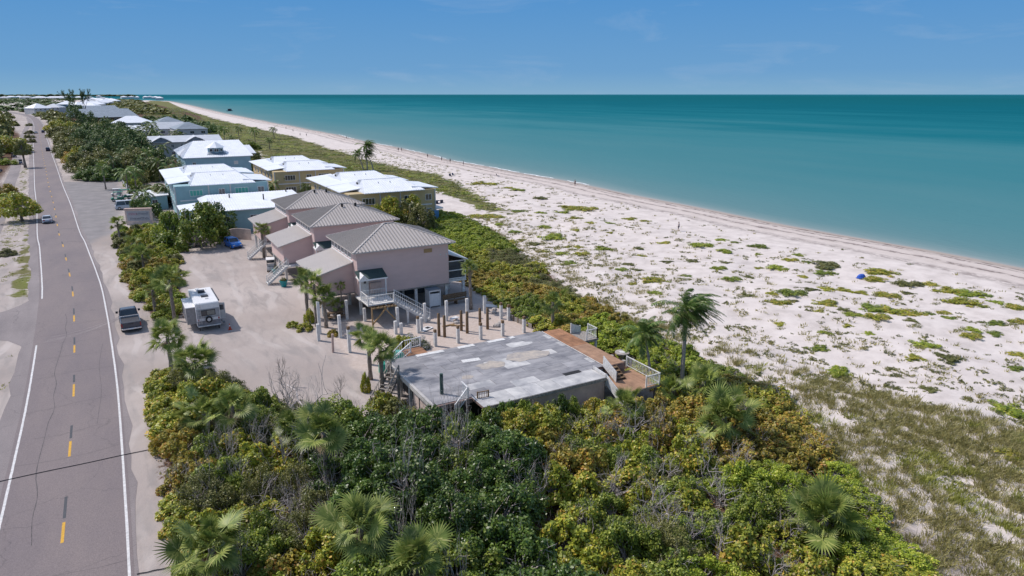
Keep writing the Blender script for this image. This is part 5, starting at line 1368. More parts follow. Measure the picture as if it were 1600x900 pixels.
# beach people: one continuous skinned body each, clothing as children
def figure(kind):
    P_ = {'walk': {'hip':(0,0,.93),'chest':(0,.02,1.35),'neck':(0,.03,1.48),'head':(0,.05,1.66),'kl':(.10,.18,.50),'al':(.10,.10,.07),'tl':(.10,.26,.03),'kr':(-.10,.02,.49),'ar':(-.10,-.28,.12),'tr':(-.10,-.14,.03),'sl':(.19,.02,1.40),'el':(.25,-.12,1.13),'wl':(.25,-.02,.88),'hl':(.25,.03,.80),'sr':(-.19,.02,1.40),'er':(-.25,.12,1.13),'wr':(-.25,.28,.95),'hr':(-.25,.34,.88)},
          'stand': {'hip':(0,0,.94),'chest':(0,0,1.36),'neck':(0,.01,1.49),'head':(0,.03,1.67),'kl':(.11,.03,.50),'al':(.12,0,.07),'tl':(.13,.15,.03),'kr':(-.10,.02,.50),'ar':(-.13,0,.07),'tr':(-.14,.15,.03),'sl':(.19,0,1.41),'el':(.25,-.03,1.13),'wl':(.24,.06,.88),'hl':(.24,.08,.80),'sr':(-.19,0,1.41),'er':(-.29,-.02,1.14),'wr':(-.16,.12,1.0),'hr':(-.1,.14,.97)}}[kind]
    names = list(P_); ix = {n: i for i, n in enumerate(names)}
    E_ = [('hip','chest'),('chest','neck'),('neck','head'),('hip','kl'),('kl','al'),('al','tl'),('hip','kr'),('kr','ar'),('ar','tr'),('chest','sl'),('sl','el'),('el','wl'),('wl','hl'),('chest','sr'),('sr','er'),('er','wr'),('wr','hr')]
    rad = {'hip':.15,'chest':.15,'neck':.06,'head':.11,'kl':.065,'al':.045,'tl':.035,'kr':.065,'ar':.045,'tr':.035,'sl':.06,'el':.042,'wl':.03,'hl':.035,'sr':.06,'er':.042,'wr':.03,'hr':.035}
    me = bpy.data.meshes.new('person_body'); me.from_pydata([P_[n] for n in names], [(ix[a], ix[b]) for a, b in E_], []); me.update(); me.materials.append(M['skin'])
    return me, names, rad, P_, ix
def skin(o, names, rad):
    o.modifiers.new('skin', 'SKIN'); sv = o.data.skin_vertices[0].data if o.data.skin_vertices else None
    if sv is None: return
    for i, n in enumerate(names): sv[i].radius = (rad[n], rad[n])
    sv[0].use_root = True
    sb = o.modifiers.new('sub', 'SUBSURF'); sb.levels = 1; sb.render_levels = 1
PEOPLE = {}
for kind in ('walk', 'stand'):
    me, names, rad, P_, ix = figure(kind)
    o = bpy.data.objects.new('person', me); COL.objects.link(o); skin(o, names, rad)
    if not me.skin_vertices:
        bpy.context.view_layer.objects.active = o; bpy.ops.mesh.customdata_skin_add(); 
        sv = me.skin_vertices[0].data
        for i, n in enumerate(names): sv[i].radius = (rad[n], rad[n])
        sv[0].use_root = True
        if 'sub' not in o.modifiers: sb = o.modifiers.new('sub', 'SUBSURF'); sb.levels = 1; sb.render_levels = 1
    h = P_['hip']; c_ = P_['chest']
    s1 = MB(); s1.cyl((h[0],h[1],.86),(c_[0],c_[1],1.20),.17,.175,10,cap=False); s1.cyl((c_[0],c_[1],1.20),(c_[0],c_[1],1.47),.185,.11,10,cap=False)
    s1.cyl(P_['sl'], tuple((Vector(P_['sl'])*.4+Vector(P_['el'])*.6)), .085, .07, 7); s1.cyl(P_['sr'], tuple((Vector(P_['sr'])*.4+Vector(P_['er'])*.6)), .085, .07, 7)
    s1.build('shirt', M['cloth_light'], o)
    s2 = MB(); s2.cyl((h[0],h[1],1.0),(h[0],h[1],.82),.175,.18,10)
    for k in ('kl', 'kr'): s2.cyl((P_[k][0]*.8, h[1], .88), P_[k], .115, .09, 8)
    s2.build('shorts', M['cloth_dark'], o)
    hd = P_['head']; MB().cyl((hd[0],hd[1]-.02,hd[2]-.02),(hd[0],hd[1]-.015,hd[2]+.13),.125,.07,10).build('hair', M['hair'], o)
    PEOPLE[kind] = o
ppl = [((622.5,236),'walk',.4,'person walking at the waterline, left one of a close pair'),((627.5,236),'walk',.5,'person walking at the waterline, right one of a close pair'),((668,246),'walk',.3,'lone walker right of the walking pair'),
       ((690,251),'walk',3.4,'walker where the foam begins'),((703.5,254),'walk',.4,'walker between the foam and the upright figure'),((724,258),'stand',1.0,'person standing upright nearest the long foam line'),
       ((898.5,289),'stand',2.0,'lone person standing at the waterline right of the foam'),((542,217),'walk',.4,'walker at the waterline left of the leaning palm'),((469,212),'walk',3.3,'person on the dry sand far along the beach'),((458,206),'stand',.2,'distant beachgoer, leftmost of the trio'),((479,213),'walk',.5,'distant beachgoer, rightmost of the trio'),((447,202),'walk',.4,'far tiny walker on the beach'),((1060,362),'stand',.7,'person in pale clothes on the open dune sand')]
used = set()
for (uv, kind, rz, lab) in ppl:
    x, y = spot(*uv); x = min(x, float(coast_x(y)) + .5)
    z = float(ground_z(np.array([x]), np.array([y]))[0])
    src = PEOPLE[kind]
    o = src if kind not in used else copy_tree(src)
    used.add(kind)
    o.location = (x, y, z); o.rotation_euler = (0, 0, rz); tag(o, lab, 'person', 'people on the beach')
# small things on the sand
def beach_chair(u, v, label, m):
    x, y = spot(u, v); z = float(ground_z(np.array([x]), np.array([y]))[0])
    t = thing('beach_chair', label, 'beach chair', (x, y, z), rnd.uniform(0, 6))
    MB().box(-.35,.35,-.35,.35,.3,.36).build('seat', m, t); b = MB(); b.beam((0,.33,.35),(0,.6,1.0),.7,.06); b.build('backrest', m, t)
    for sx_ in (-.3,.3): MB().box(sx_-.03,sx_+.03,-.3,-.24,0,.3).build('leg', M['offwhite'], t); MB().box(sx_-.03,sx_+.03,.24,.3,0,.3).build('leg', M['offwhite'], t)
beach_chair(704, 276, 'dark folding beach chair on the sand above the villas', M['cloth_dark'])
beach_chair(709, 275, 'second dark beach chair beside the first one', M['navy_paint'])
beach_chair(778, 276, 'small dark beach chair right of the chair pair', M['cloth_dark'])
x, y = spot(1346, 432.5); z = float(ground_z(np.array([x]), np.array([y]))[0])
t = thing('blue_tarp_bundle', 'bright blue bundle lying among the dune plants', 'bundle', (x, y, z))
rubble_m = MB(); rubble_m.loft([[(.75*f*math.cos(a), .45*f*math.sin(a)*(1+.2*math.sin(3*a)), zz) for a in [k*math.pi/5 for k in range(10)]] for zz, f in ((0,1),(.2,.95),(.42,.6),(.46,.2))]); rubble_m.build('bundle_cover', M['tarp'], t); MB().box(-1.2,-.3,-.6,.1,.02,.08).build('loose_sheet', M['tarp'], t)
x, y = spot(359.5, 173.5, -.8)
t = thing('small_boat', 'small dark boat on the water off the far beach', 'boat', (x, y, -.8), R(60))
b = MB(); b.loft([[(xx,-w,.9),(xx,-w*.6,-.2),(xx,w*.6,-.2),(xx,w,.9)] for xx, w in ((-9,2.6),(-3,3.2),(5,2.6),(9,.2))]); b.build('hull', M['navy_paint'], t); MB().box(-4,2,-1.8,1.8,.9,3.4).build('cabin', M['black_paint'], t); MB().box(-4.6,2.6,-2.1,2.1,3.4,3.7).build('cabin_roof', M['slate_roof'], t)
x, y = spot(683, 318)
t = thing('patio_table', 'dark patio table on the bare sand lot beside the mustard villa', 'table', (x, y, 0))
MB().cyl((0,0,.7),(0,0,.76),.7,.7,12).build('table_top', M['black_paint'], t); MB().cyl((0,0,0),(0,0,.7),.08,.08,6).build('pedestal', M['black_paint'], t)
for a in (0, 2.1, 4.2): MB().box(1.2*math.cos(a)-.3,1.2*math.cos(a)+.3,1.2*math.sin(a)-.3,1.2*math.sin(a)+.3,0,.8).build('stool', M['cloth_dark'], t)

# ------------------------------------------------------------------ vegetation meshes
def unit(v): return v / np.maximum(np.linalg.norm(v, axis=-1, keepdims=True), 1e-9)
def leaf_quads(C, Nrm, size, aspect=0.75):
    n = len(C); r_ = rng.normal(size=(n, 3)); U = unit(np.cross(Nrm, r_)); W_ = np.cross(Nrm, U)
    s = size[:, None]
    V = np.stack([C - U*s, C + W_*s*aspect - Nrm*s*.15, C + U*s, C - W_*s*aspect - Nrm*s*.15], 1).reshape(-1, 3)
    F = np.arange(4*n).reshape(-1, 4)
    return V, F
def twig_tubes(segs, n=3):
    """segs: list of (p, q, r0, r1); returns quads"""
    V, F = [], []
    for p, q, r0, r1 in segs:
        p = np.array(p, float); q = np.array(q, float); d = q - p; d /= (np.linalg.norm(d) + 1e-9)
        up = np.array([0, 0, 1.0]) if abs(d[2]) < .9 else np.array([1.0, 0, 0]); a = np.cross(d, up); a /= np.linalg.norm(a); b = np.cross(d, a)
        o = len(V)
        for c, r in ((p, r0), (q, r1)):
            for k in range(n):
                t = 2*math.pi*k/n; V.append(c + (a*math.cos(t) + b*math.sin(t))*r)
        for k in range(n): F.append((o+k, o+(k+1) % n, o+n+(k+1) % n, o+n+k))
    return np.array(V).reshape(-1, 3), np.array(F).reshape(-1, 4)
def merge(parts):
    """parts: (V, F, tone per face, material index)"""
    Vs, Fs, T, Mi = [], [], [], []; o = 0
    for V, F, t, mi in parts:
        Vs.append(V); Fs.append(F + o); T.append(np.broadcast_to(t, (len(F),))); Mi.append(np.full(len(F), mi)); o += len(V)
    return np.concatenate(Vs), np.concatenate(Fs), np.concatenate(T), np.concatenate(Mi)
def clumpy_crown(K, per, r_in, r_out, cr, leaf, flat=1.0, low=-0.1, lift=0.35):
    """leaves in K clumps over a dome of radius 1 (z 0..1); returns leaf quads and clump centres"""
    Vp, Fp, Tp = [], [], []; cs = []
    for k in range(K):
        d = rng.normal(size=3); d[2] = abs(d[2])*1.0 + low; d /= np.linalg.norm(d)
        c = d * rng.uniform(r_in, r_out); c[2] = max(c[2], .08)*flat; cs.append(c)
        r = cr * rng.uniform(.7, 1.25)
        e = unit(rng.normal(size=(per, 3)) + d*.5 + np.array([0, 0, .35]))
        P_ = c + e * (r * rng.uniform(.45, 1.0, size=(per, 1)))
        P_[:, 2] = np.maximum(P_[:, 2], .02)
        Nn = unit(e*.55 + np.array([0, 0, lift]) + rng.normal(size=(per, 3))*.42)
        s = leaf * rng.uniform(.65, 1.25, size=per)
        V, F = leaf_quads(P_, Nn, s)
        Vp.append(V); Fp.append(F); Tp.append(np.clip(rng.normal(rng.uniform(.3, .68), .19, size=per), 0, 1))
    o = 0; FF = []
    for V, F in zip(Vp, Fp): FF.append(F + o); o += len(V)
    return np.concatenate(Vp), np.concatenate(FF), np.concatenate(Tp), cs
def branch_segs(p, d, L_, r, depth, out, spread=.6, nb=3, up=.15, jit=.25):
    n = 3; q = np.array(p, float); dd = np.array(d, float)
    for k in range(n):
        nd = dd + rng.normal(size=3)*jit; nd[2] += up*.3; nd /= np.linalg.norm(nd)
        q2 = q + nd*L_/n; r2 = r*(1 - .3*(k+1)/n); out.append((q.copy(), q2.copy(), r*(1 - .3*k/n), r2)); q = q2; dd = nd
        if depth > 0 and k > 0:
            for _ in range(nb - 1 if k < n-1 else nb):
                bd = dd + rng.normal(size=3)*spread; bd[2] += up; bd /= np.linalg.norm(bd)
                branch_segs(q, bd, L_*rng.uniform(.55, .8), r2*.62, depth-1, out, spread, nb, up, jit)
def stems(cs, r=.02, root=(0, 0, 0), frac=1.0):
    out = []
    for c in cs:
        if rng.random() > frac: continue
        c = np.array(c); a = np.array(root) + rng.normal(size=3)*[.08, .08, 0]; m_ = a*.45 + c*.55 + rng.normal(size=3)*.1
        m_[2] = max(m_[2], .05); out += [(a, m_, r, r*.7), (m_, c*1.02, r*.7, r*.3)]
    return out
def bush_mesh(name, K, per, leaf, cr=.30, r_in=.55, r_out=.9, flat=1.0, twigs=10, low=-.1):
    V, F, T, cs = clumpy_crown(K, per, r_in, r_out, cr, leaf, flat, low)
    parts = [(V, F, T, 0)]
    sg = stems(cs, .022, frac=.8)
    for c in cs[:twigs]:
        bs = []; d = np.array(c)/np.linalg.norm(c); branch_segs(np.array(c)*.8, d + rng.normal(size=3)*.3, .35, .010, 1, bs, .5, 2); sg += bs
    Vs, Fs = twig_tubes(sg); parts.append((Vs, Fs, .5, 1))
    V, F, T, Mi = merge(parts)
    return np_mesh(name, V, F, [LM['grn'], M['dead_wood']], None, Mi, {'tone': T})
BUSH = [bush_mesh('sea_grape_bush', 34, 110, .062, .27, twigs=6) for _ in range(4)]
LEAFY = [bush_mesh('broadleaf_bush', 44, 130, .042, .24, twigs=8) for _ in range(4)]
FINE = [bush_mesh('fine_leaved_bush', 40, 150, .030, .27, twigs=12) for _ in range(3)]
MOUND = [bush_mesh('dune_mound', 26, 70, .060, .30, .3, .85, .8, 3, low=-.02) for _ in range(3)]
SPARSE = [bush_mesh('sparse_bush', 16, 45, .05, .22, twigs=14) for _ in range(3)]
def dead_mesh():
    sg = []
    for k in range(6):
        d = rng.normal(size=3); d[2] = abs(d[2]) + .45; d /= np.linalg.norm(d); branch_segs(rng.normal(size=3)*[.1, .1, 0], d, .62, .030, 3, sg, .55, 2, .12, .28)
    V, F = twig_tubes(sg); T = np.full(len(F), .5)
    return np_mesh('dead_shrub', V, F, [M['dead_wood']], None, None, {'tone': T})
DEAD = [dead_mesh() for _ in range(3)]
def setmat(o, leaf, stem=None):
    o.material_slots[0].link = 'OBJECT'; o.material_slots[0].material = leaf
    if stem is not None and len(o.material_slots) > 1: o.material_slots[1].link = 'OBJECT'; o.material_slots[1].material = stem
def plant(name, meshes, x, y, r, h, lm, label, cat, group, z=0.0):
    me = meshes[rnd.randrange(len(meshes))]
    o = bpy.data.objects.new(name, me); COL.objects.link(o)
    o.location = (x, y, z); o.rotation_euler = (0, 0, rnd.uniform(0, 6.28)); o.scale = (r*rnd.uniform(.88, 1.12), r*rnd.uniform(.88, 1.12), h)
    if lm: setmat(o, lm)
    tag(o, label, cat, group)
    return o

# ---- sabal palms: trunk and single fronds
def fan_mesh(n=20, blade=.90, pet=.80, droop=.35, seed=0):
    g = np.random.default_rng(seed); V, F = [], []
    def strip(p0, dirs, w, L_):
        o = len(V); k = len(dirs); p = np.array(p0, float)
        for i, (d, ww) in enumerate(zip(dirs, w)):
            s = np.cross(d, [0, 0, 1]); s = s/(np.linalg.norm(s)+1e-9)
            V.append(p - s*ww); V.append(p + s*ww); p = p + np.array(d)*L_/(k-1)
        for i in range(k-1): F.append((o+2*i, o+2*i+1, o+2*i+3, o+2*i+2))
    strip((0, 0, 0), [(1, 0, .25), (1, 0, 0), (1, 0, -.1)], (.022, .018, .015), pet)
    hub = np.array([pet*.95, 0, pet*.08])
    for i in range(n):
        a = (i/(n-1) - .5)*2*R(118); L_ = blade*(1 - .28*abs(a)/R(118))*g.uniform(.88, 1.08)
        lift = .12*math.cos(a) + .12*abs(math.sin(a))
        d0 = np.array([math.cos(a), math.sin(a), lift]); d0 /= np.linalg.norm(d0)
        d1 = d0 - np.array([0, 0, droop*g.uniform(.5, 1.2)]); d1 /= np.linalg.norm(d1)
        d2 = d1 - np.array([0, 0, droop*2.2*g.uniform(.4, 1.3)]); d2 /= np.linalg.norm(d2)
        strip(hub, [d0, d0, d1, d2], (.012, .038, .026, .003), L_)
    T = np.clip(np.repeat(g.normal(.5, .2, size=len(F)//3 + 1), 3)[:len(F)], 0, 1)
    return np.array(V), np.array(F), T
FAN = []
for k in range(3):
    V, F, T = fan_mesh(seed=k, n=24, droop=(.3, .55, .8)[k], pet=(1.15, .85, .55)[k], blade=(.78, .88, .95)[k]); FAN.append(np_mesh('palm_frond', V, F, LM['palm'], None, None, {'tone': T}))
V, F, T = fan_mesh(seed=9, droop=1.3, n=14, blade=.8); FAN_DRY = np_mesh('palm_frond', V, F, LM['palm_dry'], None, None, {'tone': T})
FANB = []
for k in range(2):
    V, F, T = fan_mesh(seed=20 + k, droop=(.25, .4)[k]); FANB.append((V, F, T))
def trunk_mb(h, r0, r1, lean=(0, 0), ring=9, n=9):
    mb = MB(); rings = []
    for i in range(ring + 1):
        f = i/ring; rr = r0 + (r1 - r0)*f + (.03*math.sin(i*2.1) if i else .05)*min(1, r0*4)
        rings.append([(lean[0]*f**1.6 + rr*math.cos(2*math.pi*k/n), lean[1]*f**1.6 + rr*math.sin(2*math.pi*k/n), h*f) for k in range(n)])
    mb.loft(rings); return mb
def sabal(x, y, h, s, label, n=34, dry=5, lean=(0, 0), r=.17, group='sabal palms', z=0.0, name='sabal_palm'):
    t = thing(name, label, 'palm', (x, y, z), rnd.uniform(0, 6.28) if lean == (0, 0) else 0, group)
    if h > .5: trunk_mb(h, r*1.2, r, lean).build('trunk', M['bark'], t, smooth=True)
    cx_, cy_ = lean
    for k in range(n):
        f = (k + .5)/n; el = R(80 - 125*f**.9) + rnd.uniform(-.3, .3); az = k*2.39996 + rnd.uniform(-.45, .45)
        me = FAN[rnd.choice((0, 1, 2)) if f < .6 else rnd.choice((0, 1))]; sc = s*rnd.uniform(.62, 1.15)*(.75 if f < .2 else 1)
        inst('frond', me, (cx_, cy_, h + .05), (rnd.uniform(-1.0, 1.0), -el, az), (sc, sc, sc), t)
    for k in range(dry):
        az = rnd.uniform(0, 6.28); sc = s*rnd.uniform(.7, .95)
        inst('dry_frond', FAN_DRY, (cx_, cy_, h - .05), (0, R(rnd.uniform(48, 75)), az), (sc, sc, sc), t)
    return t
def sp(u, v, z): return spot(u, v, z)
# crown pixel, crown height, size, label
for (uv, h, s, n, lab, cat) in [
    ((183,341), 3.6, 1.05, 26, 'sabal palm on the shoulder in front of the stucco sign', None),
    ((206,374), 2.2, 1.05, 26, 'low sabal palm at the far end of the roadside hedge', None),
    ((222,392), 2.6, 1.2, 28, 'bushy sabal palm second from the far end of the roadside hedge', None),
    ((207,388), 2.2, 1.0, 22, 'short sabal palm leaning over the road side of the hedge', None),
    ((264,431), 5.0, 1.35, 36, 'tall sabal palm beside the front of the travel trailer', None),
    ((238,447), 3.0, 1.0, 24, 'smaller sabal palm left of the tall one by the trailer', None),
    ((261,520), 3.2, 1.40, 40, 'broad sabal palm between the pickup and the travel trailer', None),
    ((476,430), 4.7, 1.15, 30, 'left and farthest palm of the cluster by the near pink house', 'c'),
    ((490,438), 5.0, 1.1, 28, 'middle palm of the cluster by the near pink house', 'c'),
    ((506,456), 3.8, 1.25, 32, 'front palm of the cluster, beside the tallest white pile', 'c'),
    ((532,441), 3.6, .55, 16, 'thin small palm against the wall of the near pink house', None),
    ((575,522), 4.1, 1.05, 30, 'left crown of the twin palms beside the grey platform', 't'),
    ((594,538), 4.8, 1.15, 34, 'right crown of the twin palms beside the grey platform', 't'),
    ((735,411), 5.4, .95, 26, 'sabal palm with pale leaning trunk at the seaward corner of the near pink house', None),
    ((864,466), 3.2, 1.15, 30, 'greyish sabal palm rising from the yellow hedge behind the deck', None),
    ((975,628), 2.2, 1.2, 38, 'full sabal palm in front of the lower deck', 'f'),
    ((1132,645), 2.6, 1.5, 44, 'large sabal palm among the orange scrub right of the deck', 'f'),
    ((1290,802), 1.6, 1.45, 44, 'wide low sabal palm at lower right among bright green scrub', 'f'),
    ((505,668), 5.0, 1.25, 36, 'sabal palm with thick pale trunks in the middle of the near thicket', 'f'),
    ((562,815), 5.2, 1.22, 44, 'sabal palm with dry skirt at the bottom centre left', 'f'),
    ((650,872), 5.6, 1.10, 46, 'yellow green sabal palm cut by the bottom edge', 'f'),
    ((330,850), 3.6, 1.35, 40, 'sabal palm at the bottom left beside the sandy shoulder', 'f'),
    ((362,628), 3.4, 1.3, 34, 'sabal palm in the roadside thicket, right one of two', 'f'),
    ((318,640), 2.6, 1.25, 32, 'sabal palm in the roadside thicket, left one of two', 'f'),
    ((303,560), 3.0, 1.35, 34, 'olive sabal palm at the far end of the roadside thicket', 'f'),
    ((408,350), 4.9, 1.1, 30, 'sabal palm in front of the middle pink house wing', None),
    ((546,261), 2.2, 1.3, 26, 'round sabal palm below the leaning beach palm', None),
    ((1100,590), 1.6, 1.35, 30, 'low palmetto right of the coconut palm', 'f'),
    ((1052,600), 1.3, 1.1, 24, 'low palmetto at the foot of the coconut palm', 'f'),
    ((527,470), 1.4, .8, 20, 'low dark palmetto at the corner of the near pink house', None),
    ((455,660), 3.2, 1.0, 26, 'small olive palm left of the thick-trunked one', 'f'),
]:
    x, y = sp(uv[0], uv[1] + 6, h)
    t = sabal(x, y, h, s*(1.0 if cat != 'f' else 1.05), lab, n=int(n*.85), r=.17 if s > .6 else .07, lean=(0, 0) if '(leaning' not in lab and 'pale leaning' not in lab else (-.25, -.2), dry=9 if 'dry' in lab else 4)

# ---- coconut palms, crowns swept by the sea wind (towards camera right)
WIND = np.array([.87, -.49, 0.0])
def coco_frond(az, el, L_, wind, seed, bend=.13):
    g = np.random.default_rng(seed); V, F = [], []
    d = np.array([math.cos(az)*math.cos(el), math.sin(az)*math.cos(el), math.sin(el)]); p = np.zeros(3); n = 14; pts = [p]; ds = [d]
    for i in range(n):
        d = d + np.array([0, 0, -bend]) + WIND*wind*.11; d /= np.linalg.norm(d); p = p + d*L_/n; pts.append(p); ds.append(d)
    def quad(a, b, c, e): o = len(V); V.extend([a, b, c, e]); F.append((o, o+1, o+2, o+3))
    for i in range(n):
        s = np.cross(ds[i], [0, 0, 1]); s /= np.linalg.norm(s)+1e-9; w = .035*(1 - i/n) + .008
        quad(pts[i]-s*w, pts[i]+s*w, pts[i+1]+s*w*.9, pts[i+1]-s*w*.9)
    for i in range(2*n + 14):
        f = .14 + .86*i/(2*n+13); k = min(int(f*n), n-1); t = f*n - k; q = pts[k]*(1-t) + pts[k+1]*t; dd = ds[k]
        s = np.cross(dd, [0, 0, 1]); s /= np.linalg.norm(s)+1e-9
        for sg_ in (-1, 1):
            l = .78*(math.sin(math.pi*min(1, f*.85+.15))**.5)*g.uniform(.85, 1.1); a = s*sg_*.75 + dd*.6 + np.array([0, 0, -.25]) + WIND*wind*.55 + g.normal(size=3)*.08; a /= np.linalg.norm(a)
            b = a + np.array([0, 0, -.55]) + WIND*wind*.25; b /= np.linalg.norm(b); wv = dd*.038
            m_ = q + a*l*.5; e_ = m_ + b*l*.5
            quad(q-wv*.6, q+wv*.6, m_+wv, m_-wv); quad(m_-wv, m_+wv, e_+wv*.15, e_-wv*.15)
    T = np.clip(g.normal(.5, .22, size=len(F)), 0, 1)
    return np.array(V), np.array(F), T
def coco_set(seed, n=24, wind=1.0, L_=3.6):
    out = []
    for k in range(n):
        f = (k+.5)/n; az = k*2.39996 + seed; el = R(86 - 92*f)
        V, F, T = coco_frond(az, el, L_*(.8 + .25*math.sin(k*1.7)), wind, seed*100+k); out.append(np_mesh('coconut_frond', V, F, LM['coco'], None, None, {'tone': T}))
    return out
COCO = coco_set(1, 38, 1.15, 3.6); COCO2 = coco_set(2, 20, .45, 3.0)
def coconut(x, y, h, label, fr=COCO, s=1.0, lean=(0, 0), group='coconut palms', r=.105, z=0.0):
    t = thing('coconut_palm', label, 'palm', (x, y, z), 0, group)
    trunk_mb(h, r*1.5, r*.8, lean, 12).build('trunk', M['bark_pale'], t, smooth=True)
    for me in fr: inst('frond', me, (lean[0], lean[1], h), (0, 0, 0), (s, s, s), t)
    for k in range(6):
        a = k*1.05; MB().cyl((lean[0]+.16*math.cos(a), lean[1]+.16*math.sin(a), h-.3), (lean[0]+.19*math.cos(a), lean[1]+.19*math.sin(a), h-.1), .09, .07, 6).build('coconut', M['wood_brown'], t)
    return t
x, y = 42.1, 42.7
coconut(x, y, 7.0, 'tall wind-swept coconut palm standing against the white dune sand', s=1.02, lean=(.05, .1))
coconut(x + .35, y + .5, 6.2, 'second slim coconut trunk close behind the tall wind-swept one', fr=COCO2[4:], s=.8, lean=(-.1, 0))
coconut(40.3, 45.1, 4.2, 'shorter coconut palm with curved trunk right of the brown deck', fr=COCO2, s=.9, lean=(-.25, .75))
x, y = spot(574, 266)
for dx, dy, l, lab in ((0, 0, (0, 0), 'upright trunk of the windblown palm group on the beach'), (-1.2, .8, (-1.6, 1.0), 'left leaning trunk of the windblown palm group on the beach'), (2.0, -.4, (-1.8, .6), 'right leaning trunk of the windblown palm group on the beach')):
    coconut(x + dx, y + dy, 8.2 if dx == 0 else 5.6, lab, s=1.25 if dx == 0 else 1.0, lean=l, r=.16, fr=COCO if dx >= 0 else COCO2)
# far palms, simpler crowns (a few pixels each)
def simple_palm_mesh(seed, nf=14):
    parts = []; g = np.random.default_rng(seed)
    for k in range(nf):
        V, F, T = coco_frond(k*2.4 + seed, R(70 - 85*(k+.5)/nf), 3.0, .5, seed*50+k); parts.append((V[::1], F, T, 0))
    V, F, T, Mi = merge(parts); return np_mesh('palm_crown', V, F, LM['coco'], None, None, {'tone': T})
SPM = [simple_palm_mesh(31), simple_palm_mesh(37)]
TRM = trunk_mb(1, .16, .11).mesh('palm_trunk', M['bark'], True)
def far_palm(u, v, h, s, lab, base_v=None, group='distant palms behind the houses'):
    x, y = spot(u, v, h)
    t = thing('distant_palm', lab, 'palm', (x, y, 0), rnd.uniform(0, 6.28), group)
    inst('trunk', TRM, (0, 0, 0), (0, 0, 0), (1.3, 1.3, h), t); inst('crown', SPM[rnd.randrange(2)], (0, 0, h), (0, 0, 0), (s, s, s), t)
for u, v, h, s in [(188,206,9,1.5),(200,203,9,1.3),(208,206,9,1.3),(216,203,9,1.4),(222,210,9,1.2),(228,198,10,1.6),(236,194,11,1.7),(240,203,9,1.4),(246,211,8,1.3),(272,208,8,1.4),(282,210,8,1.2)]:
    far_palm(u, v, h, s, 'one of the tall coconut palms in the row above the grey house')
for u, v, h, s in [(328,197,8,1.5),(342,200,7,1.2),(349,202,8,1.5),(372,200,7,1.2),(397,203,7.5,1.3),(427,201,6,1.2),(420,218,5,1.0),(361,216,6,1.0),(336,212,7,1.2)]:
    far_palm(u, v, h, s, 'one of the palms dotted along the dune ridge behind the turret house', group='palms along the dune ridge')
for u, v, h, s in [(254,230,6,1.3),(262,262,5,1.1),(246,253,6,1.2),(283,250,5,1.0),(276,258,5,1.0),(268,248,5,.9),(209,268,5,1.2),(196,268,6,1.2),(222,302,4,1.2),(258,292,4.5,1.1),(228,238,6,1.2),(216,246,6,1.1),(176,250,6,1.2),(160,262,6,1.1),(190,240,7,1.1),(430,272,5,1.0),(440,278,5,.9),(425,288,4,.9),(478,292,3.5,.8),(358,294,3,.5)]:
    far_palm(u, v, h, s, 'one of the slender palms in the gardens around the aqua villa', group='slender garden palms')

# ---- trees
M['bark_dark'] = mat('dark_pine_bark', (0.07, 0.06, 0.05), 0.9, 0.3, 2)
def tree_mesh(name, K, per, leaf, cr, lm):
    V, F, T, cs = clumpy_crown(K, per, .55, .92, cr, leaf, 1.0, -.25)
    V2, F2 = twig_tubes(stems(cs, .02, (0, 0, -.25)))
    V, F, T, Mi = merge([(V, F, T, 0), (V2, F2, .5, 1)])
    return np_mesh(name, V, F, [lm, M['bark']], None, Mi, {'tone': T})
TREEC = [tree_mesh('tree_crown', 60, 110, .045, .22, LM['drk']) for _ in range(3)]
FEATH = [tree_mesh('tree_crown', 46, 120, .038, .26, LM['pine']) for _ in range(3)]
TM = trunk_mb(1, .05, .03, ring=5, n=7).mesh('trunk', M['bark'], True)
def tree(x, y, r, h, base, meshes, lm, label, group=None, name='tree', tr=1.0, cat='tree'):
    t = thing(name, label, cat, (x, y, 0), rnd.uniform(0, 6.28), group)
    inst('trunk', TM, (0, 0, 0), (0, 0, 0), (h*.9*tr, h*.9*tr, base + h*.35), t)
    o = inst('crown', meshes[rnd.randrange(len(meshes))], (0, 0, base), (0, 0, 0), (r, r*rnd.uniform(.9, 1.1), h - base), t)
    if lm: setmat(o, lm)
    return t
def treeat(u, v, z, r, h, base, *a, **k):
    x, y = spot(u, v, z); return tree(x, y, r, h, base, *a, **k)
tree(9.5, 129.0, 6.2, 7.6, .2, LEAFY, LM['grn'], 'big round glossy green tree behind the bright blue car', name='round_tree')
tree(14.2, 136.5, 4.0, 6.6, .2, LEAFY, LM['drk'], 'darker round tree joined to the big green one on its right', name='round_tree')
tree(6.4, 131.5, 3.6, 6.0, .2, LEAFY, LM['grn'], 'green tree joined to the big round one on its left', name='round_tree')
for u, v, z, r, h, lm, l in [(228,322,3,3.4,5.5,'drk','dark bushy tree right of the cart fence'),(245,300,3,3.0,5.0,'olive','olive tree by the aqua villa wall'),(375,318,3,3.4,5,'yel','yellowish tree between the green tree and the low white roof'),(398,322,3,3.2,5,'olive','olive bushy tree left of the farthest pink house'),(362,330,2.5,2.8,4.5,'yel','small yellow green tree behind the round dark one'),(402,338,2,2.6,3.6,'olive','bushy tree beside the farthest pink wing')]:
    treeat(u, v, z, r, h, .4, LEAFY, LM[lm], l, 'garden trees behind the lot')
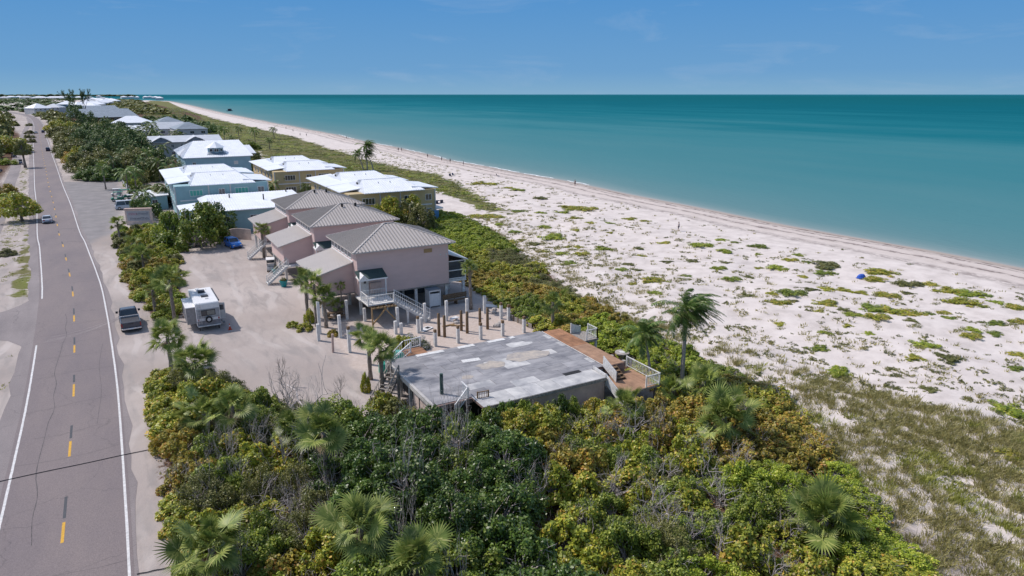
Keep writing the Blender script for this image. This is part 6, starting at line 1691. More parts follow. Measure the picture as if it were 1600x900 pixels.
for u, v, z, r, h, lm, l in [(606,318,5,4.2,6.6,'yel','yellow green bush tree below the left end of the near mustard villa'),(588,307,5,3.4,6.4,'yel','yellow green bush tree above the middle pink roof'),(635,326,4,3.8,6,'olive','olive grey bush tree below the mustard villa'),(657,334,3.5,3.4,5.2,'olive','rounded bush tree by the villa corner'),(572,302,5,3,6.2,'yel','bush tree against the white wing roof'),(640,315,5,3.4,6.4,'yel','bright bush tree beneath the villa windows')]:
    treeat(u, v, z, r, h, .3, LEAFY, LM[lm], l, 'bush trees between pink house and mustard villa')
# left of the road
treeat(30, 322, 3.2, 4.3, 6.2, 1.4, LEAFY, LM['yel'], 'yellow green tree beside the bike path with its shadow on the road', name='round_tree')
tree(-30.3, 303.7, 3.1, 10.0, 4.6, LEAFY, LM['olive'], 'dark rounded tree between bike path and road', name='round_tree')
treeat(8, 228, 3, 11, 8, .5, LEAFY, LM['yel'], 'mustard coloured tree mass at the left edge', name='round_tree')
treeat(4, 300, 2, 4, 4, .2, LEAFY, LM['org'], 'bronze bush at the left edge by the path', 'left edge bushes')
treeat(2, 312, 1, 4, 2.5, .1, LEAFY, LM['lime'], 'green bush at the left edge below the bronze one', 'left edge bushes')
treeat(12, 253, 1, 4, 2.5, .1, LEAFY, LM['lime'], 'green bush beside the cart at the left edge', 'left edge bushes')
treeat(12, 396, .3, 1.7, 1.2, .0, LEAFY, LM['olive'], 'low dark bush on the grassy verge left of the road', 'left edge bushes')
for k, (u, v) in enumerate([(45,207),(46,213),(47,220),(45,195)]): treeat(u, v, 1, 3, 2.5, .1, LEAFY, LM['olive'], 'one of the small round bushes on the median beyond the dark tree', 'median bushes')
# tall feathery pines and the mixed grove right of the road
for k, (u, v, z, r, h, lm) in enumerate([(128,182,10,10,17,'pine'),(118,172,12,8,20,'pine'),(150,196,10,11,15,'pine'),(175,205,9,12,14,'pine'),(160,215,8,11,13,'pine'),(190,222,8,11,13,'pine'),(140,215,7,9,12,'pine'),(205,225,7,9,11,'pine'),(122,200,8,9,12,'pine'),(108,195,7,9,11,'yel'),(112,212,6,8,10,'olive'),(120,228,6,8,9,'olive'),(150,232,6,8,9,'pine'),(178,240,6,8,9,'olive'),(210,245,6,7,9,'olive')]):
    treeat(u, v, z, r, h, 1.5, FEATH, LM[lm], 'one of the feathery dark trees in the tall grove right of the road', 'tall feathery grove')
for k, (u, v, z, r, h, lm) in enumerate([(130,250,4,7,7,'olive'),(145,258,4,6,7,'olive'),(160,262,3,6,6,'grn'),(128,240,4,6,7,'yel'),(118,243,3,5,6,'org'),(175,262,3,6,6,'grn'),(190,258,4,6,6,'olive'),(152,272,1.8,5,4,'drk'),(138,270,2,5,4.4,'drk'),(166,272,2,5,4.4,'drk'),(180,270,2,4,4.4,'grn'),(100,215,4,6,7,'olive'),(92,205,4,7,7,'olive'),(86,196,4,8,7,'yel'),(98,228,3,5,6,'olive'),(106,235,3,5,6,'olive'),(200,262,3,4,5,'olive'),(212,272,3,4,5,'olive'),(225,262,4,5,7,'drk'),(238,262,4,5,7,'olive'),(240,240,4,5,7,'drk'),(228,232,5,6,7,'olive'),(245,220,4,6,7,'drk'),(262,218,4,6,6,'olive'),(280,220,3,5,5,'drk'),(214,294,2,2.6,3.0,'grn'),(206,282,2,2.2,3,'lime'),(226,296,2,3,3.2,'olive'),(385,245,2,6,5,'olive'),(392,262,2,5,5,'yel'),(386,228,2,6,4,'grn'),(322,216,3,5,5,'drk'),(345,222,3,5,5,'olive'),(366,226,3,5,5,'drk'),(420,300,2,3.6,3.6,'lime'),(438,294,2,3,3.4,'olive'),(432,306,1.5,3,2.6,'grn'),(475,298,1.6,2.6,3,'olive')]):
    treeat(u, v, z, r, h, .3, LEAFY, LM[lm], 'one of the bushy garden trees between the grove and the villas', 'bushy garden trees')
# tall bare pine skeletons
for (u, v, h, lab) in ((121, 150, 24, 'tall half bare pine rising above the horizon, left one'), (128, 148, 23, 'tall half bare pine rising above the horizon, right one')):
    x, y = spot(u, 178, 8); t = thing('bare_pine', lab, 'tree', (x, y, 0), 0, 'tall bare pines')
    sg = []; branch_segs((0, 0, 6), (-.1 if u < 125 else .25, .1, 1), 16, .7, 3, sg, .5, 2, .35, .13)
    sg.append(((0, 0, 0), (0, 0, 6), .7, .55)); V, F = twig_tubes(sg, 4); V = V*.70
    o = bpy.data.objects.new('trunk', np_mesh('trunk', V, F, M['bark_dark'])); COL.objects.link(o); o.parent = t
    ends = np.array([q for p, q, a, b in sg[3:] if b < .16]); ends = (ends[rng.integers(0, len(ends), 2400)] + rng.normal(size=(2400, 3))*[.5, .5, .8])*.70
    V, F = leaf_quads(ends, unit(rng.normal(size=(2400, 3))), np.full(2400, .27)); o = bpy.data.objects.new('crown', np_mesh('crown', V, F, LM['pine'], None, None, {'tone': rng.random(2400)*.5})); COL.objects.link(o); o.parent = t

# ---- scatter helpers for masses
def merged_mass(name, protos, places, lm, kind_label, jitter=None):
    """one stuff object out of many plant copies; places: x, y, z, sx, sz, rot"""
    Vs, Fs, Ts = [], [], []; o = 0
    for i, (x, y, z, s, sz, rt) in enumerate(places):
        V, F, T = protos[i % len(protos)]
        c, s_ = math.cos(rt), math.sin(rt)
        Q = np.empty_like(V); Q[:, 0] = (V[:, 0]*c - V[:, 1]*s_)*s + x; Q[:, 1] = (V[:, 0]*s_ + V[:, 1]*c)*s + y; Q[:, 2] = V[:, 2]*sz + z
        Vs.append(Q); Fs.append(F + o); Ts.append(T if jitter is None else np.clip(T + rnd.uniform(-jitter, jitter), 0, 1)); o += len(V)
    me = np_mesh(name, np.concatenate(Vs), np.concatenate(Fs), lm, None, None, {'tone': np.concatenate(Ts)})
    ob = bpy.data.objects.new(name, me); COL.objects.link(ob); ob['kind'] = 'stuff'; ob['label'] = kind_label
    return ob
def coarse(K, per, leaf, cr, flat=1.0):
    V, F, T, cs = clumpy_crown(K, per, .45, .9, cr, leaf, flat, -.1); return V, F, T
FARC = [coarse(12, 9, .20, .32) for _ in range(6)]
def woods(n, ylo, yhi, xlo_f, xhi_f, hlo, hhi, r, grow=0.0):
    out = []
    while len(out) < n:
        y = ylo*(yhi/ylo)**rnd.random(); x = rnd.uniform(xlo_f(y), xhi_f(y)); f = 1 + grow*(y/ylo - 1)
        out.append((x, y, 0, r*rnd.uniform(.7, 1.3)*f, rnd.uniform(hlo, hhi), rnd.uniform(0, 6.28)))
    return out
def road_x(y): return float(np.interp(y, [p[1] for p in ROAD], [p[0] for p in ROAD]))
merged_mass('woods', FARC, woods(1500, 330, 1150, lambda y: -40 - y*.62, lambda y: road_x(y) - 15 - (y-330)*.01, 5, 8.5, 5.0, .25), LM['olive'], 'mangrove woods left of the road')
merged_mass('woods', FARC, woods(900, 1150, 6000, lambda y: -500 - y*.62, lambda y: -60 - y*.02, 6, 9, 22, .35), LM['pine'], 'far bay side woods below the pale roofs')
merged_mass('woods', FARC, woods(330, 360, 1100, lambda y: road_x(y) + 10, lambda y: 20 - (y-360)*.02, 4, 7, 5.0, .2), LM['olive'], 'scrub woods between road and far houses')
merged_mass('woods', FARC, woods(300, 1000, 3300, lambda y: -40, lambda y: 60 + (y-1000)*.01, 5, 8, 14, .3), LM['olive'], 'woods around the far white roofed village')
merged_mass('woods', FARC, woods(90, 500, 800, lambda y: 25, lambda y: 62, 3, 6, 6.0, .2), LM['pine'], 'dark trees between the lodges and the dune field')
isl = []
while len(isl) < 420:
    f = rnd.random(); isl.append((-9600 + 9800*f, 11000 - 1500*f + rnd.uniform(-60, 60), -.8, rnd.uniform(60, 110), rnd.uniform(16, 26), rnd.uniform(0, 6)))
merged_mass('far_island_woods', FARC, isl, LM['pine'], 'thin dark wooded island on the horizon')
# tone fields: near thicket built bush by bush, colour and height read off a survey of the photograph
SURVEY = [ # pixel of the crown top, height, kind
 (270,575,2.2,'yel'),(300,540,2.6,'yel'),(330,545,2.6,'olive'),(262,620,2.2,'yel'),(300,600,2.8,'yel'),(345,575,2.8,'olive'),(395,565,3.6,'grn'),(425,585,3.4,'grn'),(378,600,2.6,'yel'),(455,610,3.2,'dead'),
 (475,650,2.2,'grey'),(270,680,2.4,'org'),(290,720,2.6,'org'),(280,760,2.2,'yel'),(345,660,2.6,'grn'),(395,680,2.6,'dead'),(420,700,2.4,'dead'),(455,700,2.8,'dead'),(370,730,2.4,'grn'),(420,740,2.4,'olive'),(325,770,2.6,'olive'),
 (370,790,2.2,'dead'),(440,780,1.8,'dead'),(300,800,2.4,'yel'),(410,830,2.6,'grn'),(450,850,2.8,'grn'),(480,820,2.8,'olive'),(500,860,2.8,'yel'),(420,880,2.2,'org'),(520,780,2.6,'dead'),
 (540,650,3.6,'grn'),(590,640,3.0,'drk'),(560,690,4.4,'drk'),(620,655,3.8,'drk'),(660,650,4.2,'grn'),(700,650,4.2,'dead'),(720,640,3.8,'drk'),(770,650,4.2,'drk'),(640,700,5.0,'drk'),(700,690,5.2,'grn'),(760,700,5.0,'drk'),(800,690,4.2,'drk'),
 (600,740,5.2,'drk'),(660,760,5.4,'drk'),(720,760,5.4,'drk'),(770,770,4.6,'drk'),(600,800,4.6,'drk'),(720,820,5.2,'drk'),(770,850,4.6,'drk'),(720,880,5.0,'grn'),(530,720,3.6,'drk'),
 (830,655,2.4,'org'),(870,640,2.6,'yel'),(900,655,2.2,'yel'),(850,700,2.4,'yel'),(890,710,2.6,'org'),(930,690,2.2,'grn'),(840,740,2.6,'dead'),(880,760,2.4,'yel'),(860,800,2.2,'yel'),(830,840,2.2,'grn'),(900,770,1.2,'bare'),
 (900,830,2.4,'yel'),(940,740,2.2,'dead'),(960,700,2.4,'grn'),(985,740,2.2,'dead'),(1000,690,2.2,'dead'),(960,790,2.2,'grn'),(1000,800,2.2,'dead'),(1010,840,2.4,'grn'),(950,860,2.4,'yel'),(1040,770,2.0,'dead'),(1050,820,2.2,'dead'),
 (1020,655,2.2,'org'),(1055,660,2.2,'yel'),(1075,640,2.2,'org'),(1090,690,1.8,'bare'),(1060,730,2.0,'dead'),(1100,740,2.0,'dead'),(1080,700,2.4,'yel'),(1100,790,2.2,'grn'),(1100,850,2.2,'lime'),(1140,720,2.0,'dead'),
 (1110,610,1.6,'yel'),(1160,610,1.6,'yel'),(1170,650,1.8,'org'),(1200,670,1.8,'org'),(1235,650,1.5,'org'),(1215,650,1.6,'org'),(1180,660,1.8,'org'),(1220,690,1.6,'org'),(1160,670,1.9,'org'),(1190,630,1.6,'yel'),(1150,690,2.0,'org'),(1170,730,2.0,'lime'),(1210,730,1.8,'lime'),(1250,730,1.4,'lime'),(1200,770,2.0,'grn'),(1260,770,1.8,'grn'),
 (1140,790,2.2,'grn'),(1150,840,2.2,'dead'),(1320,770,1.5,'lime'),(1360,800,1.2,'lime'),(1380,850,1.0,'lime'),(1330,840,1.2,'lime'),(1280,860,1.6,'yel'),(1220,850,2.0,'yel'),(1160,890,2.2,'lime'),(1050,880,2.4,'grn'),(1250,890,1.6,'yel'),(1340,890,1.2,'yel'),(1400,880,.8,'yel'),
 (1060,580,1.4,'yel'),(1090,570,1.3,'lime'),(1030,560,1.3,'lime'),(990,545,1.3,'lime'),(950,525,1.3,'lime'),(985,515,1.1,'lime'),(930,505,1.2,'lime'),(1000,580,1.3,'yel'),(1040,610,1.5,'yel'),(1130,585,1.2,'grn'),(1165,590,1.1,'org'),(1140,640,1.7,'olive'),
 (900,490,1.3,'org'),(870,475,1.4,'yel'),(850,495,1.5,'yel'),(890,515,1.4,'org'),(920,530,1.4,'lime'),(830,450,1.4,'org'),(800,445,1.4,'yel'),(770,430,1.4,'org'),(810,470,1.5,'grn'),(840,475,1.5,'grn'),(800,485,1.4,'grn'),(760,415,1.4,'yel'),(780,450,1.4,'yel'),
 (740,395,1.4,'yel'),(790,425,1.3,'yel'),(730,375,1.3,'lime'),(710,360,1.3,'lime'),(745,350,1.2,'lime'),(690,345,1.3,'lime'),(670,345,1.4,'lime'),(760,342,1.1,'grn'),(780,400,1.1,'olive'),(720,400,1.4,'lime'),(850,440,1.0,'olive'),(700,350,1.2,'grn'),
]
SV = [(*spot(u, v, h*.8), h, k) for u, v, h, k in SURVEY]
SVx = np.array([[s[0], s[1]] for s in SV])
GAPS = [(18.6, 37.2, 43.0, 56.6, 1.2), (33.2, 38.2, 40.4, 45, 1.0)]   # platform and decks, with room for a bush radius
cnt = {}
LAB = {'yel': ('sea_grape_bush', 'yellow green sea grape bush'), 'org': ('sea_grape_bush', 'rust orange sea grape bush'), 'grn': ('green_bush', 'mid green leafy bush'),
       'lime': ('green_bush', 'bright lime green bush'), 'drk': ('dark_glossy_tree', 'dark glossy leaved tree'), 'olive': ('olive_bush', 'dull olive bush'), 'dead': ('dead_shrub', 'grey leafless shrub')}
def zoned(kind, x, y):
    n_, what = LAB[kind]
    if y > 100: z = 'behind the yard of the farther pink houses'
    elif y > 76: z = 'in the hedge band seaward of the near pink house'
    elif x > 38 and y > 55: z = 'in the hedge band beside the standing piles'
    elif x > 38 and y > 44: z = 'between the brown decks and the coconut palm'
    elif x < 6 and y > 44: z = 'along the sandy shoulder, upper part'
    elif x < 6: z = 'along the sandy shoulder, lower part'
    elif x < 17 and y > 44: z = 'along the edge of the open sand lot'
    elif y > 37 and x < 34: z = 'right below the grey platform'
    elif x > 34 and y > 30: z = 'right of the lower deck, near the dune grass'
    elif x > 30: z = 'in the lower right part of the thicket'
    elif x > 17: z = 'in the lower middle of the thicket'
    else: z = 'in the lower left part of the thicket'
    return n_, what + ' ' + z, what + ('s ' if what.endswith('tree') or what.endswith('shrub') else 'es ') + z
pts_ = []
def try_pt(x, y, rmin):
    for (a, b) in pts_[-900:]:
        if (a-x)**2 + (b-y)**2 < rmin*rmin: return False
    pts_.append((x, y)); return True
tries = 0
while tries < 16000:
    tries += 1
    x = rnd.uniform(-1, 64); y = rnd.uniform(5, 141)
    if inpoly(x, y, SCRUB) < .55: continue
    if any(x0 - m_*.6 < x < x1 + m_*.6 and y0 - m_ < y < y1 + m_*.6 for x0, x1, y0, y1, m_ in GAPS): continue
    if 39.5 < x < 42 and 47 < y < 52: continue
    d2 = ((SVx - [x, y])**2).sum(1); k = int(np.argmin(d2 * rng.uniform(.45, 1.7, len(d2)))); h, kind = SV[k][2], SV[k][3]
    if kind == 'bare': continue
    rmin = 1.45 if y < 62 else 1.5
    if h > 3.4: rmin = 1.75
    if not try_pt(x, y, rmin): continue
    near_platform = (17 < x < 33.5 and y > 38.5 and y < 44)
    hh = h*rnd.uniform(.75, 1.1)
    if near_platform: hh = rnd.uniform(2.7, 3.4) if x < 25.5 else min(hh, 2.0 + (42.5 - y)*.5)
    edge = inpoly(x, y, SCRUB); hh *= min(1, .5 + edge*.28)
    hh = max(.6, hh)
    r = rmin*rnd.uniform(.95, 1.25)
    dead_extra = False
    if kind in ('dead', 'grey'):
        if rnd.random() < .58:
            cnt['dead'] = cnt.get('dead', 0) + 1
            n_, l_, g_ = zoned('dead', x, y); plant(n_, DEAD, x, y, r*1.2, hh*1.25, None, l_, 'shrub', g_)
            hh *= .62; kind = rnd.choice(['olive', 'yel', 'grn'])
        else: kind = rnd.choice(['grn', 'yel', 'olive', 'yel'])
    n_, l_, g_ = zoned(kind, x, y)
    if cnt.get(kind, 0) >= 290: continue
    cnt[kind] = cnt.get(kind, 0) + 1
    ms = {'yel': BUSH, 'org': BUSH, 'lime': LEAFY if y < 40 else BUSH, 'grn': LEAFY, 'drk': LEAFY, 'olive': FINE}[kind]
    if y < 44 and kind in ('yel', 'grn') and rnd.random() < .25: ms = SPARSE
    if kind == 'org' and y < 40 and rnd.random() < .15: kind = 'yel'; n_, l_, g_ = zoned(kind, x, y)
    base = hh - r*1.25
    if base > .5:
        t = thing(n_, l_, 'tree' if kind == 'drk' else 'bush', (x, y, 0), rnd.uniform(0, 6.28), g_)
        inst('trunk', TM, (0, 0, 0), (rnd.uniform(-.1, .1), 0, 0), (hh*.5, hh*.5, base + .4), t)
        o = inst('crown', ms[rnd.randrange(len(ms))], (0, 0, base), (rnd.uniform(-.15, .15), rnd.uniform(-.15, .15), 0), (r*1.12, r*rnd.uniform(.95, 1.2), r*1.25), t); setmat(o, LM[kind])
    else:
        plant(n_, ms, x, y, r, hh, LM[kind], l_, 'tree' if kind == 'drk' else 'bush', g_)
    if rnd.random() < .17 and y < 50 and cnt.get('dead', 0) < 200:
        cnt['dead'] = cnt.get('dead', 0) + 1; n_, l_, g_ = zoned('dead', x, y); plant(n_, DEAD, x, y, r*.9, hh*1.15, None, l_, 'shrub', g_)
for x, y, h_, kd in ((17.4,43.6,2.7,'grn'),(16.7,45.3,2.2,'olive'),(18.4,41.9,3.1,'grn'),(19.9,42.3,3.0,'drk'),(21.4,41.7,3.2,'grn'),(23.0,41.6,3.3,'drk'),(24.6,41.4,3.1,'grn'),(26.2,41.3,2.5,'yel'),(17.8,46.8,1.7,'yel'),(31.0,41.0,1.7,'yel'),(28.9,41.1,2.3,'grn'),(27.5,41.4,2.8,'drk'),(30.2,40.6,2.0,'org')):
    n_, l_, g_ = zoned(kd, 20, 40); plant(n_, LEAFY, x, y, 1.35, h_, LM[kd], l_, 'tree' if kd == 'drk' else 'bush', g_)
# roadside hedge of the lot
HP = 0; tr_ = 0
while HP < 75 and tr_ < 4000:
    tr_ += 1; x = rnd.uniform(-3, 7); y = rnd.uniform(86, 157)
    e = inpoly(x, y, HEDGE)
    if e < .5: continue
    if not try_pt(x, y, 1.6): continue
    kind = rnd.choice(['yel', 'yel', 'lime', 'olive', 'org'] if y > 105 else ['yel', 'lime', 'yel', 'lime'])
    plant('sea_grape_bush', BUSH, x, y, rnd.uniform(1.3, 1.8), rnd.uniform(1.2, 2.0)*min(1, .5 + e*.4), LM[kind], 'one of the sea grape bushes in the hedge between the road and the open lot', 'bush', 'roadside hedge bushes'); HP += 1
# few singled-out plants
def bush1(u, v, r, h, kind, label, ms=BUSH, name='bush'):
    x, y = spot(u, v); plant(name, ms, x, y, r, h, LM[kind], label, 'bush', None)
bush1(458, 511, .8, .7, 'yel', 'small yellow bush on the open lot, leftmost by the palm cluster')
bush1(476, 516, .9, .9, 'yel', 'yellow bush on the open lot between the leftmost one and the white stub')
bush1(484, 503, .7, 1.5, 'yel', 'taller golden bush against the white piles')
bush1(646, 543, 1.5, 1.6, 'flower', 'white blossoming bush behind the white stair rails', LEAFY)
bush1(628, 547, 1.2, 1.7, 'yel', 'yellow green bush left of the blossoming one', LEAFY)
bush1(572, 612, .55, 1.9, 'yel', 'small upright leafy bush left of the weathered stairs')
bush1(598, 640, 1.5, 1.5, 'yel', 'golden green bush at the foot of the platform corner')
bush1(615, 648, 1.3, 1.5, 'olive', 'olive bush right of the golden one at the platform corner')
bush1(590, 478, 1.3, 1.9, 'lime', 'feathery light green bush below the pine-framed landing', FINE)
bush1(520, 525, .6, .8, 'org', 'small reddish plant at the foot of the tallest white pile')
pot(17.7, 101.9, 1.0, 'dark teal planter at the foot of the middle house stairs, farther one', M['teal']); pot(17.3, 94.6, 1.0, 'bright teal planter with small flowers, nearer one', M['teal'])
for x, y, h_ in ((17.7, 101.9, .8), (17.3, 94.6, .8)):
    plant('potted_plant', LEAFY, x, y, .45, .7, LM['olive'], 'leafy plant growing in the ' + ('farther' if y > 100 else 'nearer') + ' teal planter', 'plant', None, z=h_*.85)
o = MB().cyl((0,0,0),(0,0,.9),.55,.5,12).build('green_bin', mat('sea_green_plastic', (.02,.33,.24), .5)); o.location = (19.3, 59.0, 0); tag(o, 'sea green round bin behind the right twin palm trunk', 'bin')
o = MB().cyl((0,0,0),(.3,0,1.5),.6,.5,12).build('green_tank', M['grn_shutter']); o.location = (20.9, 59.6, 0); tag(o, 'tilted sea green tank just behind the white stair rail', 'tank')
# bare saplings on the lot
for (u, v, s, lab) in ((536, 633, 2.3, 'leafless upright sapling on the open lot left of the weathered stairs'), (440, 600, 2.6, 'leafless grey shrub reaching over the open lot'), (712, 645, 1.6, 'thin leafless branches in front of the grey platform')):
    x, y = spot(u, v); z = 0
    sg = []; branch_segs((0, 0, 0), (0, 0, 1), .5, .02, 3, sg, .42, 3, .3, .12)
    V, F = twig_tubes(sg); o = bpy.data.objects.new('bare_sapling', np_mesh('bare_sapling', V*s, F, M['wood_grey'])); COL.objects.link(o); o.location = (x, y, z); tag(o, lab, 'sapling')
# big grey limbs lying through the thicket
for (a, b, c, d, lab) in [((450,785),(492,760),2.2,.11,'pale curved limb below the thick-trunked palm'),((448,592),(470,632),2.2,.10,'grey slanting limb under the green crown by the lot')]:
    p = spot(*a, c); q = spot(*b, c); sg = []
    dv = np.array([q[0]-p[0], q[1]-p[1], .3]); Ln = np.linalg.norm(dv); branch_segs((p[0], p[1], c-.6), dv/Ln, Ln*1.0, d, 2, sg, .7, 2, .1, .3)
    V, F = twig_tubes(sg, 5); o = bpy.data.objects.new('dead_limb', np_mesh('dead_limb', V, F, M['dead_wood'])); COL.objects.link(o); tag(o, lab, 'branch')

# ---- dune plants, each mound its own
Z5 = [(87,243,60),(95,300,70),(155,255,40),(275,275,90),(270,310,35),(475,317,55),(435,343,70),(515,350,50),(600,365,130),(110,352,50),(75,395,80),(360,378,100),(270,370,50),(600,398,95),(880,405,120),(865,440,95),(1020,468,120),(1125,460,70),(1230,500,110),(1330,510,120),(1165,500,60),(1297,557,140),(1465,552,60),(1570,580,90),(145,447,90),(215,430,60),(490,425,50),(215,527,80),(345,520,60),(440,528,130),(530,510,70),(605,503,75),(690,505,80),(780,518,80),(915,530,100),(1022,518,50),(375,570,110),(440,558,50),(605,570,100),(570,618,45),(700,610,70),(740,640,70),(860,605,150),(950,615,150),(870,655,110),(1045,620,90),(1025,665,60),(1120,618,50),(1205,610,60),(1225,643,50),(1450,672,80),(1570,665,80),(375,660,60),(1105,777,110),(570,780,90),(1230,845,110),(1060,840,90),(1330,705,70),(1440,720,70),(1570,810,70),(665,880,120),(600,710,60),(820,715,50),(720,680,50)]
Z4 = [(120,233,70),(180,233,70),(250,250,50),(285,262,60),(388,292,60),(510,330,100),(580,338,90),(470,350,60),(380,362,45),(525,380,55),(590,405,40),(750,377,55),(815,387,40),(667,400,40),(670,437,30),(528,428,45),(395,412,60),(278,430,55),(255,465,70),(308,460,40),(365,478,60),(430,457,110),(215,408,45),(295,352,60),(130,372,90),(190,372,90),(490,490,40),(535,490,50),(635,497,80),(800,527,45),(895,477,50),(793,495,45),(905,555,50),(1045,495,80),(1010,550,60),(745,563,50),(720,597,60),(855,648,95),(860,697,60),(780,590,50),(760,655,40),(500,565,70),(555,528,60),(470,527,60),(400,517,40),(740,625,40),(985,620,45)]
DL = [(1100 + a/3.2, 300 + b/3.2, w/3.2/2) for a, b, w in Z5] + [(700 + a/2.647, 200 + b/2.647, w/2.647/2) for a, b, w in Z4 if a < 1085]
DL += [(1580,640,26),(1590,690,18),(1570,720,16),(1490,660,10),(1455,610,12),(1585,575,12),(1520,530,14)]
for i, (u, v, w) in enumerate(DL):
    x, y = spot(u, v); r = max(.35, w * math.hypot(x, y) / F_PX); z = float(ground_z(np.array([x]), np.array([y]))[0]) - .06
    kind = 'lime' if i in (0, 5, 60) else rnd.choice(['yel', 'lime', 'yel', 'grn', 'yel', 'lime', 'olive'])
    if y > 600: continue
    rr = math.hypot(x, y)
    band = 'close to the thicket' if x < 66 else ('on the open dune' if x < 88 else 'nearest the sea')
    dist = 'lower right' if y < 48 else ('beside the coconut palm' if y < 75 else ('off the pink houses' if y < 125 else 'off the mustard villas'))
    hue = {'yel': 'yellowish', 'lime': 'bright green', 'grn': 'mid green', 'olive': 'olive'}[kind]
    plant('dune_shrub', MOUND, x, y, r*1.35, max(.32, min(.75, r*.38)), LM[kind], hue + ' low dune shrub ' + band + ', ' + dist, 'shrub', hue + ' dune shrubs ' + band + ', ' + dist, z)
x, y = spot(1307, 583); plant('dune_shrub', MOUND, x, y, 1.0, .75, LM['lime'], 'bright green rounded shrub alone on the bare sand right of the coconut palm', 'shrub', None, float(ground_z(np.array([x]), np.array([y]))[0]) - .05)

# ---- dune grass
def tuft(n, spread, h, w):
    V, F = [], []
    for k in range(n):
        a = rng.uniform(0, 6.28); r = abs(rng.normal())*spread*.45; b = np.array([r*math.cos(a), r*math.sin(a), 0]); l = h*rng.uniform(.5, 1.1)
        ln = np.array([math.cos(a), math.sin(a), 0])*rng.uniform(.05, .55) + WIND*.22; s = np.array([-math.sin(a+1), math.cos(a+1), 0])*w
        m_ = b + np.array([0, 0, l*.55]) + ln*l*.35; t = b + np.array([0, 0, l*.85]) + ln*l
        o = len(V); V += [b - s, b + s, m_ + s*.8, m_ - s*.8, t + s*.15, t - s*.15]; F += [(o, o+1, o+2, o+3), (o+3, o+2, o+4, o+5)]
    F = np.array(F); return np.array(V), F, np.clip(rng.normal(.5, .25, len(F)), 0, 1)
TUFT = [tuft(30, .45, .62, .014) for _ in range(6)]
SMALL = [tuft(14, .30, .26, .022) for _ in range(5)]
CREEP = []
for _ in range(4):
    V, F, T, cs = clumpy_crown(9, 16, .3, .95, .30, .10, .45); CREEP.append((V, F, T))
def gz(x, y): return float(ground_z(np.array([x]), np.array([y]))[0])
def fld(x, y): return math.sin(x*.55 + 2.1*math.sin(y*.21)) * math.sin(y*.37 + 1.3*math.sin(x*.33)) + .6*math.sin(x*1.3 + y*.9)*math.sin(y*1.1 - x*.6)
def vfld(x, y): return np.sin(x*.55 + 2.1*np.sin(y*.21)) * np.sin(y*.37 + 1.3*np.sin(x*.33)) + .6*np.sin(x*1.3 + y*.9)*np.sin(y*1.1 - x*.6)
def places(X, Y, dz, s0, s1, h0, h1):
    Z = ground_z(X, Y) + dz; n = len(X)
    return list(zip(X, Y, Z, rng.uniform(s0, s1, n), rng.uniform(h0, h1, n), rng.uniform(0, 6.28, n)))
X = rng.uniform(28, 70, 26000); Y = rng.uniform(4, 122, 26000)
e = sdist(X, Y, GRASSZONE); q = rng.random(len(X))
keep = (e > 0) & (q < .25 + e*.35) & (sdist(X, Y, SCRUB) < .8) & ~((vfld(X, Y) < np.where(Y < 31, -.95, np.where(Y < 37, -.3, np.where(X < 50, .1, .35)))) & (rng.random(len(X)) < .85)) & ~((Y > 62) & (rng.random(len(X)) < .25))
X, Y = X[keep][:6600], Y[keep][:6600]; gsel = vfld(X + 40, Y) > .55
merged_mass('dune_grass', TUFT, places(X[~gsel], Y[~gsel], -.03, .9, 1.7, .7, 1.2), LM['grass'], 'dry tan dune grass between thicket and sand', .12)
merged_mass('dune_grass', TUFT, places(X[gsel], Y[gsel], -.03, .9, 1.7, .7, 1.2), LM['ggrass'], 'greener dune grass between thicket and sand', .12)
X = rng.uniform(46, 106, 60000); Y = 15 + 315*rng.random(60000)**1.25
dens = np.exp(-np.maximum(0, X - 56 - np.maximum(0, Y-110)*.12)/17)
keep = (rng.random(len(X)) < dens*.95 + .035) & (sdist(X, Y, SANDLOT) < -1) & (sdist(X, Y, SCRUB) < 0) & ~((vfld(X*.8, Y*.8) < .05) & (rng.random(len(X)) < .82)) & ~((X > 37) & (X < 57) & (Y > 129) & (Y < 164))
X, Y = X[keep], Y[keep]; k_ = rng.permutation(len(X))[:6800]; X, Y = X[k_], Y[k_]; tsel = rng.random(len(X)) < .64
merged_mass('small_dune_tufts', SMALL, places(X[tsel], Y[tsel], -.02, .8, 2.6, .8, 1.8), LM['grass'], 'small sparse tufts over the white sand', .2)
merged_mass('dune_creepers', CREEP, places(X[~tsel], Y[~tsel], -.03, .25, 1.0, .25, .5), LM['olive'], 'small creeping dune plants over the white sand', .2)
X = rng.uniform(49, 80, 9000); Y = rng.uniform(58, 150, 9000)
edge_ = np.interp(Y, [58, 85, 100, 115, 150], [49.5, 54, 57.5, 61, 66])
keep = (X > edge_) & (rng.random(9000) < np.exp(-(X - edge_)/5.5)) & (sdist(X, Y, SANDLOT) < -1) & (vfld(X*1.1, Y*.9) > -.25)
X, Y = X[keep][:1500], Y[keep][:1500]
merged_mass('brown_dune_tufts', TUFT[:3] + SMALL[:2], places(X, Y, -.03, .7, 1.5, .5, .95), LM['grass'], 'tan and brown tufts fringing the seaward edge of the thicket', .25)
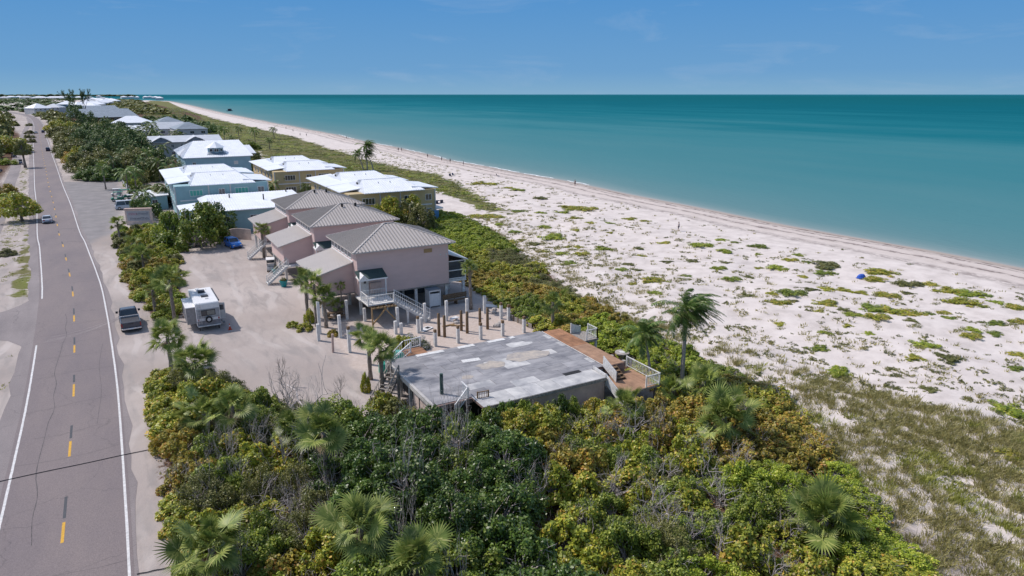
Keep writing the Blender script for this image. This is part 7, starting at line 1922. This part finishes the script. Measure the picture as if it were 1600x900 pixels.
# green cover of the far dune ridge
Y = 120*(1500/120)**rng.random(14000); X = rng.uniform(35, 125, 14000)
keep = (sdist(X, Y, DUNEGRASS) > .5) & ~((vfld(X*.5, Y*.35) < -.35) & (Y < 420)) & ~((X > 31) & (X < 57.5) & (Y > 129) & (Y < 213))
X, Y = X[keep][:3200], Y[keep][:3200]
pf = [(a, b, c, d*(1 + b/400), e_, f_) for a, b, c, d, e_, f_ in places(X, Y, -.05, .9, 1.9, .35, .8)]
merged_mass('ridge_scrub', CREEP, pf[:1900], LM['olive'], 'olive scrub on the long dune ridge', .25)
merged_mass('ridge_scrub', CREEP, pf[1900:], LM['lime'], 'brighter green scrub on the long dune ridge', .25)
pv2 = []
X = rng.uniform(-30, -9.5, 9000); Y = rng.uniform(45, 330, 9000)
lft = np.interp(Y, [45, 100, 128, 178, 240, 330], [-30, -20.5, -20.5, -22.0, -26, -34.5]); rgt = np.interp(Y, [p[1] for p in ROAD], [p[0] for p in ROAD]) - 5.4
keep = (X > lft) & (X < rgt) & ~((Y > 83) & (Y < 106)) & (vfld(X*1.5, Y*.6) > -.15) & ~((Y < 83) & (rng.random(9000) < .45))
X, Y = X[keep][:1500], Y[keep][:1500]; pv2 = places(X, Y, -.02, .9, 2.0, .5, .9)
merged_mass('verge_grass', SMALL, pv2, LM['ggrass'], 'patchy grass on the verge left of the road', .25)
# fallen leaves and twigs under the thicket
X = rng.uniform(-1, 50, 16000); Y = rng.uniform(8, 64, 16000); keep = sdist(X, Y, SCRUB) > -.4
lit = np.stack([X[keep], Y[keep], rng.uniform(.02, .1, keep.sum())], -1)[:9000]
C_ = np.array(lit); V, F = leaf_quads(C_, unit(rng.normal(size=(len(C_), 3))*.5 + [0, 0, 1]), np.full(len(C_), .10))
o = bpy.data.objects.new('leaf_litter', np_mesh('leaf_litter', V, F, LM['org'], None, None, {'tone': rng.random(len(C_))})); COL.objects.link(o); o['kind'] = 'stuff'; o['label'] = 'fallen orange leaves on the thicket floor'
